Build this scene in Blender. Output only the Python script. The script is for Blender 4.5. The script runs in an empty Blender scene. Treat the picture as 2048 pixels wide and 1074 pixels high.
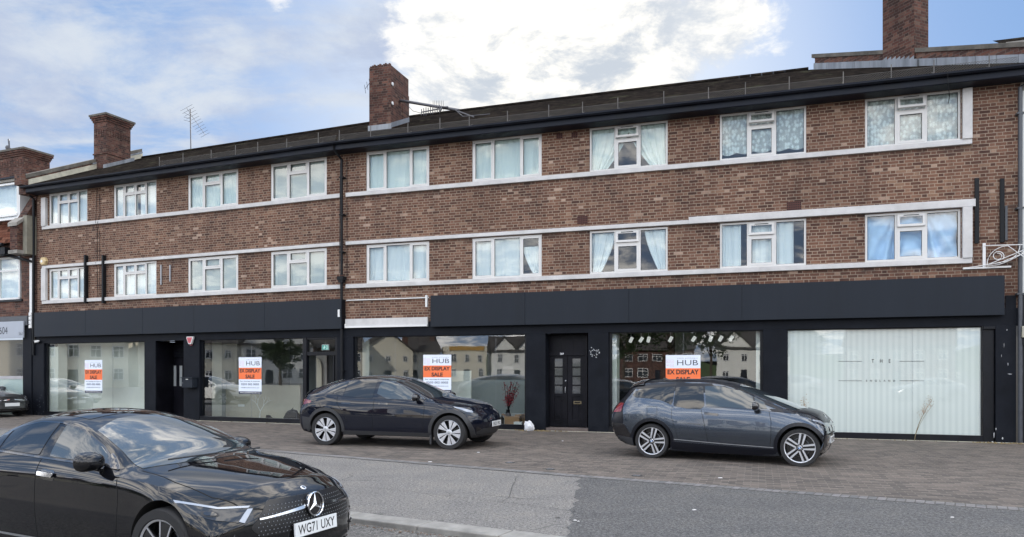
import bpy, bmesh, math, random
from mathutils import Vector, Matrix, noise
from mathutils.bvhtree import BVHTree
R = math.radians
rng = random.Random(7)
scene = bpy.context.scene
col = scene.collection

# ------------------------------------------------------------------ tagging
def tag(o, label=None, cat=None, group=None, kind=None):
    if label: o['label'] = label
    if cat: o['category'] = cat
    if group: o['group'] = group
    if kind: o['kind'] = kind
    return o
def empty(name, loc=(0, 0, 0), rz=0.0, label=None, cat=None, group=None):
    o = bpy.data.objects.new(name, None); col.objects.link(o)
    o.location = loc; o.rotation_euler = (0, 0, rz); o.empty_display_size = .2
    return tag(o, label, cat, group)
def copy_tree(o, parent=None):
    c = o.copy(); col.objects.link(c); c.parent = parent
    for ch in list(o.children): copy_tree(ch, c)
    return c

# ------------------------------------------------------------------ materials
class NT:
    """tiny node helper"""
    def __init__(s, name, world=False):
        if world:
            s.t = bpy.data.worlds.new(name); s.m = s.t
        else:
            s.m = bpy.data.materials.new(name)
        s.m.use_nodes = True
        s.n = s.m.node_tree.nodes; s.l = s.m.node_tree.links; s.n.clear()
    def add(s, typ, ins=None, **kw):
        nd = s.n.new(typ)
        for k, v in kw.items(): setattr(nd, k, v)
        for k, v in (ins or {}).items(): s.set(nd, k, v)
        return nd
    def set(s, nd, k, v):
        sock = nd.inputs[k]
        if isinstance(v, bpy.types.Node): v = v.outputs[0]
        if isinstance(v, bpy.types.NodeSocket): s.l.new(v, sock)
        else:
            if sock.type == 'RGBA' and len(v) == 3: v = (*v, 1)
            sock.default_value = v
    def math(s, op, a, b=0.0, c=0.0, clamp=False):
        return s.add('ShaderNodeMath', {0: a, 1: b, 2: c}, operation=op, use_clamp=clamp).outputs[0]
    def vm(s, op, a, b=(0, 0, 0), out=0):
        return s.add('ShaderNodeVectorMath', {0: a, 1: b}, operation=op).outputs[out]
    def scl(s, v, k): return s.add('ShaderNodeVectorMath', {0: v, 3: k}, operation='SCALE').outputs[0]
    def noise(s, vec, scale, detail=4, rough=.6, out=0, dist=0.0):
        return s.add('ShaderNodeTexNoise', {'Vector': vec, 'Scale': scale, 'Detail': detail, 'Roughness': rough, 'Distortion': dist}).outputs[out]
    def ramp(s, fac, stops, interp='LINEAR'):
        r = s.add('ShaderNodeValToRGB', {0: fac}); cr = r.color_ramp; cr.interpolation = interp
        while len(cr.elements) < len(stops): cr.elements.new(.5)
        for e, (p, c) in zip(cr.elements, stops):
            e.position = p; e.color = (*c, 1) if len(c) == 3 else c
        return r.outputs[0]
    def mix(s, f, a, b, mode='MIX'):
        m = s.add('ShaderNodeMix', data_type='RGBA', blend_type=mode)
        for i, v in ((0, f), (6, a), (7, b)): s.set(m, i, v)
        return m.outputs[2]
    def mapr(s, v, a, b, c=0.0, d=1.0, smooth=True):
        return s.add('ShaderNodeMapRange', {0: v, 1: a, 2: b, 3: c, 4: d}, interpolation_type='SMOOTHSTEP' if smooth else 'LINEAR').outputs[0]
    def sep(s, v): return s.add('ShaderNodeSeparateXYZ', {0: v}).outputs
    def comb(s, x, y, z=0.0): return s.add('ShaderNodeCombineXYZ', {0: x, 1: y, 2: z}).outputs[0]
    def uv(s): return s.add('ShaderNodeUVMap').outputs[0]
    def obj(s): return s.add('ShaderNodeTexCoord').outputs['Object']
    def bump(s, h, strength=.3, dist=.01):
        return s.add('ShaderNodeBump', {'Height': h, 'Strength': strength, 'Distance': dist}).outputs[0]
    def out(s, sh, o='ShaderNodeOutputMaterial'):
        s.add(o, {0: sh}); return s.m
    def bsdf(s, **k):
        names = {'base': 'Base Color', 'rough': 'Roughness', 'metal': 'Metallic', 'normal': 'Normal', 'coat': 'Coat Weight',
                 'coatr': 'Coat Roughness', 'spec': 'Specular IOR Level', 'ior': 'IOR', 'emit': 'Emission Color', 'emits': 'Emission Strength', 'alpha': 'Alpha', 'cior': 'Coat IOR'}
        return s.add('ShaderNodeBsdfPrincipled', {names[a]: b for a, b in k.items()})

def var_mat(name, c, rough=.6, amt=.25, scale=3.0, metal=0.0, bump=.15, bscale=60.0, spec=.5, coat=0.0, c2=None, streak=False):
    """painted / plain surface with uneven wear"""
    t = NT(name); p = t.obj()
    if streak: p2 = t.vm('MULTIPLY', p, (1, 1, .12))
    else: p2 = p
    n = t.noise(p2, scale, 6, .65)
    dark = tuple(x * (1 - amt) for x in c); lite = tuple(min(1, x * (1 + amt)) for x in c)
    colr = t.ramp(n, [(.3, dark), (.5, c), (.72, c2 or lite)])
    n2 = t.noise(p, bscale, 3, .6)
    rr = t.mapr(n, .3, .7, max(.02, rough - .08), rough + .08)
    b = t.bsdf(base=colr, rough=rr, metal=metal, spec=spec, coat=coat)
    if bump: t.set(b, 'Normal', t.bump(n2, bump, .004))
    return t.out(b)

def flat_mat(name, c, rough=.5, metal=0.0, spec=.5, coat=0.0, ior=1.5, emit=0.0, coatr=.03):
    t = NT(name); b = t.bsdf(base=c, rough=rough, metal=metal, spec=spec, coat=coat, ior=ior, coatr=coatr)
    if emit: t.set(b, 'Emission Color', c); t.set(b, 'Emission Strength', emit)
    return t.out(b)

def brick_mat(name, stops, mortar, bw=.3375, bh=.075, dirt=.35, mw=.010, soot=0.0):
    t = NT(name); uv = t.sep(t.uv())
    row = t.math('FLOOR', t.math('DIVIDE', uv[1], bh))
    off = t.math('MULTIPLY', t.math('MODULO', t.math('ABSOLUTE', row), 2.0), .5)
    jit = t.math('MULTIPLY', t.math('SINE', t.math('MULTIPLY', row, 12.9898)), .07)
    xx = t.math('ADD', t.math('ADD', t.math('DIVIDE', uv[0], bw), off), jit)
    cell = t.math('FLOOR', xx); fx = t.math('SUBTRACT', xx, cell)
    head = t.math('GREATER_THAN', fx, .667)
    fy = t.math('FRACT', t.math('DIVIDE', uv[1], bh))
    # distance to brick edges, in metres
    dxs = t.math('MINIMUM', fx, t.math('ABSOLUTE', t.math('SUBTRACT', .667, fx)))
    dx = t.math('MULTIPLY', t.math('MINIMUM', dxs, t.math('SUBTRACT', 1.0, fx)), bw)
    dy = t.math('MULTIPLY', t.math('MINIMUM', fy, t.math('SUBTRACT', 1.0, fy)), bh)
    wob = t.math('MULTIPLY', t.math('SUBTRACT', t.noise(t.uv(), 40, 2), .5), .004)
    d = t.math('ADD', t.math('MINIMUM', dx, dy), wob)
    mort = t.mapr(d, mw * .35, mw * .75, 1, 0)
    wn = t.add('ShaderNodeTexWhiteNoise', {'Vector': t.comb(t.math('ADD', cell, t.math('MULTIPLY', head, .37)), row)}, noise_dimensions='3D')
    base = t.ramp(wn.outputs[0], stops)
    fine = t.noise(t.uv(), 55, 4, .7)
    base = t.mix(.75, base, t.ramp(fine, [(.3, (.62, .62, .62)), (.7, (1.25, 1.25, 1.25))]), 'MULTIPLY')
    big = t.noise(t.uv(), .55, 5, .65)
    mc = t.mix(t.noise(t.uv(), 2.2, 3), mortar, tuple(x * .6 for x in mortar))
    c = t.mix(mort, base, mc)
    c = t.mix(1.0, c, t.ramp(big, [(.3, (1 - dirt,) * 3), (.5, (.92, .92, .92)), (.75, (1.12, 1.1, 1.06))]), 'MULTIPLY')
    streak = t.noise(t.vm('MULTIPLY', t.uv(), (2.6, .22, 1)), 1.0, 5, .7)
    c = t.mix(1.0, c, t.ramp(streak, [(.28, (.72, .72, .74)), (.5, (1, 1, 1)), (.8, (1.1, 1.09, 1.07))]), 'MULTIPLY')
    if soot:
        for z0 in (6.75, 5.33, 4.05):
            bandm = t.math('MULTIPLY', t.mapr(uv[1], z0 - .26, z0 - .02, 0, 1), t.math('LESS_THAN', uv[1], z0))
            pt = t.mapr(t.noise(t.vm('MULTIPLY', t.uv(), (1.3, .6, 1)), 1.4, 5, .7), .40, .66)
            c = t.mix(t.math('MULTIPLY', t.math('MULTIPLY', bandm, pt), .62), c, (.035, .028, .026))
    hgt = t.math('ADD', t.math('MULTIPLY', mort, -1.0), t.math('MULTIPLY', fine, .35))
    b = t.bsdf(base=c, rough=.9, spec=.25, normal=t.bump(hgt, .6, .006))
    return t.out(b)

def tile_mat(name, stops, w=.18, h=.14, bump=.7):
    t = NT(name); uv = t.sep(t.uv())
    row = t.math('FLOOR', t.math('DIVIDE', uv[1], h))
    xx = t.math('ADD', t.math('DIVIDE', uv[0], w), t.math('MULTIPLY', t.math('MODULO', t.math('ABSOLUTE', row), 2.0), .5))
    cell = t.math('FLOOR', xx); fx = t.math('FRACT', xx); fy = t.math('FRACT', t.math('DIVIDE', uv[1], h))
    wn = t.add('ShaderNodeTexWhiteNoise', {'Vector': t.comb(cell, row)}, noise_dimensions='3D')
    base = t.ramp(wn.outputs[0], stops)
    gap = t.math('MINIMUM', t.mapr(fx, 0, .06), t.mapr(fy, 0, .12))
    moss = t.noise(t.uv(), 1.1, 6, .7)
    base = t.mix(t.mapr(moss, .55, .75), base, (.055, .055, .035))
    c = t.mix(gap, (.008, .008, .008), base)
    hh = t.math('ADD', t.math('SUBTRACT', 1.0, fy), t.math('MULTIPLY', gap, .4))
    return t.out(t.bsdf(base=c, rough=1, spec=.0, normal=t.bump(hh, bump, .02)))

def glass_mat(name, tint=(.86, .93, .92), ior=1.6, refl=1.0, rough=0.0, wave=.0):
    t = NT(name)
    nrm = None
    if wave:
        nrm = t.bump(t.noise(t.obj(), .9, 2, .4), wave, .02)
    fr = t.add('ShaderNodeFresnel', {'IOR': ior}); 
    gl = t.add('ShaderNodeBsdfGlossy', {'Color': (.95, .97, 1.0), 'Roughness': rough})
    if nrm: t.set(fr, 'Normal', nrm); t.set(gl, 'Normal', nrm)
    f = t.math('MULTIPLY', t.math('MULTIPLY', fr.outputs[0], refl, clamp=True), t.math('SUBTRACT', 1.0, t.add('ShaderNodeNewGeometry').outputs['Backfacing']))
    tr = t.add('ShaderNodeBsdfTransparent', {'Color': tint})
    return t.out(t.add('ShaderNodeMixShader', {0: f, 1: tr, 2: gl}))

def cloth_mat(name, c, trans=.25, translu=.35, lace=None):
    t = NT(name); uv = t.uv()
    weave = t.noise(uv, 90, 3)
    cc = t.mix(.3, c, t.ramp(weave, [(.3, (.75, .75, .75)), (.7, (1.1, 1.1, 1.1))]), 'MULTIPLY')
    d = t.add('ShaderNodeBsdfDiffuse', {'Color': cc}); tl = t.add('ShaderNodeBsdfTranslucent', {'Color': cc})
    s = t.add('ShaderNodeMixShader', {0: translu, 1: d, 2: tl})
    tr = t.add('ShaderNodeBsdfTransparent')
    f = trans
    if lace:
        st = t.vm('MULTIPLY', uv, (1, .55, 1))
        v = t.add('ShaderNodeTexVoronoi', {'Vector': st, 'Scale': lace, 'Randomness': .55}, feature='SMOOTH_F1').outputs[0]
        n = t.noise(uv, lace * 2.2, 3, .7)
        f = t.mapr(t.math('ADD', v, t.math('MULTIPLY', n, .55)), .52, .80, .0, .42)
    return t.out(t.add('ShaderNodeMixShader', {0: f, 1: s, 2: tr}))

def paint_mat(name, c, flake=0.0, rough=.32, metal=.0, coat=1.0):
    t = NT(name); p = t.obj()
    dust = t.noise(p, 5, 5, .6)
    base = t.mix(t.mapr(dust, .45, .8, 0, .012), c, (.3, .28, .26))
    if flake:
        v = t.noise(p, 900, 1)
        base = t.mix(flake, base, t.ramp(v, [(.35, tuple(x * .6 for x in c)), (.7, tuple(min(1, x * 1.7) for x in c))]))
    if metal: b = t.bsdf(base=base, rough=rough, metal=metal, coat=coat, coatr=t.mapr(dust, .4, .8, .01, .04))
    else: b = t.bsdf(base=base, rough=t.mapr(dust, .4, .8, .015, .06), spec=.5)
    return t.out(b)

def _c(*v):   # sRGB 0..255 -> linear
    return tuple(((x / 255) / 12.92 if x / 255 <= .04045 else ((x / 255 + .055) / 1.055) ** 2.4) for x in v)

M = {}
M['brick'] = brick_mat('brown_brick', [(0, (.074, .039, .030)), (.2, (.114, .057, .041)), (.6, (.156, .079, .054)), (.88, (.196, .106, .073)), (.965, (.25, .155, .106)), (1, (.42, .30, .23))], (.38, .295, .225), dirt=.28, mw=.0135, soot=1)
M['brick_red'] = brick_mat('old_red_brick', [(0, (.045, .024, .020)), (.5, (.095, .042, .032)), (.85, (.145, .066, .048)), (1, (.15, .10, .075))], (.15, .12, .10), dirt=.5)
M['brick_dark'] = brick_mat('sooty_brick', [(0, (.05, .03, .026)), (.5, (.105, .05, .04)), (.85, (.15, .07, .05)), (1, (.17, .10, .075))], (.16, .13, .11), dirt=.45)
M['tile'] = tile_mat('brown_roof_tile', [(0, (.009, .0078, .007)), (.5, (.016, .0135, .012)), (1, (.027, .022, .018))], .165, .10)
M['tile_red'] = tile_mat('clay_roof_tile', [(0, (.06, .028, .02)), (.5, (.12, .05, .034)), (1, (.17, .08, .055))], .16, .11)
M['concrete'] = var_mat('painted_concrete', (.52, .51, .50), .7, .15, 2.5, c2=(.60, .59, .58), streak=False)
M['stone'] = var_mat('weathered_stone', (.26, .245, .22), .9, .4, 2.0)
M['coping'] = var_mat('mossy_coping', (.11, .10, .085), .95, .5, 3.0, bump=.4)
M['lead'] = var_mat('lead_flashing', (.20, .215, .235), .5, .4, 5.0, metal=.2, streak=True)
M['mortar'] = var_mat('cement_render', (.42, .40, .32), .9, .3, 3.0)
M['soffit'] = var_mat('black_soffit_paint', (.0085, .0115, .020), .5, .5, 1.2, bump=.25, bscale=14, c2=(.018, .022, .032), spec=.2)
M['fascia'] = var_mat('slate_blue_board', (.0120, .0162, .0235), .5, .22, 1.6, bump=.08, c2=(.0165, .021, .029), spec=.2, streak=True)
M['shop_paint'] = var_mat('dark_navy_paint', (.0085, .0102, .0145), .55, .3, 1.8, bump=.4, bscale=22, c2=(.014, .016, .021), spec=.10)
M['black_frame'] = var_mat('black_frame_paint', (.005, .006, .009), .4, .3, 2.0, bump=.05, spec=.25)
M['chipped'] = var_mat('flaking_paint', (.012, .014, .019), .6, .3, 4.0)
M['upvc'] = var_mat('white_upvc', (.60, .59, .57), .35, .07, 1.5, bump=.02)
M['white_paint'] = var_mat('white_gloss', (.68, .68, .67), .45, .06, 2.0)
M['glass'] = glass_mat('window_glass', (.94, .97, .96), ior=1.5, refl=1.7, wave=.05)
M['shop_glass'] = glass_mat('shop_glass', (.93, .96, .95), ior=1.6, refl=2.7, wave=.06)
M['seal'] = flat_mat('rubber_seal', (.02, .02, .022), .6)
M['net'] = cloth_mat('net_curtain', (.88, .93, .97), .06, .2)
M['net_green'] = cloth_mat('sheer_curtain', (.84, .93, .91), .10, .2)
M['lace'] = cloth_mat('lace_curtain', (.95, 1.0, 1.0), lace=17)
M['blue_sheet'] = cloth_mat('blue_sheet', (.50, .68, .95), .0, .1)
M['blind'] = cloth_mat('blind_slat', (.72, .75, .73), .0, .3)
M['room'] = var_mat('room_paint', (.30, .30, .29), .9, .1, 1.0)
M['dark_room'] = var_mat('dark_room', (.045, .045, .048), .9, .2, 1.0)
M['pipe'] = var_mat('black_pipe', (.008, .009, .011), .5, .4, 6.0, spec=.2)
M['pipe_grey'] = var_mat('dark_grey_pipe', (.05, .055, .065), .4, .3, 5.0)
M['steel'] = flat_mat('galvanised_steel', (.30, .31, .33), .45, .7)
M['rusty'] = var_mat('weathered_wire', (.10, .095, .09), .8, .4, 5)
M['airbrick'] = flat_mat('terracotta_vent', (.07, .024, .018), .8)
M['vent_hole'] = flat_mat('vent_hole', (.008, .006, .006), .9)
# ------------------------------------------------------------------ mesh builder
class MB:
    def __init__(s, xf=None, off=(0, 0, 0)):
        s.v = []; s.f = []; s.m = []; s.uvs = []; s.xf = xf or Matrix(); s.off = Vector(off)
    def face(s, pts, m=0, uv=None):
        i = len(s.v); pts = [Vector(p) for p in pts]; s.v += pts
        s.f.append(tuple(range(i, i + len(pts)))); s.m.append(m)
        if uv is None:
            n = Vector((0, 0, 0))
            for k in range(len(pts)):
                a, b = pts[k], pts[(k + 1) % len(pts)]
                n += Vector(((a.y - b.y) * (a.z + b.z), (a.z - b.z) * (a.x + b.x), (a.x - b.x) * (a.y + b.y)))
            ax, ay, az = abs(n.x), abs(n.y), abs(n.z)
            if az > ax and az > ay: uv = [(p.x, p.y) for p in pts]
            elif ax > ay: uv = [(p.y, p.z) for p in pts]
            else: uv = [(p.x, p.z) for p in pts]
        s.uvs.append(uv)
        return s
    def box(s, x0, x1, y0, y1, z0, z1, m=0):
        if x0 > x1: x0, x1 = x1, x0
        if y0 > y1: y0, y1 = y1, y0
        if z0 > z1: z0, z1 = z1, z0
        a = [(x0, y0, z0), (x1, y0, z0), (x1, y1, z0), (x0, y1, z0), (x0, y0, z1), (x1, y0, z1), (x1, y1, z1), (x0, y1, z1)]
        for q in ((0, 3, 2, 1), (4, 5, 6, 7), (0, 1, 5, 4), (1, 2, 6, 5), (2, 3, 7, 6), (3, 0, 4, 7)):
            s.face([a[k] for k in q], m)
        return s
    def prism(s, poly, axis, a0, a1, m=0):
        """poly: list of 2D points, extruded along axis 'x','y' or 'z' from a0 to a1"""
        def P(p, a):
            return {'x': (a, p[0], p[1]), 'y': (p[0], a, p[1]), 'z': (p[0], p[1], a)}[axis]
        n = len(poly)
        s.face([P(p, a0) for p in poly], m); s.face([P(p, a1) for p in reversed(poly)], m)
        for k in range(n):
            p, q = poly[k], poly[(k + 1) % n]
            s.face([P(p, a0), P(p, a1), P(q, a1), P(q, a0)], m)
        return s
    def tube(s, pts, r, n=8, m=0, cap=True, r1=None):
        pts = [Vector(p) for p in pts]; rings = []
        for k, p in enumerate(pts):
            d = (pts[min(k + 1, len(pts) - 1)] - pts[max(k - 1, 0)]).normalized()
            up = Vector((0, 0, 1)) if abs(d.z) < .9 else Vector((1, 0, 0))
            a = d.cross(up).normalized(); b = d.cross(a)
            rr = r if r1 is None else r + (r1 - r) * k / (len(pts) - 1)
            rings.append([p + a * rr * math.cos(2 * math.pi * j / n) + b * rr * math.sin(2 * math.pi * j / n) for j in range(n)])
        for A, B in zip(rings, rings[1:]):
            for j in range(n): s.face([A[j], A[(j + 1) % n], B[(j + 1) % n], B[j]], m)
        if cap: s.face(rings[0][::-1], m); s.face(rings[-1], m)
        return s
    def lathe(s, prof, axis='y', n=32, m=0, c=(0, 0, 0)):
        """prof: (radius, along) pairs"""
        def P(r, a, t):
            x, z = r * math.cos(t), r * math.sin(t)
            return Vector(c) + Vector({'y': (x, a, z), 'z': (x, z, a), 'x': (a, x, z)}[axis])
        for (r0, a0), (r1, a1) in zip(prof, prof[1:]):
            for j in range(n):
                t0, t1 = 2 * math.pi * j / n, 2 * math.pi * (j + 1) / n
                q = [P(r0, a0, t0), P(r0, a0, t1), P(r1, a1, t1), P(r1, a1, t0)]
                if r0 < 1e-6: q = q[1:]
                elif r1 < 1e-6: q = q[:3]
                s.face(q, m)
        return s
    def build(s, name, mats, parent=None, smooth=None, bevel=0, weld=True):
        me = bpy.data.meshes.new(name)
        vv = [s.xf @ v - s.off for v in s.v]
        me.from_pydata(vv, [], s.f)
        if not isinstance(mats, (list, tuple)): mats = [mats]
        for mm in mats: me.materials.append(mm)
        me.polygons.foreach_set('material_index', s.m)
        ul = me.uv_layers.new(name='UVMap')
        flat = [c for uv in s.uvs for p in uv for c in p]
        ul.data.foreach_set('uv', flat)
        me.update()
        if weld:
            bm = bmesh.new(); bm.from_mesh(me)
            bmesh.ops.remove_doubles(bm, verts=bm.verts, dist=1e-4)
            bmesh.ops.recalc_face_normals(bm, faces=bm.faces)
            bm.to_mesh(me); bm.free()
        if smooth is not None:
            me.polygons.foreach_set('use_smooth', [True] * len(me.polygons))
            me.set_sharp_from_angle(angle=R(smooth))
        o = bpy.data.objects.new(name, me); col.objects.link(o)
        if parent is not None: o.parent = parent
        if bevel:
            b = o.modifiers.new('bevel', 'BEVEL'); b.width = bevel; b.segments = 2; b.limit_method = 'ANGLE'; b.angle_limit = R(35)
        return o

def text_obj(body, mat_, parent, xf, w=None, h=None, bold=0.0, name='lettering', off=(0, 0, 0), depth=0.0, spacing=1.0, center=True):
    """xf maps text plane (x right, y up, z out) to world/parent space"""
    cu = bpy.data.curves.new(name, 'FONT'); cu.body = body; cu.offset = bold; cu.extrude = depth; cu.space_character = spacing
    cu.resolution_u = 4; cu.size = 1
    tmp = bpy.data.objects.new('tmp', cu); col.objects.link(tmp)
    dg = bpy.context.evaluated_depsgraph_get(); me = bpy.data.meshes.new_from_object(tmp.evaluated_get(dg))
    bpy.data.objects.remove(tmp); bpy.data.curves.remove(cu)
    xs = [v.co.x for v in me.vertices]; ys = [v.co.y for v in me.vertices]
    x0, x1, y0, y1 = min(xs), max(xs), min(ys), max(ys)
    sx = (w / (x1 - x0)) if w else 1; sy = (h / (y1 - y0)) if h else sx
    if not w: sx = sy
    for v in me.vertices:
        p = Vector(((v.co.x - (x0 + x1) / 2 * center) * sx, (v.co.y - (y0 + y1) / 2 * center) * sy, v.co.z))
        v.co = xf @ p - Vector(off)
    me.materials.clear(); me.materials.append(mat_)
    o = bpy.data.objects.new(name, me); col.objects.link(o); o.parent = parent
    return o

# ------------------------------------------------------------------ survey of the street
F_PX, CX, HZ, EYE = 1480.0, 1024.0, 743.0, 1.60      # focal length and horizon of the photograph (2048 px wide), eye height
CORNER = Vector((-4.978, 21.93, 0))                   # where the two halves of the parade meet
TH = {'R': R(18.42), 'L': R(22.55)}
XF = {k: Matrix.Translation(CORNER) @ Matrix.Rotation(-a, 4, 'Z') for k, a in TH.items()}
def U(b, px, v=0.0):
    """distance along facade b measured for a sight line, on the plane v behind the wall face"""
    th = TH[b]; dx = (px - CX) / F_PX
    cx = CORNER.x + v * math.sin(th); cy = CORNER.y + v * math.cos(th)
    return (dx * cy - cx) / (math.cos(th) + dx * math.sin(th))
def Zh(b, px, py, v=0.0):
    th = TH[b]; u = U(b, px, v)
    cy = CORNER.y + v * math.cos(th) - u * math.sin(th)
    return EYE + (HZ - py) * cy / F_PX
def gpt(px, py, z=0.0):
    d = F_PX * (EYE - z) / (py - HZ)
    return Vector(((px - CX) / F_PX * d, d, z))
SKY_S = .05
BLUE_TINT = (.20, .43, .86)
CL_GREY, CL_WHITE = (.62, .68, .76), (1.25, 1.2, 1.1)
BACK_GREY, BACK_WHITE, BACK_BLUE = (1.0, 1.02, 1.05), (2.7, 2.56, 2.38), (.42, .60, .92)
EXPO = 0.9
# ================================================================== THE PARADE
BLD = empty('shop_parade', CORNER, 0, 'long brown brick parade with three storeys, white concrete bands and dark slate-blue shopfronts', 'building')
def mb(b): return MB(XF[b], CORNER)
uRe, uLe = 17.52, -13.42          # ends of the two halves
Z_SHOP, Z_SOF = 3.70, 8.04
WINS = {'L': [(97.2, 174.6, 'A'), (227.2, 312.8, 'A'), (375.7, 476.2, 'B'), (541.2, 653.4, 'B')],
        'R': [(732.3, 858.3, 'C'), (944.2, 1083.4, 'C'), (1179.2, 1335.4, 'D'), (1439.6, 1612.6, 'D'), (1730.0, 1921.6, 'D')]}
ZW = {'up': (6.875, 8.035), 'lo': (4.175, 5.31)}
rows = []
for b in 'LR':
    for i, (a, c, k) in enumerate(WINS[b]):
        for fl in ('up', 'lo'): rows.append((b, i, fl, U(b, a), U(b, c), k))

# --- brick walls with real openings
def holed_wall(m, u0, u1, z0, z1, holes, d=.13, mat=0, rmat=0):
    us = sorted({u0, u1, *[h[0] for h in holes], *[h[1] for h in holes]})
    zs = sorted({z0, z1, *[h[2] for h in holes], *[h[3] for h in holes]})
    us = [x for x in us if u0 <= x <= u1]; zs = [z for z in zs if z0 <= z <= z1]
    for a, c in zip(us, us[1:]):
        for e, f in zip(zs, zs[1:]):
            uc, zc = (a + c) / 2, (e + f) / 2
            if any(h[0] < uc < h[1] and h[2] < zc < h[3] for h in holes): continue
            m.face([(a, 0, e), (c, 0, e), (c, 0, f), (a, 0, f)], mat)
    for (a, c, e, f) in holes:
        m.face([(a, 0, e), (a, 0, f), (a, d, f), (a, d, e)], rmat); m.face([(c, 0, e), (c, d, e), (c, d, f), (c, 0, f)], rmat)
        m.face([(a, 0, e), (a, d, e), (c, d, e), (c, 0, e)], rmat); m.face([(a, 0, f), (c, 0, f), (c, d, f), (a, d, f)], rmat)
for b, (u0, u1) in (('L', (uLe, 0)), ('R', (0, uRe))):
    m = mb(b)
    hs = [(r[3], r[4], *ZW[r[2]]) for r in rows if r[0] == b]
    holed_wall(m, u0, u1, 3.0, Z_SOF + .1, hs)
    ue = u0 if b == 'L' else u1
    m.face([(ue, 0, 3.0), (ue, 6, 3.0), (ue, 6, 8.3), (ue, 0, 8.3)])
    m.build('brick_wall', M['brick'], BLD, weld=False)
    # rooms behind the windows
    m = mb(b)
    a, c = u0 + .05, u1 - .05
    for z in (4.0, 6.72, 8.12): m.face([(a, .14, z), (c, .14, z), (c, 3.2, z), (a, 3.2, z)])
    m.face([(a, 3.2, 3.9), (c, 3.2, 3.9), (c, 3.2, 8.3), (a, 3.2, 8.3)])
    ed = [u0 + .05] + [(U(b, WINS[b][i][1]) + U(b, WINS[b][i + 1][0])) / 2 for i in range(len(WINS[b]) - 1)] + [u1 - .05]
    for e in ed: m.box(e - .05, e + .05, .14, 3.2, 4.0, 8.1)
    m.build('room', M['room'], BLD, weld=False)

# --- upstairs windows
def sash(m, a, c, e, f, v, w=.045, d=.035):
    m.box(a, c, v - d, v + .02, e, e + w); m.box(a, c, v - d, v + .02, f - w, f)
    m.box(a, a + w, v - d + .001, v + .02, e + w, f - w); m.box(c - w, c, v - d + .001, v + .02, e + w, f - w)
def folds(u0, u1, z0, z1, v, amp, n, seed, fan=None, hem=0.0, nu=64, nz=14, drift=.0):
    """hanging cloth with folds; fan pulls it aside towards the bottom: 'l','r'"""
    rs = random.Random(seed); ph = [rs.uniform(0, 6.28) for _ in range(4)]; fr = [n, n * 1.73, n * .41, n * 2.9]; am = [1, .45, .8, .25]
    P = {}
    for i in range(nu + 1):
        s = i / nu
        for j in range(nz + 1):
            t = j / nz; z = z1 + (z0 - z1) * t
            ww = sum(k * math.sin(6.2832 * f * s + p + drift * t * 3) for k, f, p in zip(am, fr, ph)) / 2
            u = u0 + (u1 - u0) * s
            if fan == 'l': u = u0 + (u1 - u0) * s * (1 - .62 * t ** 1.5)
            if fan == 'r': u = u1 - (u1 - u0) * (1 - s) * (1 - .62 * t ** 1.5)
            if j == nz: z += hem * abs(math.sin(6.2832 * n * .5 * s))
            P[i, j] = Vector((u, v + min(.045, max(-.012, amp * 1.5 * ww * (.6 + .4 * t))), z))
    return P, nu, nz
def cloth(m, P, nu, nz, mat=0):
    for i in range(nu):
        for j in range(nz):
            m.face([P[i, j], P[i + 1, j], P[i + 1, j + 1], P[i, j + 1]], mat,
                   [(P[i, 0].x if 0 else i / nu * 1.7, P[i, j].z), ((i + 1) / nu * 1.7, P[i + 1, j].z), ((i + 1) / nu * 1.7, P[i + 1, j + 1].z), (i / nu * 1.7, P[i, j + 1].z)])
ORD = ['first', 'second', 'third', 'fourth', 'fifth', 'sixth', 'seventh', 'eighth', 'ninth']
CURT = {  # what hangs in each window (floor, index counted from the left end)
    ('up', 0): 'net', ('up', 1): 'gapnet', ('up', 2): 'tie', ('up', 3): 'blind', ('up', 4): 'sheer', ('up', 5): 'sheer', ('up', 6): 'swag', ('up', 7): 'lace', ('up', 8): 'laces',
    ('lo', 0): 'net', ('lo', 1): 'net', ('lo', 2): 'blind', ('lo', 3): 'blind', ('lo', 4): 'bluenet', ('lo', 5): 'bluegap', ('lo', 6): 'sideblue', ('lo', 7): 'halfblue', ('lo', 8): 'sheet'}
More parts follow.
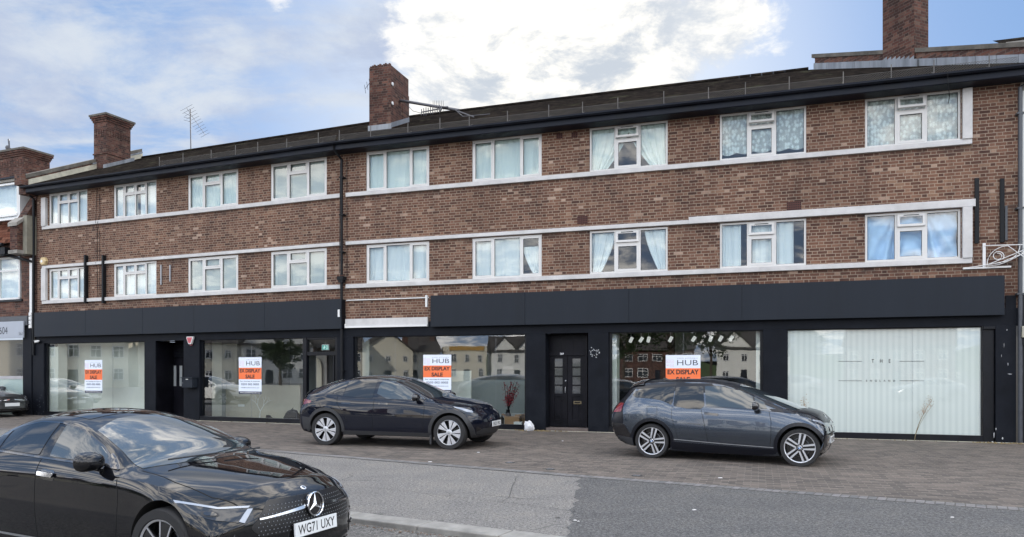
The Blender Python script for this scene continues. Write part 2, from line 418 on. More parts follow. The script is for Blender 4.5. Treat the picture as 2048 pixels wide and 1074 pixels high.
def make_window(b, i, fl, a, c, kind):
    e, f = ZW[fl]; V = .05
    if (b, i) in (('L', 0),): a += .02
    gi = i + (0 if b == 'L' else 4); W = c - a
    m = mb(b); g = mb(b); sashes = []
    w = .05
    m.box(a + .003, c - .003, V - .03, V + .04, e + .002, e + w); m.box(a + .003, c - .003, V - .03, V + .04, f - w, f - .002)
    m.box(a + .003, a + w, V - .029, V + .04, e + w, f - w); m.box(c - w, c - .003, V - .029, V + .04, e + w, f - w)
    ia, ic, ie, iff = a + w, c - w, e + w, f - w; IW = ic - ia
    tl = iff - .30 * (iff - ie)           # transom height
    def mull(x, lo=None, hi=None): m.box(x - .026, x + .026, V - .028, V + .04, lo or ie, hi or iff)
    panes = []
    if kind == 'A':
        x1, x2, x3 = ia + .235 * IW, ia + .505 * IW, ia + .765 * IW
        for x in (x1, x2, x3): mull(x)
        m.box(x1 + .026, x2 - .026, V - .027, V + .04, tl - .03, tl + .03); m.box(x2 + .026, x3 - .026, V - .027, V + .04, tl - .03, tl + .03)
        sash(m, ia, x1 - .026, ie, iff, V, .035); sash(m, x1 + .026, x2 - .026, tl + .03, iff, V, .035); sash(m, x2 + .026, x3 - .026, tl + .03, iff, V, .035)
        panes = [(ia + .035, x1 - .061, ie + .035, iff - .035), (x1 + .061, x2 - .061, tl + .065, iff - .035), (x2 + .061, x3 - .061, tl + .065, iff - .035),
                 (x1 + .026, x2 - .026, ie, tl - .03), (x2 + .026, x3 - .026, ie, tl - .03), (x3 + .026, ic, ie, iff)]
    elif kind == 'B':
        x1, x2 = ia + .315 * IW, ia + .665 * IW; mull(x1); mull(x2)
        m.box(x1 + .026, x2 - .026, V - .027, V + .04, tl - .03, tl + .03)
        sash(m, ia, x1 - .026, ie, iff, V, .04); sash(m, x2 + .026, ic, ie, iff, V, .04); sash(m, x1 + .026, x2 - .026, tl + .03, iff, V, .04)
        panes = [(ia + .04, x1 - .066, ie + .04, iff - .04), (x2 + .066, ic - .04, ie + .04, iff - .04), (x1 + .066, x2 - .066, tl + .07, iff - .04), (x1 + .026, x2 - .026, ie, tl - .03)]
    elif kind == 'C':
        x1, x2 = ia + .30 * IW, ia + .715 * IW; mull(x1); mull(x2)
        sash(m, ia, x1 - .026, ie, iff, V, .04); sash(m, x2 + .026, ic, ie, iff, V, .04)
        panes = [(ia + .04, x1 - .066, ie + .04, iff - .04), (x1 + .026, x2 - .026, ie, iff), (x2 + .066, ic - .04, ie + .04, iff - .04)]
    else:
        x1, x2 = ia + .325 * IW, ia + .655 * IW; mull(x1); mull(x2)
        m.box(x1 + .026, x2 - .026, V - .027, V + .04, tl - .025, tl + .025)
        sash(m, x1 + .026, x2 - .026, ie, tl - .025, V, .055)
        panes = [(ia, x1 - .026, ie, iff), (x2 + .026, ic, ie, iff), (x1 + .081, x2 - .081, ie + .055, tl - .08)]
        # the top hung light, tilted open on the top floor
        ang = R({('up', 6): 10, ('up', 7): 20, ('up', 8): 18}.get((fl, gi), 0))
        s2 = MB(XF[b] @ Matrix.Translation((0, V - .035, iff)) @ Matrix.Rotation(-ang, 4, 'X'), CORNER)
        h = iff - tl - .025
        sash(s2, x1 + .022, x2 - .022, -h, -.002, -.004, .055)
        s2.box((x1 + x2) / 2 - .16, (x1 + x2) / 2 + .16, -.047, -.038, -.035, -.018, 1)
        sg = MB(s2.xf, CORNER); sg.box(x1 + .07, x2 - .07, -.012, -.006, -h + .05, -.055)
        sashes.append((s2, sg))
    wo = m.build('window', M['upvc'], BLD)
    for (p0, p1, q0, q1) in panes: g.box(p0 + .001, p1 - .001, V + .004, V + .012, q0 + .001, q1 - .001)
    g.build('pane', M['glass'], wo)
    sl = mb(b)
    for (p0, p1, q0, q1) in panes:
        for bx in ((p0, p1, q0, q0 + .008), (p0, p1, q1 - .008, q1), (p0, p0 + .008, q0, q1), (p1 - .008, p1, q0, q1)): sl.box(bx[0], bx[1], V - .004, V + .003, bx[2], bx[3])
    sl.build('seal', M['seal'], wo)
    for s2, sg in sashes:
        so = s2.build('top_light', [M['upvc'], M['seal']], wo)
        # pane inside the tilted light is kept with it as one mesh
        sg.build('pane', M['glass'], wo)
    # cloth behind the glass
    kindc = CURT[(fl, gi)]; seed = gi * 7 + (fl == 'lo'); q = mb(b); vv = .115
    if kindc == 'net': cloth(q, *folds(a, c, e, f, vv, .022, 9, seed)); mt = 'net'
    elif kindc == 'gapnet':
        cloth(q, *folds(a, a + W * .5, e, f, vv, .02, 4, seed)); cloth(q, *folds(c - W * .42, c, e, f, vv, .02, 4, seed + 3)); mt = 'net'
    elif kindc == 'tie':
        cloth(q, *folds(a, a + W * .5, e, f, vv, .02, 5, seed)); cloth(q, *folds(a + W * .5, c, e, f, vv, .02, 6, seed + 1)); mt = 'net_green'
    elif kindc == 'blind':
        n = 16; mt = 'blind'
        for k in range(n):
            x = a + W * (k + .5) / n; ang = R(28 if fl == 'up' else 34); ww = W / n * .52
            q.face([(x - ww * math.cos(ang), vv - ww * math.sin(ang), e), (x + ww * math.cos(ang), vv + ww * math.sin(ang), e), (x + ww * math.cos(ang), vv + ww * math.sin(ang), f), (x - ww * math.cos(ang), vv - ww * math.sin(ang), f)])
    elif kindc in ('sheer', 'bluenet'): cloth(q, *folds(a, c, e, f, vv, .03, 6, seed, drift=.6)); mt = 'net_green' if kindc == 'sheer' else 'net'
    elif kindc == 'swag':
        cloth(q, *folds(a, a + W * .52, e, f, vv, .03, 5, seed, 'l', drift=.5)); cloth(q, *folds(a + W * .48, c, e, f, vv, .03, 6, seed + 2, 'r', drift=.5)); mt = 'net_green'
    elif kindc == 'lace':
        cloth(q, *folds(a, c, e + .2, f, vv, .014, 5, seed, hem=-.06)); mt = 'lace'
    elif kindc == 'laces': cloth(q, *folds(a, c, e, f, vv, .03, 7, seed)); mt = 'lace'
    elif kindc == 'bluegap':
        cloth(q, *folds(a, a + W * .72, e, f, vv, .03, 5, seed)); cloth(q, *folds(a + W * .72, c, e, f - .3, vv, .03, 3, seed + 1, 'r')); mt = 'net'
    elif kindc == 'sideblue':
        cloth(q, *folds(a, a + W * .34, e, f, vv, .03, 3, seed, 'l')); cloth(q, *folds(c - W * .30, c, e, f, vv, .03, 3, seed + 1, 'r')); mt = 'net'
    elif kindc == 'halfblue':
        cloth(q, *folds(a, a + W * .25, e, f, vv, .035, 3, seed)); cloth(q, *folds(a + W * .36, a + W * .86, e, f, vv, .035, 5, seed + 1)); mt = 'net'
    else:
        mt = 'blue_sheet'
        vv = .20
        for (p0, p1, sg_) in ((ia, x1, 1), (x1, x2, 0), (x2, ic, -1)):
            nu = nz = 26; P = {}
            for ii in range(nu + 1):
                for jj in range(nz + 1):
                    s_, t_ = ii / nu, jj / nz
                    d_ = (s_ if sg_ >= 0 else 1 - s_)
                    rad = math.atan2(t_ + .02, (1 - d_) + .02) if sg_ else math.hypot(s_ - .5, t_ * .7 - 1.1)
                    y_ = .02 * math.sin(rad * (13 if sg_ else 16) + 1.5) * (t_ if sg_ else 1) + .018 * noise.noise(Vector((s_ * 4 + seed, t_ * 4, sg_)))
                    P[ii, jj] = Vector((p0 + (p1 - p0) * s_, vv - .03 + y_ * 3.2, f + (e - f) * t_))
            cloth(q, P, nu, nz)
    q.build('curtain', M[mt], wo, smooth=80, weld=True)
for (b, i, fl, a, c, k) in rows: make_window(b, i, fl, a, c, k)
# small things on the sills behind the glass: kept as ornaments of their own
def sill_thing(b, gi_px, fl, prof, mat_, name, label, cat):
    m = mb(b); u = U(b, gi_px, .1); z = ZW[fl][0] + .05
    m.lathe([(r, z + h) for r, h in prof], 'z', 14, 0, (u, .12, 0))
    return tag(m.build(name, mat_, None, smooth=40, weld=True), label, cat)

# --- concrete bands and end surrounds
uR9, uR9o = U('R', 1923.5), U('R', 1943)
uL1, uL1o = U('L', 95.5), U('L', 87)
def band(b, a, c, z0, z1, name='concrete_band', pr=.07): 
    m = mb(b); m.box(a, c, -pr, .02, z0, z1); return m.build(name, M['concrete'], BLD, bevel=.006)
for b, a, c in (('L', uL1o, -.09), ('R', .09, uR9o)):
    band(b, a, c, 6.755, 6.872); band(b, a, c, 4.055, 4.172)
band('L', uL1o, -.09, 5.335, 5.435); band('R', .09, U('R', 1378), 5.335, 5.435)
band('R', U('R', 1378) + .002, uR9o + .06, 5.33, 5.50, pr=.10)
for b, a, c, z0, z1 in (('L', uL1o, uL1, 6.873, 7.90), ('L', uL1o, uL1, 4.173, 5.334), ('R', uR9, uR9o, 6.873, 8.02), ('R', uR9, uR9o, 4.173, 5.329)):
    m = mb(b); m.box(a, c, -.10, .05, z0, z1); m.build('end_surround', M['concrete'], BLD, bevel=.006)

# --- eaves, gutter and roof
VR, SL = 4.5, .465
def zr(v): return 8.25 + (v + .55) * SL
for b, u0, u1, sg in (('L', uLe - .1, 0, 1), ('R', 0, uRe + .2, -1)):
    k = .036
    def mit(v): return (-k * v if b == 'L' else k * v)
    def strip(m, pa, pb):
        """quad between two (v,z) lines from the bend to the far end"""
        (va, za), (vb, zb) = pa, pb
        if b == 'L': m.face([(u0, va, za), (mit(va), va, za), (mit(vb), vb, zb), (u0, vb, zb)])
        else: m.face([(mit(va), va, za), (u1, va, za), (u1, vb, zb), (mit(vb), vb, zb)])
    m = mb(b)
    for pa, pb in (((-.02, 8.035), (-.44, 8.035)), ((-.44, 8.035), (-.46, 8.05)), ((-.46, 8.05), (-.46, 8.21)), ((-.46, 8.21), (-.60, 8.215)), ((-.60, 8.215), (-.60, 8.235))): strip(m, pa, pb)
    m.build('soffit', M['soffit'], BLD, weld=False)
    m = mb(b)   # half round gutter
    for n_ in range(8):
        a0, a1 = math.pi * n_ / 8, math.pi * (n_ + 1) / 8
        strip(m, (-.53 - .065 * math.cos(a0), 8.255 - .075 * math.sin(a0)), (-.53 - .065 * math.cos(a1), 8.255 - .075 * math.sin(a1)))
    m.build('gutter', M['soffit'], BLD, smooth=50)
    m = mb(b)
    if b == 'L':
        strip(m, (-.55, zr(-.55)), (VR, zr(VR))); strip(m, (VR, zr(VR)), (10, zr(VR) - 2.4))
    else:
        # the right end is cut by the slanting party wall
        uE0, uE1 = U('R', 2085, -.55), U('R', 1622, VR)
        m.face([(mit(-.55), -.55, zr(-.55)), (uE0, -.55, zr(-.55)), (uE1, VR, zr(VR)), (mit(VR), VR, zr(VR))])
        m.face([(mit(VR), VR, zr(VR)), (uE1, VR, zr(VR)), (uE1 - 3, 10, zr(VR) - 2.4), (mit(10), 10, zr(VR) - 2.4)])
    m.build('roof', M['tile'], BLD, weld=False)
    m = mb(b)
    for ii in range(int((u1 - u0) / .33) + 1):
        a = u0 + ii * .33
        if b == 'R' and a > U('R', 1622, VR) - .3: break
        if b == 'L' and a > -.3: break
        m.tube([(a + (0.2 if b == 'R' else 0), VR, zr(VR) + .01), (a + .325 + (0.2 if b == 'R' else 0), VR, zr(VR) + .01)], .075, 8)
    m.build('ridge_tiles', M['tile'], BLD, smooth=40)
# bird / snow guard along the roof edge
t = NT('wire_mesh'); uvn = t.sep(t.uv())
p_ = t.math('ADD', uvn[0], uvn[1]); q_ = t.math('SUBTRACT', uvn[0], uvn[1])
def _w(x): return t.math('ABSOLUTE', t.math('SUBTRACT', t.math('FRACT', t.math('DIVIDE', x, .055)), .5))
d_ = t.math('MINIMUM', _w(p_), _w(q_))
mk = t.mapr(d_, .07, .11, 1, 0)
M['mesh'] = t.out(t.add('ShaderNodeMixShader', {0: mk, 1: t.add('ShaderNodeBsdfTransparent'), 2: t.bsdf(base=(.03, .028, .026), rough=.8)}))
for b, a, c in (('L', U('L', 312, -.5), -.02), ('R', .02, U('R', 2040, -.5))):
    m = mb(b); m.face([(a, -.42, 8.29), (c, -.42, 8.29), (c, -.34, 8.50), (a, -.34, 8.50)]); g_ = m.build('guard_mesh', M['mesh'], BLD, weld=False)
    m = mb(b); m.tube([(a, -.34, 8.5), (c, -.34, 8.5)], .0035, 4)
    x = a + .1; k = 0
    while x < c:
        m.box(x - .009, x + .009, -.46, -.445, 8.25, 8.60 + .02 * math.sin(k * 2.3)); m.tube([(x, -.45, 8.30), (x, -.2, 8.42)], .006, 4)
        x += 1.02 + .16 * math.sin(k * 1.7); k += 1
    m.build('guard_post', M['rusty'], BLD)
# party wall on the left: straight back along the gable, with a stepped foot
m = mb('L'); uA, uB = uLe - .30, uLe + .02
def sl_prism(m, v0, v1, h0, h1, mat=0, a=uA, c=uB):
    m.prism([(v0, zr(v0) + h0), (v1, zr(v1) + h0), (v1, zr(v1) + h1), (v0, zr(v0) + h1)], 'x', a, c, mat)
sl_prism(m, -.45, VR, .00, .26, 0); sl_prism(m, -.45, VR, .262, .40, 1, uA - .03, uB + .03)
sl_prism(m, -.35, VR, .01, .20, 2, uB + .001, uB + .06)
m.box(uA - .02, uB + .03, -.62, -.46, 8.3, 8.86, 0); m.box(uA - .02, uB + .03, -.46, .0, 8.0, 8.3, 0)
m.build('parapet', [M['brick_dark'], M['coping'], M['mortar']], BLD, weld=False)
# left chimney stack, deep in plan
def chimney(m, u0, u1, v0, v1, z0, z1, soldier=True, crown=True):
    m.box(u0, u1, v0, v1, z0, z1)
    if crown:
        m.box(u0 - .03, u1 + .03, v0 - .03, v1 + .03, z0 + .95, z0 + 1.0)
        for k, (o, h) in enumerate(((.03, .075), (.06, .075), (.10, .075))): m.box(u0 - o, u1 + o, v0 - o, v1 + o, z1 + k * .075, z1 + (k + 1) * .075)
        m.box(u0 - .13, u1 + .13, v0 - .13, v1 + .13, z1 + .226, z1 + .30, 1)
m = mb('L'); chimney(m, -13.50, -12.80, 2.35, 3.45, 9.2, 11.42)
for k in range(9): m.box(-12.80, -12.785, 2.42 + k * .115, 2.42 + k * .115 + .075, 10.85, 11.12)
for k in range(5): m.box(-13.42 + k * .13, -13.42 + k * .13 + .08, 2.335, 2.35, 10.85, 11.12)
sl_prism(m, 2.2, 3.6, 0, .14, 2, -12.79, -12.76); sl_prism(m, 2.2, VR, .21, .27, 2, uB, uB + .07)
m.build('chimney', [M['brick_red'], M['coping'], M['lead']], BLD, weld=False)
# middle chimney: plain tall stack
v0 = 1.39; ua, ub = U('R', 738.5, v0), U('R', 781.5, v0)
vb = 2.62
m = mb('R'); zt = 11.13
m.box(ua, ub, v0, vb, zr(v0) - .3, zt)
for k in range(11): m.box(ua + .02 + k * (ub - ua - .04) / 11, ua + .02 + k * (ub - ua - .04) / 11 + .05, v0 + .01, v0 + .10, zt, zt + .045 + .02 * (k % 3))
m.box(ua - .015, ub + .015, v0 + .8, vb + .015, zr(v0), zt - .55)
m.prism([(v0 - .02, zr(v0) + .02), (vb, zr(vb) + .02), (vb, zr(vb) + .17), (v0 - .02, zr(v0) + .17)], 'x', ub + .016, ub + .03, 1)
m.box(ua - .03, ub + .03, v0 - .03, v0 - .001, zr(v0) - .05, zr(v0) + .15, 1)
for z in (9.95, 10.55): m.lathe([(0, 0), (.055, .01), (.055, .03), (0, .04)], 'x', 10, 2, (ub + .015, v0 + .06, z))
m.build('chimney', [M['brick_red'], M['lead'], M['white_paint']], BLD, weld=False)
# slanting party wall on the right, with its tall stack
def rpos(px, v): return XF['R'] @ Vector((U('R', px, v), v, 0))
Pr, Pe = rpos(1622, VR), rpos(2085, -.50)
dirv = (Pe - Pr); Lw = dirv.length; dirv.normalize(); nrm = Vector((-dirv.y, dirv.x, 0))
if nrm.y > 0: nrm = -nrm          # towards the street / roof side
XO = Matrix((( dirv.x, -nrm.x, 0, Pr.x), (dirv.y, -nrm.y, 0, Pr.y), (0, 0, 1, 0), (0, 0, 0, 1)))
m = MB(XO, CORNER)
zA, zB = zr(VR), zr(-.5)
def zp(s): return zA + (zB - zA) * s / Lw
def sprism(a, c, y0, y1, h0, h1, mt): m.prism([(a, zp(a) + h0), (c, zp(c) + h0), (c, zp(c) + h1), (a, zp(a) + h1)], 'y', y0, y1, mt)
sprism(.15, Lw, 0, .28, -.2, .34, 0); sprism(.05, Lw + .1, -.03, .31, .341, .45, 1)
k = 0; s_ = .12
while s_ < Lw:
    s2_ = min(Lw, s_ + .5); m.prism([(s_, zp(s_) - .02), (s2_ - .01, zp(s2_) - .02), (s2_ - .01, zp(s2_) + .18), (s_, zp(s_) + .18)], 'y', -.02 - .001 * (k % 2), -.001, 2); s_ = s2_; k += 1
m.build('parapet', [M['brick_dark'], M['coping'], M['lead']], BLD, weld=False)
def s_at(px):
    lo, hi = 0.0, Lw
    for _ in range(40):
        md = (lo + hi) / 2; P = Pr + dirv * md
        if P.x / P.y * F_PX + CX < px: lo = md
        else: hi = md
    return lo
sa, sb = s_at(1768), s_at(1831)
wc = .40
for _ in range(60):
    P = Pr + dirv * sb - nrm * wc
    if P.x / P.y * F_PX + CX < 1856: wc += .02
m = MB(XO, CORNER); zt = 12.6
m.box(sa, sb, -.05, wc, zp(sa) - .3, zt - .95)
m.box(sa + .06, sb, -.05 + .001, wc - .02, zt - .95, zt)
m.box(sa - .02, sb + .02, -.07, wc + .02, zt, zt + .1)
sprism(sa, sb + .1, -.075, -.052, -.05, .17, 1)
for q_ in range(7):
    s0_ = sa + (sb - sa) * q_ / 7; s1_ = sa + (sb - sa) * (q_ + 1) / 7
    m.prism([(s0_, zp(s0_) + .16), (s1_, zp(s1_) + .16), (s1_, zp(s1_) + .26), (s0_, zp(s0_) + .17)], 'y', -.06, -.051, 1)
m.build('chimney', [M['brick_red'], M['lead']], BLD, weld=False)

# --- pipes
m = mb('L'); x = 0.0
m.tube([(-.02, -.5, 8.18), (-.02, -.45, 8.05), (.0, -.12, 7.85), (.0, -.12, 4.45)], .042, 10)
m.tube([(.0, -.12, 4.3), (.0, -.12, 2.6), (.0, -.10, .02)], .042, 10)
m.box(-.11, .11, -.21, -.03, 4.30, 4.40); m.box(-.075, .075, -.19, -.04, 4.22, 4.30)
for z in (7.3, 6.2, 5.1, 3.2, 1.6): m.box(-.07, .07, -.165, -.0, z, z + .04)
m.tube([(.12, -.03, 7.9), (.13, -.03, 4.4)], .008, 5); m.tube([(-.04, -.13, 7.7), (-.03, -.17, 6.2), (-.05, -.16, 4.5)], .009, 5)
m.build('downpipe', M['pipe'], BLD, smooth=40)
m = mb('R'); up_ = U('R', 2037)
m.tube([(up_ + .35, -.4, 8.18), (up_ + .3, -.3, 8.12), (up_, -.12, 7.9), (up_, -.12, 2.9), (up_, -.12, .02)], .045, 10)
for z in (7.3, 5.2, 3.3): m.box(up_ - .07, up_ + .07, -.165, 0, z, z + .04)
m.build('downpipe', M['pipe_grey'], BLD, smooth=40)
m = mb('L'); up_ = U('L', 72)
m.tube([(up_ + .0, -.45, 8.15), (up_ + .02, -.1, 7.9), (up_, -.1, 3.9), (up_, -.1, 2.2)], .045, 10)
m.build('downpipe', M['pipe'], BLD, smooth=40)
# thin cables on the left half
m = mb('L'); uc = U('L', 195)
m.tube([(uc, -.012, 8.0), (uc - .03, -.012, 7.6), (uc, -.075, 6.80), (uc, -.012, 6.6), (uc, -.012, 5.45), (uc, -.075, 5.4), (uc, -.012, 5.2), (uc + .03, -.012, 4.2)], .008, 5)
m.tube([(uc + .1, -.012, 7.8), (uc + .14, -.012, 7.1), (uc + .1, -.075, 6.8), (uc + .12, -.012, 6.4), (uc + .13, -.012, 4.2)], .007, 5)
m.build('cable', M['pipe'], BLD)
m = mb('R'); uc = U('R', 1893, -.5)
m.tube([(uc, -.6, 8.25), (uc + .02, -.55, 8.0), (uc + .07, -.45, 7.75), (uc + .05, -.42, 7.6)], .008, 5)
m.build('cable', M['pipe'], BLD)
# --- battens, conduits and air bricks
def batten(b, px, y0, y1, w, mt, name='wall_batten', d=.05, back=0):
    u = U(b, px); m = mb(b); m.box(u - w / 2, u + w / 2, -d - back, -.002 - back, Zh(b, px, y1), Zh(b, px, y0)); return m.build(name, M[mt], BLD, bevel=.004)
for px in (175.5, 211): batten('L', px, 511, 607, .075, 'pipe', d=.13)
for px, y1 in ((323.5, 570), (341.5, 563)): batten('L', px, 530, y1, .05, 'steel', d=.04)
batten('R', 1953, 357, 487, .085, 'pipe'); batten('R', 2003.5, 358, 485, .085, 'pipe'); batten('R', 2012, 412, 481, .05, 'pipe_grey', d=.03)
for px, py, w, h in ((1119, 272, .17, .14), (1149, 270, .17, .14), (1424, 240.5, .13, .20), (1165, 440, .28, .21), (1588, 412, .33, .21)):
    u, z = U('R', px), Zh('R', px, py); m = mb('R')
    m.box(u - w / 2, u + w / 2, -.012, .0, z - h / 2, z + h / 2, 0)
    n = max(3, int(w / .045)); r_ = max(2, int(h / .045))
    for i in range(n):
        for j in range(r_): m.box(u - w / 2 + (i + .25) * w / n, u - w / 2 + (i + .75) * w / n, -.0135, -.0125, z - h / 2 + (j + .25) * h / r_, z - h / 2 + (j + .72) * h / r_, 1)
    m.build('air_brick', [M['airbrick'], M['vent_hole']], BLD)
# ================================================================== SHOPFRONTS
def px_(b, px, v=0.0): return U(b, px, v)
def boxp(m, b, a, c, v0, v1, z0, z1, mt=0): m.box(U(b, a), U(b, c), v0, v1, z0, z1, mt)
ZF0, ZF1 = 2.86, 3.735
# fascia panels
for b, lst in (('L', (68.5, 171, 285, 388, 529, 683)), ('R', (861, 1050, 1258, 1484, 2010))):
    for a, c in zip(lst, lst[1:]):
        m = mb(b); ua, ub = U(b, a, -.2), U(b, c, -.2)
        m.box(ua, ub - .008, -.20, -.175, ZF0, ZF1); m.build('fascia_panel', M['fascia'], BLD)
    m = mb(b); a, c = U(b, lst[0], -.2), U(b, lst[-1], -.2)
    m.box(a, c, -.174, .0, ZF0 + .012, ZF1 - .006, 0); m.build('fascia_frame', M['black_frame'], BLD)
# the bare bit of brick between the fascias, with its white trims
u0, u1 = U('R', 694), U('R', 858)
m = mb('R'); m.box(u0, u1, -.10, -.0, Zh('R', 760, 655), Zh('R', 760, 637), 0); m.box(u0, u1, -.13, -.101, Zh('R', 760, 655), Zh('R', 760, 655) + .05, 1)
m.box(u0, u1 + .0, -.05, -.0, 3.69, 3.715, 1); m.box(u1 - .02, u1 + .03, -.21, -.131, 3.42, 3.75, 1); m.box(u0, u0 + .03, -.135, -.05, Zh('R', 760, 655), 3.0, 1)
m.build('white_trim', [M['concrete'], M['white_paint']], BLD)
m = mb('L'); m.box(-.06, -.0, -.23, -.201, 3.2, 3.42); m.build('white_trim', M['white_paint'], BLD)

GLV = .07      # depth of the glazing
SHOP = [  # block, pilaster and opening pixel edges
    ('L', 68, 90, 'p'), ('L', 90, 291, 'A'), ('L', 291, 313.5, 'p'), ('L', 313.5, 369.5, 'd1'), ('L', 369.5, 401, 'p'), ('L', 401, 607, 'B'), ('L', 613, 675, 'd3'), ('L', 676, 688, 'p'),
    ('R', 688, 708, 'p'), ('R', 708, 1053, 'C'), ('R', 1053, 1092, 'p'), ('R', 1092, 1177, 'd2'), ('R', 1177, 1218, 'p'), ('R', 1218, 1526, 'D'), ('R', 1526, 1574, 'p'), ('R', 1574, 1965, 'E'), ('R', 1990, 2031, 'p')]
ZT = 2.625     # underside of the lintel
# lintels and pilasters, one painted masonry front per half
for b in 'LR':
    m = mb(b)
    e0, e1 = (uLe, 0) if b == 'L' else (0, uRe)
    m.box(e0, e1, -.04, .12, ZT, 3.02, 0)
    if b == 'R':
        boxp(m, b, 2010, 2031, -.041, .1, 3.0, 3.3, 0)
    m.build('painted_lintel', M['shop_paint'], BLD, weld=False)
    for (bb, a, c, k) in SHOP:
        if bb == b and k == 'p':
            m = mb(b); m.box(U(b, a), U(b, c), -.05, .5, -.12, ZT - .001, 0); m.build('pilaster', M['shop_paint'], BLD, bevel=.008)
m = mb('R'); boxp(m, 'R', 1966, 1989, .02, .4, -.12, 2.62); boxp(m, 'R', 1966, 1990, -.045, .02, 2.55, 2.624); m.build('side_panel', M['black_frame'], BLD, bevel=.01)
# worn paint on the right corner and by the middle door
m = mb('R'); rr = random.Random(3)
def chip(m, b, px, py, w, h, v, sides=7):
    u, z = U(b, px, v), Zh(b, px, py, v)
    pts = []
    for k in range(sides):
        an = 6.2832 * k / sides; q = rr.uniform(.5, 1.1); pts.append((u + w / 2 * q * math.cos(an), v, z + h / 2 * q * math.sin(an)))
    m.face(pts)
for (px, py, w, h) in ((2003, 712, .01, .10), (2016, 728, .015, .09), (2020, 748, .10, .02), (1988, 870, .03, .14), (1992, 858, .02, .06), (2008, 690, .01, .12), (1985, 884, .05, .05), (2014, 660, .02, .03), (2005, 877, .03, .06)): chip(m, 'R', px, py, w, h, -.053)
for k in range(26):
    an = rr.uniform(0, 6.28); r_ = rr.uniform(.06, .16); chip(m, 'R', 1188 + 68 * r_ * math.cos(an), 705 + 68 * r_ * 1.15 * math.sin(an), rr.uniform(.01, .05), rr.uniform(.01, .05), -.053)
m.build('paint_chips', flat_mat('bare_plaster', (.42, .43, .44), .9), BLD, weld=False)
m = mb('L')
for k in range(16): chip(m, 'L', rr.uniform(70, 88), rr.uniform(790, 840), .02, .03, -.053)
m.build('paint_chips', flat_mat('bare_plaster_grey', (.2, .21, .22), .9), BLD, weld=False)

M['floor_grey'] = var_mat('shop_floor', (.12, .12, .115), .5, .3, 2.0)
M['shop_wall'] = var_mat('shop_wall_paint', (.68, .68, .63), .85, .08, 1.0, bump=.02)
M['beige'] = var_mat('beige_panel', (.46, .42, .34), .8, .12, .8, bump=.02)
M['greyboard'] = var_mat('grey_board', (.33, .35, .35), .8, .1, .8, bump=.02)
M['frosted'] = None
# frosted film: the strip blind behind shows through as soft vertical bands
t = NT('frosted_film'); uvn = t.sep(t.uv())
st = t.math('SINE', t.math('MULTIPLY', uvn[0], 2 * math.pi / .13)); st2 = t.noise(t.comb(t.math('MULTIPLY', uvn[0], 3.0), t.math('MULTIPLY', uvn[1], .12)), 2.0, 3)
sp = t.noise(t.uv(), 130, 2)
c_ = t.mix(t.mapr(t.math('ADD', st, t.math('MULTIPLY', st2, .9)), -.9, 1.4), (.49, .56, .53), (.56, .625, .59))
c_ = t.mix(.35, c_, t.ramp(sp, [(.35, (.8, .8, .8)), (.65, (1.1, 1.1, 1.1))]), 'MULTIPLY')
M['frosted'] = t.out(t.bsdf(base=c_, rough=.4, spec=.5, coat=1.0, coatr=.0, cior=1.8))
t = NT('frosted_green_film'); sp = t.noise(t.uv(), 160, 2); c_ = t.mix(t.mapr(sp, .35, .65), (.30, .40, .38), (.44, .54, .51))
M['frost_green'] = t.out(t.bsdf(base=c_, rough=.35, coat=.6, coatr=.02))

def glazing(b, a, c, joints=(), zb=.15, zt=2.60, glass='shop_glass', fw=.06):
    ua, uc = U(b, a), U(b, c); m = mb(b)
    m.box(ua + .002, uc - .002, GLV - .04, GLV + .04, zt, ZT - .002); m.box(ua + .002, uc - .002, -.035, GLV + .04, -.1, zb)
    m.box(ua + .002, ua + fw, GLV - .04, GLV + .04, zb, zt); m.box(uc - fw, uc - .002, GLV - .04, GLV + .04, zb, zt)
    w = m.build('shop_window', M['black_frame'], BLD, bevel=.003)
    g = mb(b); js = [ua + fw] + [U(b, j) for j in joints] + [uc - fw]
    for p, q in zip(js, js[1:]): g.box(p + .002, q - .002, GLV, GLV + .010, zb, zt)
    g.build('pane', M[glass], w)
    if joints:
        s_ = mb(b)
        for j in joints: s_.box(U(b, j) - .0018, U(b, j) + .0018, GLV - .001, GLV + .011, zb, zt)
        s_.build('glass_joint', M['steel'], w)
    return w
WA = glazing('L', 90, 291, (152, 222))
WB = glazing('L', 401, 607, (500,), fw=.05)
WC = glazing('R', 708, 1053, (788, 990), fw=.06)
WD = glazing('R', 1218, 1526, (1366,), fw=.07)
WE = glazing('R', 1574, 1965, (1694, 1826), glass='frosted', fw=.02)
def room(b, a, c, d, wall, floor, ceil=None, zc=2.9, extra=None, z0=.05, col_=None):
    m = mb(b); ua, uc = U(b, a), U(b, c)
    m.face([(ua, .12, z0), (uc, .12, z0), (uc, d, z0), (ua, d, z0)], 1)
    m.face([(ua, .12, zc), (uc, .12, zc), (uc, d, zc), (ua, d, zc)], 2)
    m.face([(ua, d, z0), (uc, d, z0), (uc, d, zc), (ua, d, zc)], 0)
    m.face([(ua, .12, z0), (ua, d, z0), (ua, d, zc), (ua, .12, zc)], 0); m.face([(uc, .12, z0), (uc, d, z0), (uc, d, zc), (uc, .12, zc)], 0)
    return m.build('shop_interior', [wall, floor, ceil or M['room']], BLD, weld=False)
room('L', 86, 297, .9, M['shop_wall'], M['shop_wall'])
room('L', 397, 680, 4.5, M['greyboard'], M['floor_grey'], M['room'])
room('R', 704, 1057, 4.5, M['greyboard'], M['floor_grey'], M['room'])
room('R', 1214, 1530, 4.2, M['dark_room'], M['floor_grey'], M['greyboard'])
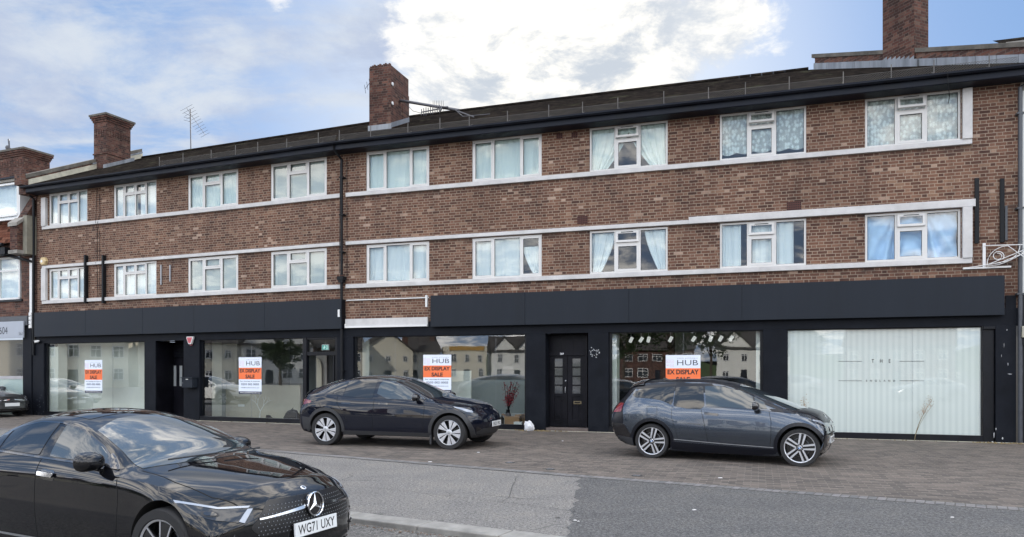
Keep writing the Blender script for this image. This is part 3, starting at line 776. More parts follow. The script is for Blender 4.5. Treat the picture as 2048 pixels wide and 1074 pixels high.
# window A: white shelf unit and meter box on the left, mustard patch on the back wall
m = mb('L'); ua = U('L', 93, .2)
m.box(ua, U('L', 119, .2), .15, .5, .15, 2.5, 0)
m.build('display_panel', [M['shop_wall']], BLD)
m = mb('L'); a, c = U('L', 94, .14), U('L', 118, .14); z = Zh('L', 106, 747, .14)
m.box(a, c, .12, .148, z - .13, z + .07, 0); m.box(a + .07, c - .02, .115, .121, z - .07, z + .02, 1)
tag(m.build('letter_box', [M['white_paint'], M['greyboard']], None, bevel=.004), 'white letter box inside the leftmost shop window', 'letter box')
m = mb('L'); z = Zh('L', 104, 733, .14); m.xf = XF['L'] @ Matrix.Translation((0, 0, 0))
m.face([(a, .118, z - .06), (c - .03, .118, z - .07), (c - .05, .10, z + .07), (a + .02, .10, z + .1)]); tag(m.build('loose_leaflets', M['white_paint'], None), 'white leaflets lying on the letter box in the leftmost shop window', 'leaflets')
# window B: white side panel, white half wall, dark door frame at the back
m = mb('L'); m.box(U('L', 404, .3), U('L', 412, .3), .2, 1.0, .1, 2.6, 0); m.build('display_panel', M['shop_wall'], BLD)
m = mb('L'); m.box(U('L', 424, 1.2), U('L', 600, 1.2), 1.2, 1.26, .05, 1.15, 0); m.build('display_panel', M['beige'], BLD)
m = mb('L'); a, c = U('L', 424, 2.6), U('L', 470, 2.6)
for bx in ((a, a + .12, 0.05, 2.4), (c - .12, c, .05, 2.4), (a, c, 2.28, 2.4)): m.box(bx[0], bx[1], 2.6, 2.7, bx[2], bx[3])
m.build('inner_door_frame', M['black_frame'], BLD, weld=False)
# window C: light back board and low grey boards
m = mb('R'); m.box(U('R', 900, .6), U('R', 942, .6), .6, .64, .1, 1.62, 0); m.box(U('R', 712, .5), U('R', 738, .5), .5, .54, .1, 2.6, 0); m.build('display_panel', M['shop_wall'], BLD)
m = mb('R'); m.box(U('R', 738, 1.6), U('R', 1050, 1.6), 1.6, 1.65, .05, 1.35, 0); m.build('display_panel', M['greyboard'], BLD)
# window D: white side panels, square column and white spotlights on a track
m = mb('R'); m.box(U('R', 1222, .2), U('R', 1233.5, .2), .2, .6, .1, 2.6, 0); m.box(U('R', 1512, .3), U('R', 1520, .3), .2, .6, .1, 2.6, 0); m.build('display_panel', M['white_paint'], BLD)
m = mb('R'); m.box(U('R', 1350, 3.2), U('R', 1388, 3.2), 3.2, 3.5, .05, 2.9); m.box(U('R', 1388, 3.6), U('R', 1540, 3.6), 3.6, 3.7, 2.25, 2.9); m.build('inner_column', M['greyboard'], BLD)
sp0 = None
SPOTS = (1262, 1282, 1297, 1341, 1387, 1421, 1441, 1462)
for i, px in enumerate(SPOTS):
    z, v = 2.46, 1.0
    if sp0 is None:
        sp0 = empty('ceiling_spotlight', (0, 0, 0))
        m = MB(); m.tube([(0, 0, .0), (0, 0, .40)], .012, 6); m.box(-.1, .1, -.02, .02, .38, .41); m.build('track_mount', M['steel'], sp0)
        m = MB(Matrix.Rotation(R(30), 4, 'Y') @ Matrix.Rotation(R(20), 4, 'X')); m.lathe([(0, .09), (.045, .08), (.045, -.06), (.04, -.065), (0, -.06)], 'z', 14); m.build('lamp_head', flat_mat('white_lamp_metal', (.85, .85, .85), .4, emit=.35), sp0, smooth=40)
        o = sp0
    else: o = copy_tree(sp0)
    o.location = XF['R'] @ Vector((U('R', px, v), v, z)); o.rotation_euler.z = .5 * math.sin(i * 2.1) - R(18)
    tag(o, 'small white ceiling spotlight in the dark shop, %s from the left of the row' % ORD[i], 'spotlight', 'spotlights in the shop beside the grey hatchback')
for i, (px, py) in enumerate(((1275, 748), (1293, 748), (1275, 763), (1294, 763))):
    v = .13; u, z = U('R', px, v), Zh('R', px, py, v); m = mb('R'); m.box(u - .085, u + .085, v, v + .004, z - .055, z + .055)
    tag(m.build('paper_notice', M['white_paint'], None), 'pale green paper card inside the dark shop window, %s' % ['upper left of four', 'upper right of four', 'lower left of four', 'lower right of four'][i], 'notice', 'paper cards in the dark shop window')

# --- doors
M['door_black'] = var_mat('old_black_door', (.006, .006, .009), .45, .5, 3.0, bump=.3, bscale=30, spec=.15)
M['dim_glass'] = glass_mat('dim_glass', (.55, .58, .58), 1.5, 1.0, .02)
M['step'] = var_mat('worn_step', (.12, .095, .085), .9, .4, 4.0)
# middle double door
b = 'R'; dv = .34; ua, uc = U(b, 1092), U(b, 1177); da, dc = U(b, 1100, dv), U(b, 1171, dv)
m = mb(b); m.face([(ua, .5, 2.8), (uc, .5, 2.8), (uc, .5, 0), (ua, .5, 0)]); m.face([(ua, -.03, 2.61), (uc, -.03, 2.61), (uc, .5, 2.61), (ua, .5, 2.61)])
m.box(da - .08, da, dv - .06, dv + .04, .08, 2.61); m.box(dc, dc + .06, dv - .06, dv + .04, .08, 2.61)
zt_ = Zh(b, 1135, 711, dv); m.box(da, dc, dv - .07, dv + .04, zt_, zt_ + .10)
m.box(da, dc, dv, dv + .03, zt_ + .10, 2.61)
for k in (.33, .66): m.box(da + (dc - da) * k - .006, da + (dc - da) * k + .006, dv - .006, dv, zt_ + .1, 2.58)
m.build('doorway', M['door_black'], BLD, weld=False)
m = mb(b); m.box(ua + .005, uc - .005, -.04, dv + .1, -.1, .085); m.build('step', M['step'], BLD, bevel=.01)
W2 = (dc - da) / 2
for k in (0, 1):
    a, c = da + k * W2 + .004, da + (k + 1) * W2 - .004; zb_, zz = .10, zt_ - .004
    gp = [Zh(b, 1135, y, dv) for y in (717, 733, 735.5, 751, 753.5, 769, 771.5, 787)]
    m = mb(b); sw = .13
    m.box(a, a + sw, dv - .03, dv + .015, zb_, zz); m.box(c - sw, c, dv - .03, dv + .015, zb_, zz)
    m.box(a + sw, c - sw, dv - .029, dv + .015, gp[0], zz)
    for j in range(3): m.box(a + sw, c - sw, dv - .028, dv + .015, gp[2 * j + 2], gp[2 * j + 1])
    m.box(a + sw, c - sw, dv - .029, dv + .015, .92, gp[7]); m.box(a + sw, c - sw, dv - .029, dv + .015, zb_, .30); m.box(a + sw, c - sw, dv - .010, dv + .012, .30, .92)
    m.box(a + sw + .05, c - sw - .05, dv - .018, dv - .009, .36, .86)
    d_ = m.build('door', M['door_black'], BLD, bevel=.003)
    g = mb(b)
    for j in range(4): g.box(a + sw, c - sw, dv - .005, dv + .002, gp[2 * j + 1], gp[2 * j])
    g.build('glazing', var_mat('door_glass', (.055, .058, .062), .12, .3, 3, coat=.6), d_)
    h = mb(b)
    if k == 0:
        xh = c - .045; h.tube([(xh, dv - .06, 1.02), (xh, dv - .07, 1.08), (xh, dv - .06, 1.18)], .012, 6); h.build('handle', M['steel'], d_)
        lk = mb(b); lk.lathe([(0, -.01), (.02, -.008), (.02, 0)], 'y', 10, 0, (xh, dv - .03, 1.35)); lk.build('lock', M['steel'], d_)
    else:
        h.box(a + .17, c - .1, dv - .04, dv - .0295, .72, .80); h.box(a + .2, c - .13, dv - .043, dv - .04, .745, .775, 1); h.build('letter_flap', [flat_mat('dull_brass', (.16, .13, .08), .45, .7), M['door_black']], d_)
def TX(b, u, z, v): return XF[b] @ Matrix(((1, 0, 0, u), (0, 0, -1, v), (0, 1, 0, z), (0, 0, 0, 1)))
M['ink'] = flat_mat('black_ink', (.012, .012, .014), .6)
M['white_ink'] = flat_mat('white_ink', (.75, .75, .75), .5)
text_obj('569', M['white_ink'], BLD, TX(b, U(b, 1125, dv), Zh(b, 1125, 707.5, dv), dv - .072), h=.055, bold=.02, name='door_number', off=CORNER)
m = mb(b); m.box(da - .11, da - .09, dv - .12, dv - .06, 1.62, 1.72); m.box(uc - .02, uc - .001, .10, .14, 1.28, 1.42); m.box(uc - .02, uc - .001, .10, .14, 1.48, 1.56); m.build('bell_push', M['white_paint'], BLD)
m = mb(b)
for k in range(40):
    zz = rr.uniform(.1, 1.3) ; h_ = rr.uniform(.03, .16); vv = rr.uniform(.05, .28); w_ = rr.uniform(.01, .04)
    m.face([(uc - .0025, vv, zz), (uc - .0025, vv + w_, zz + .01), (uc - .0025, vv + w_ * .7, zz + h_), (uc - .0025, vv + .005, zz + h_ * .9)])
m.build('paint_chips', flat_mat('bare_stone', (.36, .35, .33), .9), BLD, weld=False)
# left recessed entrance
b = 'L'; dv = .75; ua, uc = U(b, 313.5), U(b, 369.5)
m = mb(b); m.face([(ua, dv, 0), (uc, dv, 0), (uc, dv, 2.7), (ua, dv, 2.7)]); m.face([(ua, -.03, 2.61), (uc, -.03, 2.61), (uc, dv, 2.61), (ua, dv, 2.61)])
m.face([(ua + .002, 0, 0), (ua + .002, dv, 0), (ua + .002, dv, 2.6), (ua + .002, 0, 2.6)]); m.face([(uc - .002, 0, 0), (uc - .002, dv, 0), (uc - .002, dv, 2.6), (uc - .002, 0, 2.6)])
xm = U(b, 341.5, dv); m.box(xm - .03, xm + .03, dv - .05, dv - .001, 0, 2.6)
m.build('doorway', M['door_black'], BLD, weld=False)
a, c = xm + .05, U(b, 371, dv)
m = mb(b); m.box(a, c + .3, dv - .04, dv - .002, .02, 2.03)
for j in (0, 1): m.box(a + .13 + j * .27, a + .25 + j * .27, dv - .045, dv - .0405, 1.1, 1.8, 1)
d_ = m.build('door', [M['door_black'], M['greyboard']], BLD, bevel=.003)
m = mb(b)
for j in range(4): m.box(a + .08, c + .2, dv - .05, dv - .01, 2.10 + j * .11, 2.10 + j * .11 + .095)
m.build('louvre', M['black_frame'], BLD)
m = mb(b); z = Zh(b, 349, 760, dv); u = U(b, 349.3, dv - .05); m.box(u - .045, u + .045, dv - .09, dv - .041, z - .15, z + .15)
for j in range(3): m.box(u - .02, u + .02, dv - .095, dv - .09, z + .06 - j * .06, z + .085 - j * .06, 1)
tag(m.build('door_entry_panel', [M['white_paint'], M['steel']], None, bevel=.004), 'narrow white entry buzzer panel in the dark left doorway', 'entry panel')
m = mb(b); u, z = U(b, 326.5, dv - .01), Zh(b, 326.5, 740, dv); m.box(u - .13, u + .13, dv - .015, dv - .003, z - .12, z + .12, 0)
for j in range(4): m.box(u - .07, u + .07, dv - .018, dv - .0155, z - .05 + j * .03, z - .04 + j * .03, 1)
tag(m.build('wall_notice', [flat_mat('grey_plate', (.09, .10, .12), .4), M['greyboard']], None), 'small grey plate on the dark wall of the left doorway', 'notice')
m = mb(b); u, z = U(b, 328, dv - .01), Zh(b, 330, 765, dv); m.box(u - .12, u + .14, dv - .12, dv - .002, z - .13, z + .1); m.box(u - .13, u + .15, dv - .14, dv - .002, z + .1, z + .115)
tag(m.build('mail_box', M['black_frame'], None, bevel=.004), 'black mail box deep inside the dark left doorway', 'mail box')
# open doorway beside window B, with transom light
b = 'L'; ua, uc = U(b, 608.5), U(b, 676); v0 = .05
m = mb(b)
m.box(U(b, 607), U(b, 614), -.03, v0 + .05, 0, ZT - .002)
z2 = Zh(b, 645, 703.5, v0); m.box(U(b, 614), U(b, 671), v0 - .06, v0 + .05, z2 - .11, z2); m.box(U(b, 671), U(b, 676.5), v0 - .07, v0 + .05, 0, ZT - .002)
m.box(U(b, 614), U(b, 671), v0 - .06, v0 + .05, ZT - .06, ZT - .002)
m.box(U(b, 614), U(b, 671), -.03, .2, -.1, .05)
w = m.build('door_frame', M['black_frame'], BLD, bevel=.003)
g = mb(b); g.box(U(b, 614), U(b, 671), v0, v0 + .01, z2, ZT - .06); g.build('pane', M['shop_glass'], w)
m = mb(b); x = U(b, 668, .0); m.prism([(x, -.03 + .04), (x - .05, -.03 + .05), (x - .06, .85), (x - .01, .85)], 'z', .06, z2 - .13)
d_ = m.build('door', M['black_frame'], BLD, bevel=.003)
m = mb(b)   # inner walls seen through the opening
m.box(U(b, 611, .15), U(b, 632, 1.2), 1.2, 1.25, .05, 2.2, 0)
m.box(U(b, 634, 1.25), U(b, 671, 1.25) + 1.2, 1.27, 1.35, .05, 2.15, 1)
m.prism([(U(b, 633, 1.1), .05), (U(b, 644, 1.1), .05), (U(b, 643, 1.1), 1.75), (U(b, 640, 1.1), 1.95), (U(b, 636, 1.1), 2.0), (U(b, 633, 1.1), 2.05)], 'y', 1.1, 1.13, 2)
m.build('display_panel', [var_mat('taupe_wall', (.33, .31, .29), .9, .05), M['dark_room'], M['beige']], BLD, weld=False)
# emergency exit sign hanging behind the transom
u, z, v = U(b, 651.5, .25), Zh(b, 651.5, 694.5, .25), .25
ex = empty('exit_sign', XF[b] @ Vector((u, v, z)), -TH[b], 'small green and white running-man exit sign behind the glass over the open door', 'sign')
m = MB(); m.box(-.13, .13, -.025, .025, -.09, .09); m.box(-.004, .004, -.002, .002, .09, .3); m.build('sign_case', M['white_paint'], ex, bevel=.004)
m = MB(); m.box(-.115, .115, -.028, -.0255, -.075, .06, 0); 
m.lathe([(0, -.0005), (.014, 0)], 'y', 10, 1, (-.035, -.0295, .035)); m.prism([(-.07, -.03), (-.05, -.005), (-.03, .02), (-.01, .02), (.005, -.01), (-.01, -.015), (-.02, 0), (-.03, -.015), (-.02, -.06), (-.035, -.06), (-.042, -.02), (-.06, -.045)], 'y', -.0305, -.0285, 1)
m.box(.03, .09, -.0305, -.0285, -.06, .045, 1); m.box(.04, .08, -.0315, -.0306, -.05, .035, 0)
m.build('sign_face', [flat_mat('exit_green', (.06, .30, .27), .4, emit=.4), flat_mat('exit_white', (.75, .85, .83), .4, emit=.4)], ex)
# ---------------------------------------------------------------- posters
M['poster_white'] = flat_mat('poster_white', (.74, .80, .90), .35, coat=.5)
M['poster_orange'] = flat_mat('poster_orange', (.86, .17, .045), .35, coat=.5)
M['poster_navy'] = flat_mat('poster_navy', (.012, .02, .05), .35, coat=.5)
M['poster_blue_ink'] = flat_mat('blue_grey_ink', (.03, .06, .12), .5)
M['poster_grey_ink'] = flat_mat('grey_ink', (.07, .08, .10), .5)
M['poster_pink_ink'] = flat_mat('pink_ink', (.70, .42, .45), .5)
POST = [('L', 169.5, 204.5, 720, 786, 'in the leftmost shop window'), ('L', 477.5, 523, 714.5, 788, 'in the window left of the open door'),
        ('R', 846.5, 902.5, 709.5, 785, 'behind the black crossover'), ('R', 1331.5, 1401, 710, 803, 'above the grey hatchback')]
for (b, x0, x1, y0, y1, where) in POST:
    v = GLV - .006 - .004; ua, ub = U(b, x0, v), U(b, x1, v); xm = (x0 + x1) / 2; z1, z0 = Zh(b, xm, y0, v), Zh(b, xm, y1, v)
    w = ub - ua; h = z1 - z0
    P = empty('sale_poster', XF[b] @ Vector(((ua + ub) / 2, v, (z0 + z1) / 2)), -TH[b], 'white and orange ex display sale poster ' + where, 'poster', 'sale posters in the shop windows')
    def bx(m, a, c, e, f, dd, mt=0): m.box((a - .5) * w, (c - .5) * w, -dd, .003, (e - .5) * h, (f - .5) * h, mt)
    m = MB(); bx(m, 0, 1, .0, 1, 0); m.build('sheet', M['poster_white'], P)
    m = MB(); m.box(-.5 * w, .5 * w, -.0012, -.0004, -.10 * h, .215 * h); m.build('orange_band', M['poster_orange'], P)
    m = MB(); m.box(-.5 * w, .5 * w, -.0012, -.0004, -.5 * h, -.43 * h); m.build('navy_strip', M['poster_navy'], P)
    def tx(s_, cx, cz, ww, hh, mt, bold=0.0, sp_=1.0):
        text_obj(s_, M[mt], P, Matrix(((1, 0, 0, cx * w), (0, 0, -1, -.0022), (0, 1, 0, cz * h), (0, 0, 0, 1))), w=ww * w, h=hh * h, bold=bold, spacing=sp_)
    tx('USED KITCHEN', .12, .43, .58, .018, 'poster_grey_ink', 0, 1.5); tx('HUB', .13, .335, .60, .115, 'poster_grey_ink', .0)
    tx('EX DISPLAY', 0, .135, .90, .105, 'ink', .035); tx('SALE', 0, -.025, .40, .105, 'ink', .035)
    tx('For viewings & enquiries', 0, -.155, .86, .034, 'poster_blue_ink', .02); tx('0203 002 0005', 0, -.235, .78, .055, 'poster_blue_ink', .015)
    tx('info@usedkitchenhub.com', 0, -.33, .80, .030, 'poster_blue_ink', .02); tx('www.usedkitchenhub.com', 0, -.463, .90, .028, 'white_ink', .02)
    m = MB()   # the four little kitchen pictograms
    for i in (0, 1):
        for j in (0, 1):
            cx, cz, r_ = (-.44 + i * .125) * w, (.275 + j * .09) * h, .045 * w
            if (i + j) % 2 == 0: m.box(cx - r_, cx + r_, -.0018, -.0006, cz - r_, cz + r_ * .8) if False else None
            for q in ((-1, 1, -1, -.86), (-1, 1, .86, 1), (-1, -.86, -.86, .86), (.86, 1, -.86, .86)) if i or j else ((-1, 1, -.1, .04), (-1, 1, .5, .62)):
                m.box(cx + q[0] * r_, cx + q[1] * r_, -.0018, -.0006, cz + q[2] * r_, cz + q[3] * r_)
            m.box(cx - .3 * r_, cx + .3 * r_, -.0018, -.0006, cz - .2 * r_, cz + .1 * r_)
    m.build('pictograms', M['poster_pink_ink'], P)
# lettering on the frosted window
v = GLV - .003; b = 'R'
def wtx(s_, px, py, h, w=None, sp_=1.6): text_obj(s_, M['ink'], WE, TX(b, U(b, px, v), Zh(b, px, py, v), v), w=w, h=h, spacing=sp_, bold=.012, name='window_lettering', off=CORNER)
wtx('T  H  E', 1762, 722, .085, .40); wtx('E N G L A N D', 1761, 761.5, .042, .62)
m = mb(b)
for y in (722.5, 761.5):
    for x0, x1 in ((1677, 1724), (1799, 1848)): z = Zh(b, (x0 + x1) / 2, y, v); m.box(U(b, x0, v), U(b, x1, v), v - .001, v + .001, z - .004, z + .004)
m.build('window_rule', M['ink'], WE)

# ---------------------------------------------------------------- fixtures on the front
# hexagonal alarm box
b = 'L'; u, z = U(b, 82.5, -.15), Zh(b, 82.5, 522, -.15)
o = empty('alarm_box', XF[b] @ Vector((u, -.002, z)), -TH[b], 'yellowed hexagonal alarm box high on the left end of the brick wall', 'alarm box')
m = MB(); hx = [(.17 * math.cos(R(60 * k)), .16 * math.sin(R(60 * k))) for k in range(6)]; m.prism(hx, 'y', -.09, 0); hx2 = [(x * .82, y * .82) for x, y in hx]
for k in range(6): m.face([(*[hx[k][0]], -.09, hx[k][1]), (hx[(k + 1) % 6][0], -.09, hx[(k + 1) % 6][1]), (hx2[(k + 1) % 6][0], -.12, hx2[(k + 1) % 6][1]), (hx2[k][0], -.12, hx2[k][1])])
m.face([(x, -.12, y) for x, y in hx2]); m.build('cover', flat_mat('yellowed_plastic', (.55, .42, .22), .5), o, bevel=.004)
m = MB(); m.lathe([(0, -.123), (.05, -.123), (.055, -.119)], 'y', 16, 0, (-.03, 0, 0)); m.build('badge', M['white_paint'], o)
# red and white bell box
u, z = U(b, 380.5, -.1), Zh(b, 380.5, 680.5, -.1)
o = empty('alarm_box', XF[b] @ Vector((u, -.052, z)), -TH[b], 'red and white wedge-shaped alarm box over the black mail box', 'alarm box')
m = MB(); sh = [(-.135, .12), (.135, .12), (.14, .06), (.06, -.13), (-.06, -.13), (-.14, .06)]; m.prism(sh, 'y', -.08, 0); m.build('cover', M['white_paint'], o, bevel=.015)
m = MB(); m.prism([(x * .74, y * .74 + .004) for x, y in sh], 'y', -.085, -.0805)
m.build('red_front', flat_mat('alarm_red', (.55, .10, .12), .4), o)
m = MB(); m.prism([(-.05, -.11), (.06, -.11), (.05, -.17), (-.02, -.17)], 'y', -.05, 0)
for j in range(3): m.box(-.05, .05, -.0875, -.0855, -.045 + j * .035, -.035 + j * .035)
m.build('speaker_grille', flat_mat('alarm_maroon', (.16, .02, .03), .4), o)
# camera over the corner pilaster
u, z = U(b, 73, -.15), Zh(b, 73, 683, -.15)
o = empty('security_camera', XF[b] @ Vector((u, -.13, z)), -TH[b], 'small white bullet camera on the left corner pilaster', 'camera')
m = MB(Matrix.Rotation(R(-8), 4, 'Y')); m.lathe([(0, -.10), (.035, -.10), (.042, -.06), (.042, .08), (.03, .11), (0, .12)], 'x', 14); m.box(-.12, .03, -.045, .045, .035, .045); m.build('housing', M['white_paint'], o, smooth=40)
m = MB(); m.lathe([(0, .122), (.025, .12)], 'x', 12, 0, (0, 0, -.015)); m.tube([(-.02, .02, .0), (-.02, .08, .05)], .012, 6); m.build('lens', M['black_frame'], o)
# wall mounted mail box
u0, u1 = U(b, 362.5, -.2), U(b, 381, -.2); z1, z0 = Zh(b, 372, 754.5, -.2), Zh(b, 372, 775, -.2)
o = empty('mail_box', XF[b] @ Vector(((u0 + u1) / 2 + .12, -.052, z0)), -TH[b], 'dark grey wall mail box beside the recessed left doorway', 'mail box')
w_, h_ = (u1 - u0) / 2 + .03, z1 - z0
m = MB(); m.box(-w_, w_, -.22, 0, 0, h_ - .03); m.build('body', M['fascia'], o, bevel=.004)
m = MB(); m.box(-w_ - .02, w_ + .02, -.25, 0, h_ - .03, h_); m.build('lid', M['fascia'], o, bevel=.004)
m = MB(); m.lathe([(0, -.228), (.012, -.226), (.012, -.22)], 'y', 8, 0, (-w_ + .05, 0, h_ * .45)); m.build('lock', M['steel'], o)
m = MB(); m.box(-.05, .05, -.223, -.2205, h_ - .075, h_ - .055); m.build('label_plate', M['white_paint'], o)
# standpipe tap
u = U(b, 382, -.1)
m = mb(b); m.tube([(u, -.1, 0), (u, -.1, .52)], .016, 8); m.tube([(u - .05, -.12, .52), (u + .05, -.12, .52)], .012, 6); m.tube([(u, -.1, .46), (u, -.17, .45), (u, -.18, .40)], .012, 6)
tag(m.build('standpipe', M['steel'], None), 'thin standpipe tap on the pavement below the mail box', 'tap')
# white scrolled sign bracket on the right corner
b = 'R'; um = U(b, 1967.5); zb_ = Zh(b, 1967, 531)
o = empty('sign_bracket', XF[b] @ Vector((um, -.0, zb_)), -TH[b], 'white scrolled wrought-iron sign bracket on the right corner above the fascia', 'bracket')
m = MB(); m.box(-.03, .03, -.045, -.012, -.04, .50); m.box(-.42, .52, -.06, -.012, -.075, -.035); m.build('wall_plate', M['white_paint'], o, bevel=.004)
m = MB(); L_ = .98
def P3(s_, z): return (.93 * s_, -.06 - .32 * s_, z - .07 * s_)
m.tube([P3(0, .44), P3(L_, .44)], .010, 6); m.tube([P3(0, -.02), P3(L_ * .98, .42)], .010, 6); m.tube([P3(.01, -.01), P3(L_ * .5, .1), P3(L_ * .98, .38)], .008, 6)
m.tube([(-.40, -.04, -.05), P3(.3, .05), P3(L_, .36)], .008, 6)
arc = [P3(.05 + .62 * math.sin(R(a)), -.02 + .44 * (1 - math.cos(R(a))) ) for a in range(0, 91, 9)]; m.tube(arc, .009, 6)
m.tube([P3(.05 + .4 * (1 - math.cos(R(a))), .02 + .40 * math.sin(R(a))) for a in range(0, 91, 9)] + [P3(.75, .16)], .009, 6)
for c0, c1, r0, t0, dr in ((.26, .20, .115, -40, .016), (.78, .30, .085, 200, .012)):
    m.tube([P3(c0 + (r0 - dr * k / 6) * math.cos(R(t0 + k * 24)), c1 + (r0 - dr * k / 6) * math.sin(R(t0 + k * 24))) for k in range(0, 22)], .010, 6)
m.tube([P3(L_, .40), P3(L_, .30)], .02, 6)
m.build('scrollwork', M['white_paint'], o, smooth=60)
# ================================================================== NEIGHBOURS
NB = empty('corner_brick_house', XF['L'] @ Vector((-14, 0, 0)), 0, 'old dark red brick building with tile-hung dormer at the far left end of the parade', 'building')
o_ = tuple(NB.location)
def nb(): return MB(XF['L'], o_)
b = 'L'
def ZL(y, x=20): return Zh('L', x, y)
uE = uLe - .02; u42 = U(b, 43); uW = -19
m = nb(); holed_wall(m, uW, uE - .02, 3.6, 6.4, [(U(b, -40), u42, ZL(600), ZL(513))], .1)
m.face([(uE - .02, 0, 0), (uE - .02, 6, 0), (uE - .02, 6, 8.4), (uE - .02, 0, 8.4)]); m.build('brick_wall', M['brick_dark'], NB, weld=False)
def nwin(x0, x1, y0, y1, v, split, curtain='net'):
    a, c, e, f = U(b, x0, v), U(b, x1, v), ZL(y1), ZL(y0); m = nb(); V = v
    for q in ((a, c, e, e + .07), (a, c, f - .07, f), (a, a + .07, e, f), (c - .07, c, e, f)): m.box(q[0], q[1], V - .04, V + .04, q[2], q[3])
    if split: m.box(a, c, V - .03, V + .03, e + (f - e) * split - .03, e + (f - e) * split + .03)
    m.box((a + c) / 2 - .03, (a + c) / 2 + .03, V - .03, V + .03, e, f)
    w = m.build('window', M['white_paint'], NB); g = nb(); g.box(a + .07, c - .07, V + .01, V + .016, e + .07, f - .07); g.build('pane', M['glass'], w)
    q = nb(); cloth(q, *folds(a, c, e, f, V + .15, .02, 8, 5)); q.build('curtain', M[curtain], w, smooth=80)
nwin(-40, 41.5, 514, 599, .05, .68)
m = nb(); m.box(U(b, -40), U(b, 46), -.06, .02, ZL(603.5), ZL(599.5)); m.build('sill', M['black_frame'], NB)
m = nb(); m.face([(uW, .3, 3.6), (uE - .1, .3, 3.6), (uE - .1, .3, 9), (uW, .3, 9)]); m.face([(uW, .9, 6), (uE - .1, .9, 6), (uE - .1, .9, 9), (uW, .9, 9)]); m.build('room', M['dark_room'], NB, weld=False)
# tiled mansard face, dormer and roof
def zm(v): return 6.35 + (v + .25) * 2.2
m = nb(); uM = U(b, 62)
m.face([(uW, -.25, 6.35), (uM, -.25, 6.35), (uM, .95, zm(.95)), (uW, .95, zm(.95))]); m.face([(uW, .95, zm(.95)), (uM + .2, .95, zm(.95)), (uM + .2, 4, zm(.95) + .9), (uW, 4, zm(.95) + .9)])
m.build('tiled_slope', M['tile_red'], NB, weld=False)
m = nb(); a, c = U(b, -60), U(b, 40); e, f = ZL(437), ZL(366)
m.box(a, c + .03, -.14, 1.2, f, f + .10, 1); m.box(c - .02, c + .14, -.10, .9, e - .05, f, 0); m.box(a, c + .14, -.16, -.06, e - .10, e - .02, 0); m.box(a, c + .25, -.2, 1.3, f + .10, f + .16, 2)
m.build('dormer', [M['white_paint'], M['stone'], M['soffit']], NB, weld=False)
nwin(-60, 38, 368, 434, -.07, 0)
m = nb(); m.tube([(uW, -.42, ZL(493)), (U(b, 28), -.42, ZL(493))], .06, 8); m.box(uW, U(b, 30), -.38, -.02, ZL(512), ZL(498), 0)
m.tube([(U(b, 18), -.36, ZL(495)), (U(b, 18), -.30, ZL(510)), (U(b, 25), -.1, ZL(513)), (U(b, 72), -.1, ZL(529))], .05, 8)
m.box(uW, uM + .3, .7, 1.0, zm(.95) - .02, zm(.95) + .12)
m.tube([(U(b, 52), -.05, zm(.95)), (U(b, 52), -.1, ZL(388)), (U(b, 66), -.1, ZL(400))], .05, 8)
m.build('gutter', M['pipe'], NB, smooth=40)
# corbelled brick pier between the two buildings
m = nb(); a, c = U(b, 50), U(b, 64.5)
m.prism([(-.55, ZL(505)), (-.55, ZL(455)), (-.30, ZL(445)), (.6, ZL(360)), (1.0, ZL(360)), (1.0, ZL(510)), (-.50, ZL(510))], 'x', a, c, 0)
m.prism([(-.6, ZL(455) + .0), (-.33, ZL(443)), (-.33, ZL(450)), (-.6, ZL(462))], 'x', a - .05, c + .05, 1)
m.box(a - .03, c + .06, -.6, .0, ZL(515), ZL(508), 1)
m.box(c + .001, c + .22, -.35, .6, ZL(515), ZL(440), 2)
m.build('party_pier', [M['brick_red'], M['stone'], var_mat('stained_render', (.20, .19, .15), .9, .3, 2.0)], NB, weld=False)
m = nb(); m.box(U(b, 63.5), U(b, 69.5), -.09, .0, ZL(656), ZL(521)); m.box(U(b, 62), U(b, 68.5), -.20, -.09, ZL(700), ZL(625)) if False else None
for k in range(4): m.box(U(b, 64), U(b, 69.5), -.13, -.09, ZL(658 - 8 * k), ZL(651.5 - 8 * k))
m.build('white_board', M['white_paint'], NB, bevel=.008)
# its chimney
m = nb(); v0 = 2.2; c = U(b, 48.5, v0)
m.box(uW, c, v0, v0 + 1.1, 8.2, 10.55); 
for k, o2 in enumerate((.03, .06, .10)): m.box(uW, c + o2, v0 - o2, v0 + 1.1 + o2, 10.55 + k * .08, 10.63 + k * .08)
m.box(uW, c + .13, v0 - .13, v0 + 1.2, 10.79, 10.87, 1)
for k in range(12): m.box(c - .1 - k * .17, c - .01 - k * .17, v0 - .015, v0, 10.15, 10.42)
m.build('chimney', [M['brick_red'], M['coping']], NB, weld=False)
# shopfront
m = nb(); m.box(uW, U(b, 62), -.15, .0, ZL(652), ZL(634), 0); m.box(U(b, 50), U(b, 67), -.08, .3, 0, ZL(640), 1)
m.build('shopfront_beam', [M['pipe_grey'], M['shop_paint']], NB)
m = nb(); sa_, sc_ = U(b, -70), U(b, 49, -.15); zz0, zz1 = ZL(676, 48), ZL(643, 48); m.box(sa_, sc_, -.2, -.151, zz0, zz1); 
sg = m.build('shop_sign', var_mat('silver_sign', (.34, .37, .42), .5, .06, 1.0), NB, bevel=.006)
M['sign_ink'] = flat_mat('sign_ink', (.03, .035, .045), .5)
text_obj('604', M['sign_ink'], sg, TX(b, U(b, 7, -.2), ZL(662, 7), -.203), h=.27, w=.46, bold=.0, off=o_, name='lettering')
text_obj('561', M['sign_ink'], sg, TX(b, U(b, 41.5, -.2), ZL(668, 41), -.203), h=.12, bold=.0, off=o_, name='lettering')
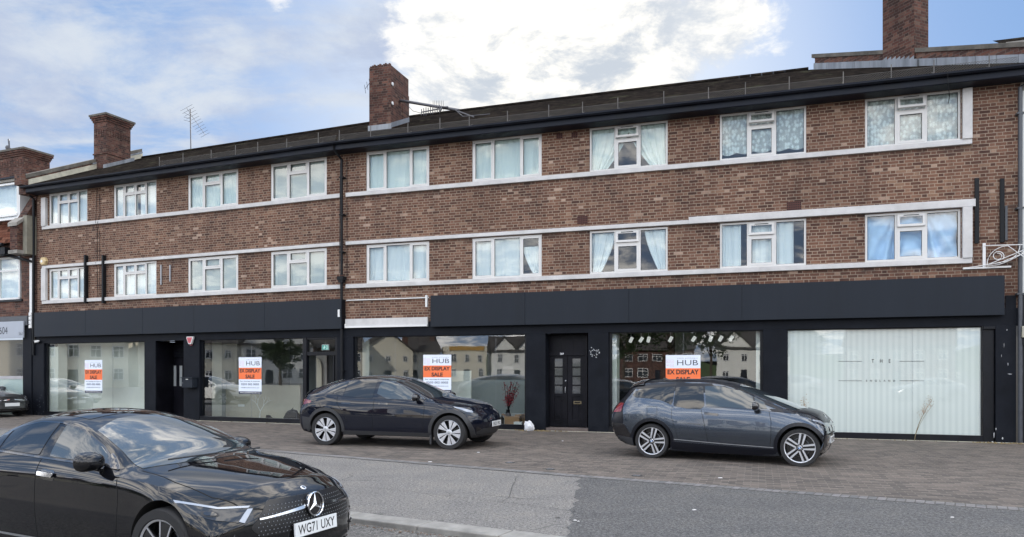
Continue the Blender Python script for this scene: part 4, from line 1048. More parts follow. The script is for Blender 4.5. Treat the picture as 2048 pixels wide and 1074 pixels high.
m = nb(); m.box(uW, U(b, 55), .0, .05, ZL(758), ZL(752), 0); m.box(U(b, 53.5), U(b, 56), .0, .05, 0, 2.9, 0); m.build('window_rail', var_mat('grey_rail', (.40, .39, .40), .5, .1), NB)
m = nb(); m.box(uW, U(b, 53.5), .02, .03, ZL(752), ZL(680)); m.build('fanlight', flat_mat('dark_glass', (.05, .055, .06), .08, coat=1), NB)
m = nb(); m.box(uW, U(b, 53.5), .02, .03, .12, ZL(758)); m.box(uW, U(b, 56), -.05, .1, -.1, .12); m.build('frosted_pane', M['frost_green'], NB)
# ---- right neighbour
o2_ = tuple(XF['R'] @ Vector((uRe + .3, 0, 0)))
NR = empty('white_rendered_building', o2_, 0, 'white rendered building cut off by the right edge, with a black ground floor', 'building')
def nr(): return MB(XF['R'], o2_)
ur = U('R', 2040, .02)
m = nr(); m.box(ur, ur + 9, -.02, 6, 3.35, 7.85, 0); m.box(ur, ur + 9, -.03, 6, 7.85, 8.1, 1); m.build('rendered_wall', [M['white_paint'], M['stone']], NR)
m = nr(); m.box(ur, ur + 9, -.05, 6, -.1, 3.349, 0); m.box(ur, ur + 9, -.16, -.051, 2.2, 2.75, 0); m.build('shopfront', M['black_frame'], NR)
m = nr(); m.box(U('R', 2041, -.1), U('R', 2041, -.1) + .3, -.22, -.161, 2.35, 2.6); m.build('wall_box', M['mortar'], NR, bevel=.01)
m = nr(); m.prism([(-.3, 8.3), (1.4, 9.3), (7, 9.3), (7, 8.3)], 'x', ur + .2, ur + .5, 0); m.prism([(-.35, 8.36), (1.35, 9.36), (1.35, 9.50), (-.4, 8.48)], 'x', ur + .1, ur + .55, 1); m.prism([(1.35, 9.36), (7, 9.36), (7, 9.5), (1.35, 9.5)], 'x', ur + .1, ur + .55, 1)
m.face([(ur + .5, -.3, 8.3), (ur + 9, -.3, 8.3), (ur + 9, 4, 10.6), (ur + .5, 4, 10.6)], 2)
m.build('gable_parapet', [M['stone'], M['coping'], M['tile']], NR, weld=False)

# ================================================================== GROUND
def sheet(name, pts, z, mt, drop=0):
    m = MB(); m.face([(p[0], p[1], z) for p in pts]); o = m.build(name, mt, None, weld=False); o['kind'] = 'structure'; return o
def asphalt(name, base, speck=.5, scale=90, cracks=True):
    t = NT(name); p = t.obj()
    n1 = t.math('ADD', t.math('MULTIPLY', t.noise(p, scale * .55, 3, .8), .5), t.math('MULTIPLY', t.noise(p, scale * 1.4, 2, .8), .5)); n2 = t.noise(p, 1.3, 6, .65); vor = t.add('ShaderNodeTexVoronoi', {'Vector': p, 'Scale': scale * 1.1}).outputs[0]
    c = t.ramp(n1, [(.36, tuple(x * (1 - speck * 1.25) for x in base)), (.5, base), (.60, tuple(x * (1 + speck * 1.3) for x in base)), (.70, tuple(x * 2.6 for x in base))])
    c = t.mix(1.0, c, t.ramp(n2, [(.25, (.78, .78, .80)), (.5, (1, 1, 1)), (.75, (1.18, 1.15, 1.10))]), 'MULTIPLY')
    n4 = t.noise(p, 5.0, 5, .8)
    c = t.mix(t.mapr(n4, .66, .74, 0, .35), c, tuple(x * .5 for x in base))
    if cracks:
        w_ = t.vm('ADD', p, t.scl(t.add('ShaderNodeTexNoise', {'Vector': p, 'Scale': 2.5, 'Detail': 4}).outputs[1], .25))
        cr = t.add('ShaderNodeTexVoronoi', {'Vector': w_, 'Scale': .42}, feature='DISTANCE_TO_EDGE').outputs[0]
        gate = t.mapr(t.noise(p, .5, 2), .48, .6)
        c = t.mix(t.math('MULTIPLY', t.mapr(cr, .0, .006, .65, 0), gate), c, (.02, .02, .02))
    h = t.math('ADD', n1, t.math('MULTIPLY', vor, .5))
    return t.out(t.bsdf(base=c, rough=.85, spec=.35, normal=t.bump(h, .55, .006)))
M['asphalt_light'] = asphalt('worn_pavement_asphalt', (.158, .150, .140), .66, 50)
M['asphalt_dark'] = asphalt('newer_pavement_asphalt', (.088, .086, .084), .68, 50, cracks=False)
M['road'] = asphalt('road_asphalt', (.12, .115, .108), .65, 50)
# block paving laid in stretcher bond, square to the shopfronts
def paver(name, ang, stops, joint, w=.205, h=.105, stacked=False):
    t = NT(name)
    p = t.add('ShaderNodeMapping', {'Vector': t.obj(), 'Rotation': (0, 0, ang)}).outputs[0]
    s = t.sep(p); row = t.math('FLOOR', t.math('DIVIDE', s[1], h))
    off = 0.0 if stacked else t.math('MULTIPLY', t.math('MODULO', t.math('ABSOLUTE', row), 2.0), .5)
    xx = t.math('ADD', t.math('DIVIDE', s[0], w), off)
    cell = t.math('FLOOR', xx); fx = t.math('FRACT', xx); fy = t.math('FRACT', t.math('DIVIDE', s[1], h))
    dx = t.math('MULTIPLY', t.math('MINIMUM', fx, t.math('SUBTRACT', 1.0, fx)), w); dy = t.math('MULTIPLY', t.math('MINIMUM', fy, t.math('SUBTRACT', 1.0, fy)), h)
    d = t.math('MINIMUM', dx, dy); mo = t.mapr(d, .003, .009, .9, 0)
    wn = t.add('ShaderNodeTexWhiteNoise', {'Vector': t.comb(cell, row)}, noise_dimensions='3D').outputs[0]
    base = t.ramp(wn, stops); fine = t.noise(p, 80, 4, .7)
    base = t.mix(.8, base, t.ramp(fine, [(.3, (.7, .7, .7)), (.7, (1.25, 1.25, 1.25))]), 'MULTIPLY')
    big = t.noise(p, .45, 6, .65)
    jc = t.mix(t.noise(p, 3, 3), joint, tuple(x * .45 for x in joint))
    c = t.mix(mo, base, jc)
    c = t.mix(1.0, c, t.ramp(big, [(.3, (.78, .78, .78)), (.48, (.94, .94, .94)), (.62, (1.05, 1.04, 1.03)), (.78, (1.2, 1.18, 1.15))]), 'MULTIPLY')
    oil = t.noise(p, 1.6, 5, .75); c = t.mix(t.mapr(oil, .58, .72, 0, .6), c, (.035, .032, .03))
    moss = t.noise(p, .8, 6, .75); c = t.mix(t.math('MULTIPLY', t.mapr(moss, .60, .70), t.math('MULTIPLY', mo, .8)), c, (.05, .065, .02))
    hh = t.math('ADD', t.math('MULTIPLY', mo, -1.0), t.math('MULTIPLY', fine, .3))
    return t.out(t.bsdf(base=c, rough=.85, spec=.35, normal=t.bump(hh, .5, .006)))
pv = [(0, (.066, .058, .052)), (.35, (.098, .084, .074)), (.7, (.122, .102, .088)), (1, (.156, .132, .114))]
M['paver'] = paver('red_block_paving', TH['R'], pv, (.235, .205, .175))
M['paver_edge'] = paver('grey_edging_blocks', R(31.5), [(0, (.13, .13, .13)), (.5, (.17, .165, .16)), (1, (.21, .20, .20))], (.11, .10, .09), w=.105, h=.22, stacked=True)
# lines of the pavement, measured on the ground
E1, E2, E3 = gpt(560, 905.5), gpt(1159.5, 955), gpt(2100, 1027)
def ext(p, q, d): return q + (q - p).normalized() * d
Ea, Ec = ext(E2, E1, 40), ext(E2, E3, 30)
K1, K2, K3 = gpt(684, 1021), gpt(838, 1031), gpt(1112, 1072)
kd = (K3 - K1).normalized(); Ka, Kc = K1 - kd * 60, K3 + kd * 50
kn = Vector((kd.y, -kd.x, 0)); kn = -kn if kn.y > 0 else kn      # towards the camera side
g = sheet('ground', [(-700, -700), (700, -700), (700, 700), (-700, 700)], -.35, var_mat('far_ground', (.12, .115, .105), .95, .3, .2))
ROADZ = -.11
rd = sheet('road', [Ka + kn * .75, Kc + kn * .75, Kc + kn * 130, Ka + kn * 130], ROADZ, M['road'])
m = MB(); q_ = [Ka + kn * .28, Kc + kn * .28, Kc + kn * .75, Ka + kn * .75]; m.face([(q_[0].x, q_[0].y, -.045), (q_[1].x, q_[1].y, -.045), (q_[2].x, q_[2].y, ROADZ), (q_[3].x, q_[3].y, ROADZ)])
tag(m.build('road_channel', M['road'], None, weld=False), kind='structure')
BB = [Vector((-60, 60, 0)), Vector((40, 30, 0))]
pvm = sheet('pavement', [Ea + Vector((0, 1.0, 0)), Ka, Kc, Ec + Vector((0, 1.0, 0))], 0.0, M['asphalt_light'])
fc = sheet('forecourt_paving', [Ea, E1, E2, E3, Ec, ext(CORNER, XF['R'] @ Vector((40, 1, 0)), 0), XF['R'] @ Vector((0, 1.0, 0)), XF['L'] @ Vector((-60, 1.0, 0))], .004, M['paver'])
ed = (E3 - E1).normalized(); en = Vector((-ed.y, ed.x, 0)); en = -en if en.y < 0 else en
es = sheet('edging_strip', [Ea, E1, E2, E3, Ec, Ec + en * .22, E3 + en * .22, E2 + en * .22, E1 + en * .22, Ea + en * .22], .008, M['paver_edge'])
# darker, newer asphalt from the seam to the right
S1, S2, S3 = gpt(1160, 955), gpt(1144, 1026), gpt(1134, 1080)
S4 = S3 + (S3 - S2) * .6
seam = [S1.lerp(S2, i / 14) + Vector((.035 * math.sin(i * 2.7) + .025 * math.sin(i * 5.1 + 1), 0, 0)) for i in range(14)] + [S2.lerp(S3, i / 10) + Vector((.03 * math.sin(i * 1.9), .02 * math.sin(i * 3.3), 0)) for i in range(10)]
pd = sheet('pavement_patch', seam + [S3, S4 + Vector((0, -.2, 0)), S4 + kd * 30, Ec, E3], .004, M['asphalt_dark'])
# kerb
m = MB(); km = [M['stone_kerb'] if 'stone_kerb' in M else var_mat('kerb_stone', (.245, .235, .215), .9, .3, 4.0, bump=.5, bscale=120)]
d0 = 0.0; base = K1 - kd * 12.3
ln = (K2 - K1).length
s_ = 0.0; k = 0
rs = random.Random(5)
while s_ < 40:
    L_ = ln * (1.0 if k % 1 == 0 else 1); p0 = base + kd * (s_ + .006); p1 = base + kd * (s_ + L_ - .006)
    q = [p0, p1, p1 + kn * .30, p0 + kn * .30]; zt = .006 + rs.uniform(0, .004)
    top = [(x.x, x.y, zt) for x in q]; bot = [(x.x, x.y, -.2) for x in q]
    m.face(top); 
    for i in range(4): m.face([bot[i], bot[(i + 1) % 4], top[(i + 1) % 4], top[i]])
    s_ += L_; k += 1
kb = m.build('kerb', km, None, bevel=.012); kb['kind'] = 'structure'
# dirt along the kerb and a few pale crumbs
def crumbs(name, pts, mt, z=.004, kind='stuff'):
    m = MB()
    for (p, r_, h_) in pts:
        n = 5; ring = [(p.x + r_ * rs.uniform(.6, 1.2) * math.cos(6.28 * i / n), p.y + r_ * rs.uniform(.6, 1.2) * math.sin(6.28 * i / n), p.z) for i in range(n)]
        top = (p.x, p.y, p.z + h_)
        for i in range(n): m.face([ring[i], ring[(i + 1) % n], top])
    o = m.build(name, mt, None, weld=False); o['kind'] = kind; return o
pts = []
for _ in range(420):
    p = base + kd * rs.uniform(9, 18) + kn * (.31 + abs(rs.gauss(0, .05))); p.z = -.052; pts.append((p, rs.uniform(.004, .018), rs.uniform(.003, .012)))
crumbs('gutter_dirt', pts, var_mat('leaf_litter', (.13, .085, .06), .9, .5, 30))
pts = []
for _ in range(260):
    u_, v_ = rs.uniform(-10, 17), -abs(rs.gauss(.05, .14)) - .06
    bb = 'R' if u_ > 0 else 'L'; p = XF[bb] @ Vector((u_, v_, .006)); pts.append((p, rs.uniform(.008, .03), rs.uniform(.004, .02)))
for _ in range(90):
    p = XF['R'] @ Vector((rs.gauss(U('R', 1078), .28), -.12 - abs(rs.gauss(0, .08)), .006)); pts.append((p, rs.uniform(.02, .045), rs.uniform(.01, .035)))
for _ in range(60):
    p = XF['R'] @ Vector((rs.gauss(U('R', 2003), .35), -.15 - abs(rs.gauss(0, .1)), .006)); pts.append((p, rs.uniform(.02, .06), rs.uniform(.01, .03)))
crumbs('dead_leaves', pts, var_mat('dry_leaves', (.16, .12, .06), .9, .6, 20))
# crumbled cement line under the shopfronts
m = MB(XF['R']); m.box(.1, uRe, -.10, -.06, 0, .014); m2 = MB(XF['L']); m2.box(-10, -.1, -.10, -.06, 0, .014)
for q in (m, m2): tag(q.build('cement_fillet', M['mortar'], None, bevel=.004), kind='structure')
# cracks in the asphalt, and pale scraps
def crackline(pts2, w, name='pavement_crack'):
    m = MB(); P = []
    for (x0, y0), (x1, y1) in zip(pts2, pts2[1:]):
        n = max(3, int(math.hypot(x1 - x0, y1 - y0) / 6))
        for i in range(n): P.append(gpt(x0 + (x1 - x0) * i / n, y0 + (y1 - y0) * i / n + rs.uniform(-.7, .7)))
    for a, c in zip(P, P[1:]):
        d_ = (c - a).normalized(); n_ = Vector((-d_.y, d_.x, 0)) * w * rs.uniform(.6, 1.2) / 2
        m.face([(a + n_)[:2] + (.0095,), (a - n_)[:2] + (.0095,), (c - n_)[:2] + (.0095,), (c + n_)[:2] + (.0095,)])
    return tag(m.build(name, flat_mat('crack_dark', (.05, .048, .045), .95), None, weld=False), kind='structure')
crackline([(560, 962), (700, 973), (800, 981), (900, 994), (1002, 1005), (1100, 1017), (1166, 1028), (1230, 1034)], .008)
crackline([(1004, 1004), (1019, 995), (1024, 975), (1031, 962), (1033, 950)], .008)
crackline([(1110, 1037), (1125, 1036)], .03)
SCR = [(957, 905, .06), (1125, 882, .05), (1150, 1041, .035), (1157, 1043, .025), (694, 1058, .06), (860, 924, .07), (1388, 1020, .06), (1905, 1035, .04), (1441, 956, .07)]
first = None
for i, (x, y, r_) in enumerate(SCR):
    p = gpt(x, y, ROADZ if x < 700 else .01); r_ *= .62; m = MB(); n = 7; h_ = .009
    ring = [(r_ * rs.uniform(.6, 1) * math.cos(6.28 * k / n), r_ * .55 * rs.uniform(.6, 1) * math.sin(6.28 * k / n), 0) for k in range(n)]
    top = [(a * .7, c * .7, h_) for a, c, _ in ring]
    for k in range(n): m.face([ring[k], ring[(k + 1) % n], top[(k + 1) % n], top[k]])
    m.face(top); o = m.build('litter_scrap', M['concrete'], None); o.location = p
    tag(o, ['white scrap on the block paving in front of the black crossover', 'white scrap on the block paving before the double door', 'larger white scrap on the seam of the dark asphalt', 'smaller white scrap on the seam of the dark asphalt',
            'white scrap on the road beside the number plate', 'pale scrap on the edging beside the black crossover', 'pale scrap on the dark asphalt before the grey hatchback', 'pale scrap on the dark asphalt at the far right', 'pale patch on the grey edging strip behind the asphalt seam'][i], 'litter', 'pale scraps on the ground')
for i, (x, y) in enumerate(((1020, 925), (1101, 938), (1274, 951))):
    p = gpt(x, y, .009); m = MB(Matrix.Rotation(-R(31), 4, 'Z')); m.lathe([(0, .003), (.075, .003), (.085, -.004)], 'z', 20, 0); 
    for k in range(4): m.box(-.05, .05, -.055 + k * .03, -.045 + k * .03, .0032, .005, 1)
    o = m.build('drain_cover', [flat_mat('cast_iron', (.03, .03, .03), .7, .3), M['steel']], None); o.location = p
    tag(o, 'small round iron cover set in the grey edging, %s of three' % ['left', 'middle', 'right'][i], 'cover', 'iron covers in the edging strip')
# ================================================================== LOOSE THINGS
# white carrier bag
p = XF['R'] @ Vector((U('R', 1059, -.2), -.22, 0))
bm = bmesh.new(); bmesh.ops.create_icosphere(bm, subdivisions=4, radius=1)
for v in bm.verts:
    c = v.co.copy(); n1 = noise.noise(c * 1.6 + Vector((3, 1, 0))); n2 = noise.noise(c * 4.5); n3 = abs(noise.noise(c * 9))
    s = 1 + .28 * n1 + .16 * n2 - .05 * n3
    v.co = Vector((c.x * .14 * s * (1.0 - .25 * c.z), c.y * .09 * s, max(0, (c.z + .82) * .135 * s)))
    if c.z > .5: v.co.z += .05 * max(0, c.x * -.6 + .3)
me = bpy.data.meshes.new('carrier_bag'); bm.to_mesh(me); bm.free(); me.materials.append(cloth_mat('thin_white_plastic', (.82, .83, .85), .0, .25)); me.polygons.foreach_set('use_smooth', [True] * len(me.polygons))
o = bpy.data.objects.new('carrier_bag', me); col.objects.link(o); o.location = p
tag(o, 'crumpled white carrier bag dumped on the paving by the double door', 'bag')
# weeds by the right window
def weed(px, h, lean, label, seed):
    p = XF['R'] @ Vector((U('R', px, -.14), -.14, 0)); rr = random.Random(seed); m = MB(); root = empty('dried_weed', p, 0, label, 'weed', 'dried weeds at the foot of the frosted window')
    tips = []
    for k in range(3):
        l2 = lean * rr.uniform(.6, 1.2); hh = h * (1 - .12 * k)
        pts = [(l2 * (s / 8) ** 1.6, -.04 * k * (s / 8), hh * s / 8) for s in range(9)]; m.tube(pts, .006, 5, r1=.003); tips.append(pts)
    m.build('stem', flat_mat('dry_stem', (.20, .165, .10), .9), root)
    m = MB()
    for pts in tips:
        for _ in range(70):
            s = rr.uniform(.68, 1.05); i = min(7, int(s * 8)); q = Vector(pts[i]); q += Vector((rr.gauss(0, .035), rr.gauss(0, .03), (s * 8 - i) * h / 8 + rr.gauss(0, .02)))
            a = rr.uniform(0, 3.14); r_ = rr.uniform(.008, .02); m.face([q, q + Vector((r_ * math.cos(a), r_ * math.sin(a), r_)), q + Vector((-r_ * .3, r_ * .5, r_ * 1.6))])
    m.build('seed_head', flat_mat('dry_seed', (.30, .22, .15), .9), root)
weed(1829, .98, .36, 'tall dried weed with brown seed head leaning right before the frosted window', 2)
weed(1604, .95, .05, 'dried weed standing behind the bonnet of the grey hatchback', 6)
# things on the floor of the window displays
def boxthing(name, b, px, v, w, d, h, mt, label, cat, zf=.055, ang=0.1, flaps=False):
    p = XF[b] @ Vector((U(b, px, v), v, zf)); m = MB(Matrix.Rotation(-TH[b] + ang, 4, 'Z')); m.box(-w / 2, w / 2, -d / 2, d / 2, 0, h)
    if flaps:
        m.prism([(-w / 2, h), (-w / 2 - .1, h + .07), (-w / 2 - .1, h + .075), (-w / 2, h + .006)], 'y', -d / 2, d / 2); m.prism([(w / 2, h), (w / 2 + .09, h + .08), (w / 2 + .09, h + .085), (w / 2, h + .006)], 'y', -d / 2, d / 2)
    o = m.build(name, mt, None, bevel=.004); o.location = p; return tag(o, label, cat)
M['card'] = var_mat('brown_cardboard', (.30, .17, .085), .85, .15, 4.0)
boxthing('cardboard_box', 'R', 1026, .55, .42, .3, .28, M['card'], 'brown cardboard box left of two inside the window by the double door', 'box', flaps=True)
boxthing('cardboard_box', 'R', 1046, .75, .36, .3, .33, M['card'], 'brown cardboard box right of two, beside the window edge by the double door', 'box', ang=-.2)
boxthing('white_carton', 'R', 1037, .32, .23, .2, .15, M['white_paint'], 'small white carton in front of the brown cardboard boxes', 'box')
# vase with a red spray of blossom
p = XF['R'] @ Vector((U('R', 1016, .7), .7, .055)); VZ = empty('blossom_vase', p, 0, 'red blossom twigs in a black vase behind the shop glass', 'vase')
m = MB(); m.lathe([(0, 0), (.07, 0), (.10, .12), (.09, .3), (.05, .42), (.06, .46)], 'z', 20); m.build('vase', M['black_frame'], VZ, smooth=50)
rr = random.Random(4); m = MB(); q = MB()
for k in range(16):
    a = rr.uniform(0, 6.28); sp = rr.uniform(.05, .3); top = Vector((sp * math.cos(a) + .05, sp * math.sin(a) * .6, .45 + rr.uniform(.35, .85)))
    m.tube([(0, 0, .4), top * .5 + Vector((0, 0, .25)), top], .006, 4)
    for _ in range(34):
        c = Vector((0, 0, .5)).lerp(top, rr.uniform(.25, 1.0)) + Vector((rr.gauss(0, .04), rr.gauss(0, .04), rr.gauss(0, .04))); d_ = Vector((rr.gauss(0, 1), rr.gauss(0, 1), rr.gauss(0, 1))).normalized() * rr.uniform(.012, .026); e_ = d_.orthogonal()
        q.face([c - d_, c - e_ * .6, c + d_, c + e_ * .6])
m.build('twigs', M['pipe'], VZ); q.build('blossom', flat_mat('red_blossom', (.30, .022, .035), .7), VZ, weld=False)
# clutter of dark bottles / small pots by the vase
for k, (px, vv, hh) in enumerate(((985, .5, .30), (993, .7, .38), (1000, .45, .26), (1004, .8, .34))):
    p = XF['R'] @ Vector((U('R', px, vv), vv, .055)); m = MB(); m.lathe([(0, 0), (.05, 0), (.055, hh * .6), (.02, hh * .8), (.02, hh), (0, hh)], 'z', 14)
    o = m.build('dark_bottle', M['black_frame'] if k % 2 else M['pipe_grey'], None, smooth=50); o.location = p; tag(o, 'dark bottle on the window floor left of the red blossom, %s from the left' % ORD[k], 'bottle', 'dark bottles in the shop window')
# window B: white coral branch, black holdall, dark shoes
p = XF['L'] @ Vector((U('L', 519, .6), .6, .055)); rr = random.Random(9); m = MB()
def br(m, p0, d, r_, l_, n):
    p1 = p0 + d * l_; m.tube([p0, p1], r_, 5, r1=r_ * .7)
    if n:
        for s in (-1, 1): br(m, p1, (d + Vector((s * rr.uniform(.35, .8), rr.uniform(-.3, .3), rr.uniform(-.05, .3)))).normalized(), r_ * .7, l_ * rr.uniform(.6, .85), n - 1)
br(m, Vector((0, 0, 0)), Vector((.1, 0, 1)), .018, .26, 4); m.lathe([(0, 0), (.12, 0), (.10, .03), (0, .04)], 'z', 14)
for k in range(6): m.tube([(0, 0, .02), (rr.uniform(-.2, .2), -.05, .0)], .012, 4)
o = m.build('branch_ornament', M['white_paint'], None); o.location = p; tag(o, 'bare white branch ornament on the floor of the window left of the open door', 'ornament')
p = XF['L'] @ Vector((U('L', 585, .35), .35, .055)); H = empty('holdall', p, -TH['L'], 'black holdall slumped at the right end of the window left of the open door', 'bag')
bm = bmesh.new(); bmesh.ops.create_cube(bm, size=1); bmesh.ops.subdivide_edges(bm, edges=bm.edges, cuts=7, use_grid_fill=True)
for v in bm.verts:
    c = v.co; t_ = c.z + .5; w_ = .52 * (1 - .45 * t_ ** 2); v.co = Vector((c.x * w_, c.y * .26 * (1 - .6 * t_ ** 2), t_ * .36 * (1 - .25 * abs(c.x)))) + Vector((1, 1, 1)) * .02 * noise.noise(c * 5)
me = bpy.data.meshes.new('bag_body'); bm.to_mesh(me); bm.free(); me.materials.append(M['pipe']); me.polygons.foreach_set('use_smooth', [True] * len(me.polygons)); o = bpy.data.objects.new('bag_body', me); col.objects.link(o); o.parent = H
m = MB(); m.tube([(-.1 + .2 * math.sin(a * .26), -.09, .22 + .20 * math.sin(a * .26)) for a in range(13)], .012, 6); m.tube([(.12, -.1, .30), (.24, -.12, .28), (.27, -.12, .05)], .014, 6); m.build('strap', M['pipe_grey'], H)
p = XF['L'] @ Vector((U('L', 541, .5), .5, .055)); m = MB(); m.prism([(-.14, 0), (.14, 0), (.15, .05), (.05, .07), (-.02, .15), (-.13, .16)], 'y', -.05, .05); o = m.build('work_boot', M['pipe'], None, bevel=.015); o.location = p; tag(o, 'black boot left on the floor beside the white branch ornament', 'boot')
p = XF['L'] @ Vector((U('L', 479, 1.1), 1.19, .42)); m = MB(Matrix.Rotation(-TH['L'], 4, 'Z')); m.box(-.13, .13, -.012, 0, 0, .075)
for s in (-.06, .06): m.box(s - .035, s + .035, -.016, -.012, .015, .06, 1)
o = m.build('wall_socket', [M['white_paint'], M['shop_wall']], BLD); o.location = p - CORNER
# ---- aerials
def yagi(m, base, d, n, w0, w1, up, r_=.006):
    d = d.normalized(); L_ = .11 * n; s_ = d.cross(up).normalized()
    m.tube([base - d * L_ * .4, base + d * L_ * .6], r_ * 1.4, 5)
    for k in range(n):
        c = base + d * (L_ * (k / (n - 1) - .4)); w = w0 + (w1 - w0) * k / (n - 1); m.tube([c - s_ * w, c + s_ * w], r_, 4)
M['alu'] = flat_mat('dull_aluminium', (.09, .09, .10), .5, .5)
p = XF['L'] @ Vector((U('L', 382, 4.6), 4.6, 10.4)); A = empty('tv_aerial', p, 0, 'upright television aerial on the roof ridge above the third window from the left', 'aerial')
m = MB(); m.tube([(0, 0, 0), (-.03, 0, 1.95)], .022, 6); m.build('mast', M['alu'], A)
m = MB(); yagi(m, Vector((.12, 0, 1.55)), Vector((.42, .5, -.75)), 11, .30, .22, Vector((0, 1, .6))); m.tube([(-.28, 0, 1.8), (-.02, 0, 1.66)], .006, 4); m.tube([(-.3, 0, 1.62), (-.02, 0, 1.55)], .006, 4); m.tube([(-.3, 0, 1.5), (.0, 0, 1.42)], .006, 4); m.build('antenna', M['alu'], A)
p = XF['R'] @ Vector((U('R', 800, 2.0), 2.0, 10.25)); A = empty('leaning_aerial', p, 0, 'long fallen television aerial mast leaning from the middle chimney over the roof', 'aerial')
def RP(px, py, v): u = U('R', px, v); return (XF['R'] @ Vector((u, v, Zh('R', px, py, v)))) - p
m = MB(); m.tube([RP(800, 201, 2.0), RP(918, 220.5, 1.6)], .045, 8); m.build('mast', M['alu'], A, smooth=50)
m = MB(); q0, q1 = RP(843, 224.5, 1.5), RP(888, 216, 1.7); m.tube([q0, q1], .02, 5)
for k in range(9): c = q0.lerp(q1, k / 10); h_ = .10 + .012 * (k % 3); m.tube([c - Vector((0, 0, h_)), c + Vector((0, 0, h_))], .013, 4)
for k in range(7): c = RP(866 + k * 3.4, 201, 1.9); m.tube([c, c + Vector((0, .1, -.28))], .006, 4)
m.tube([RP(910, 219, 1.6), RP(926, 233, 1.2), RP(980, 228, 1.6)], .012, 5); m.tube([RP(915, 222, 1.6), RP(948, 234, 1.2)], .02, 5); m.tube([RP(812, 208, 2), RP(826, 222, 1.9), RP(842, 226, 1.7)], .008, 4)
m.tube([RP(896, 214, 1.6), RP(884, 214, 1.6), RP(880, 222, 1.5)], .03, 5)
m.build('antenna', M['alu'], A)
p = XF['R'] @ Vector((U('R', 736, 1.5), 1.6, 10.75)); m = MB(); yagi(m, Vector((0, 0, 0)), Vector((.6, .3, 1.0)), 6, .22, .18, Vector((1, 0, -.4))); m.tube([(.15, .0, .1), (0, 0, 0)], .02, 5); o = m.build('chimney_aerial', M['alu'], None); o.location = p; tag(o, 'small aerial clamped to the left side of the middle chimney', 'aerial')
p = XF['L'] @ Vector((U('L', 15, 2.4), 2.5, 10.85)); m = MB(); m.tube([(0, 0, 0), (-.03, 0, .55)], .02, 5); m.tube([(-.16, 0, .26), (.0, 0, .24), (.24, 0, .12)], .02, 5); m.tube([(-.06, 0, .62), (-.02, 0, .2)], .03, 5); m.lathe([(0, 0), (.09, .01), (.1, .03)], 'y', 12, 0, (-.12, 0, .27)); o = m.build('chimney_aerial', M['alu'], None); o.location = p; tag(o, 'little aerial on the chimney at the far left edge', 'aerial')
# ================================================================== CARS
def curve(pts):
    pts = sorted(pts); xs = [p[0] for p in pts]; ys = [p[1] for p in pts]; n = len(xs)
    h = [xs[i + 1] - xs[i] for i in range(n - 1)]; dl = [(ys[i + 1] - ys[i]) / h[i] for i in range(n - 1)]
    m = [dl[0]] + [0 if dl[i - 1] * dl[i] <= 0 else 2 * dl[i - 1] * dl[i] / (dl[i - 1] + dl[i]) for i in range(1, n - 1)] + [dl[-1]]
    def f(x):
        if x <= xs[0]: return ys[0]
        if x >= xs[-1]: return ys[-1]
        i = next(k for k in range(n - 1) if x <= xs[k + 1]); t_ = (x - xs[i]) / h[i]
        return (2 * t_**3 - 3 * t_**2 + 1) * ys[i] + (t_**3 - 2 * t_**2 + t_) * h[i] * m[i] + (-2 * t_**3 + 3 * t_**2) * ys[i + 1] + (t_**3 - t_**2) * h[i] * m[i + 1]
    return f
M['car_black'] = paint_mat('black_car_paint', (.0045, .0047, .006))
M['car_navy'] = paint_mat('blue_black_car_paint', (.004, .0055, .012))
M['car_grey'] = paint_mat('mineral_grey_car_paint', (.060, .074, .096), flake=.5, metal=.88, rough=.24)
M['car_silver'] = paint_mat('silver_car_paint', (.30, .31, .32), flake=.4, metal=.7, rough=.35)
M['car_white'] = paint_mat('white_car_paint', (.72, .72, .70))
M['gloss_black'] = flat_mat('gloss_black_trim', (.004, .004, .006), .08, coat=1)
M['car_glass'] = flat_mat('tinted_car_glass', (.006, .007, .008), .01, spec=.5, ior=1.5, coat=.25, coatr=0)
M['car_glass_light'] = flat_mat('clear_car_glass', (.026, .036, .042), .01, spec=.5, ior=1.55, coat=.5, coatr=0)
M['clad'] = flat_mat('grey_plastic_cladding', (.022, .023, .026), .55)
M['under'] = flat_mat('underbody_black', (.004, .004, .004), .9)
M['gap'] = flat_mat('panel_gap', (.001, .001, .001), .9)
M['rubber'] = var_mat('tyre_rubber', (.014, .014, .015), .75, .3, 8)
M['chrome'] = flat_mat('chrome_trim', (.75, .76, .78), .12, 1.0)
M['satin'] = flat_mat('satin_silver_trim', (.50, .52, .55), .3, .9)
M['alloy'] = flat_mat('silver_alloy', (.62, .63, .66), .32, .75)
M['alloy_dark'] = flat_mat('black_alloy', (.008, .008, .009), .25, .0, coat=.6)
M['lamp'] = flat_mat('lamp_lens', (.035, .039, .046), .05, .25)
M['lamp_bright'] = flat_mat('lamp_reflector', (.30, .33, .38), .3, .5)
M['tail_red'] = flat_mat('red_tail_lens', (.16, .006, .008), .08, coat=1)
M['plate_white'] = flat_mat('white_plate', (.72, .74, .75), .3, coat=.4)
M['plate_yellow'] = flat_mat('yellow_plate', (.75, .55, .05), .3, coat=.4)
M['seat'] = flat_mat('dark_trim', (.012, .012, .013), .8)

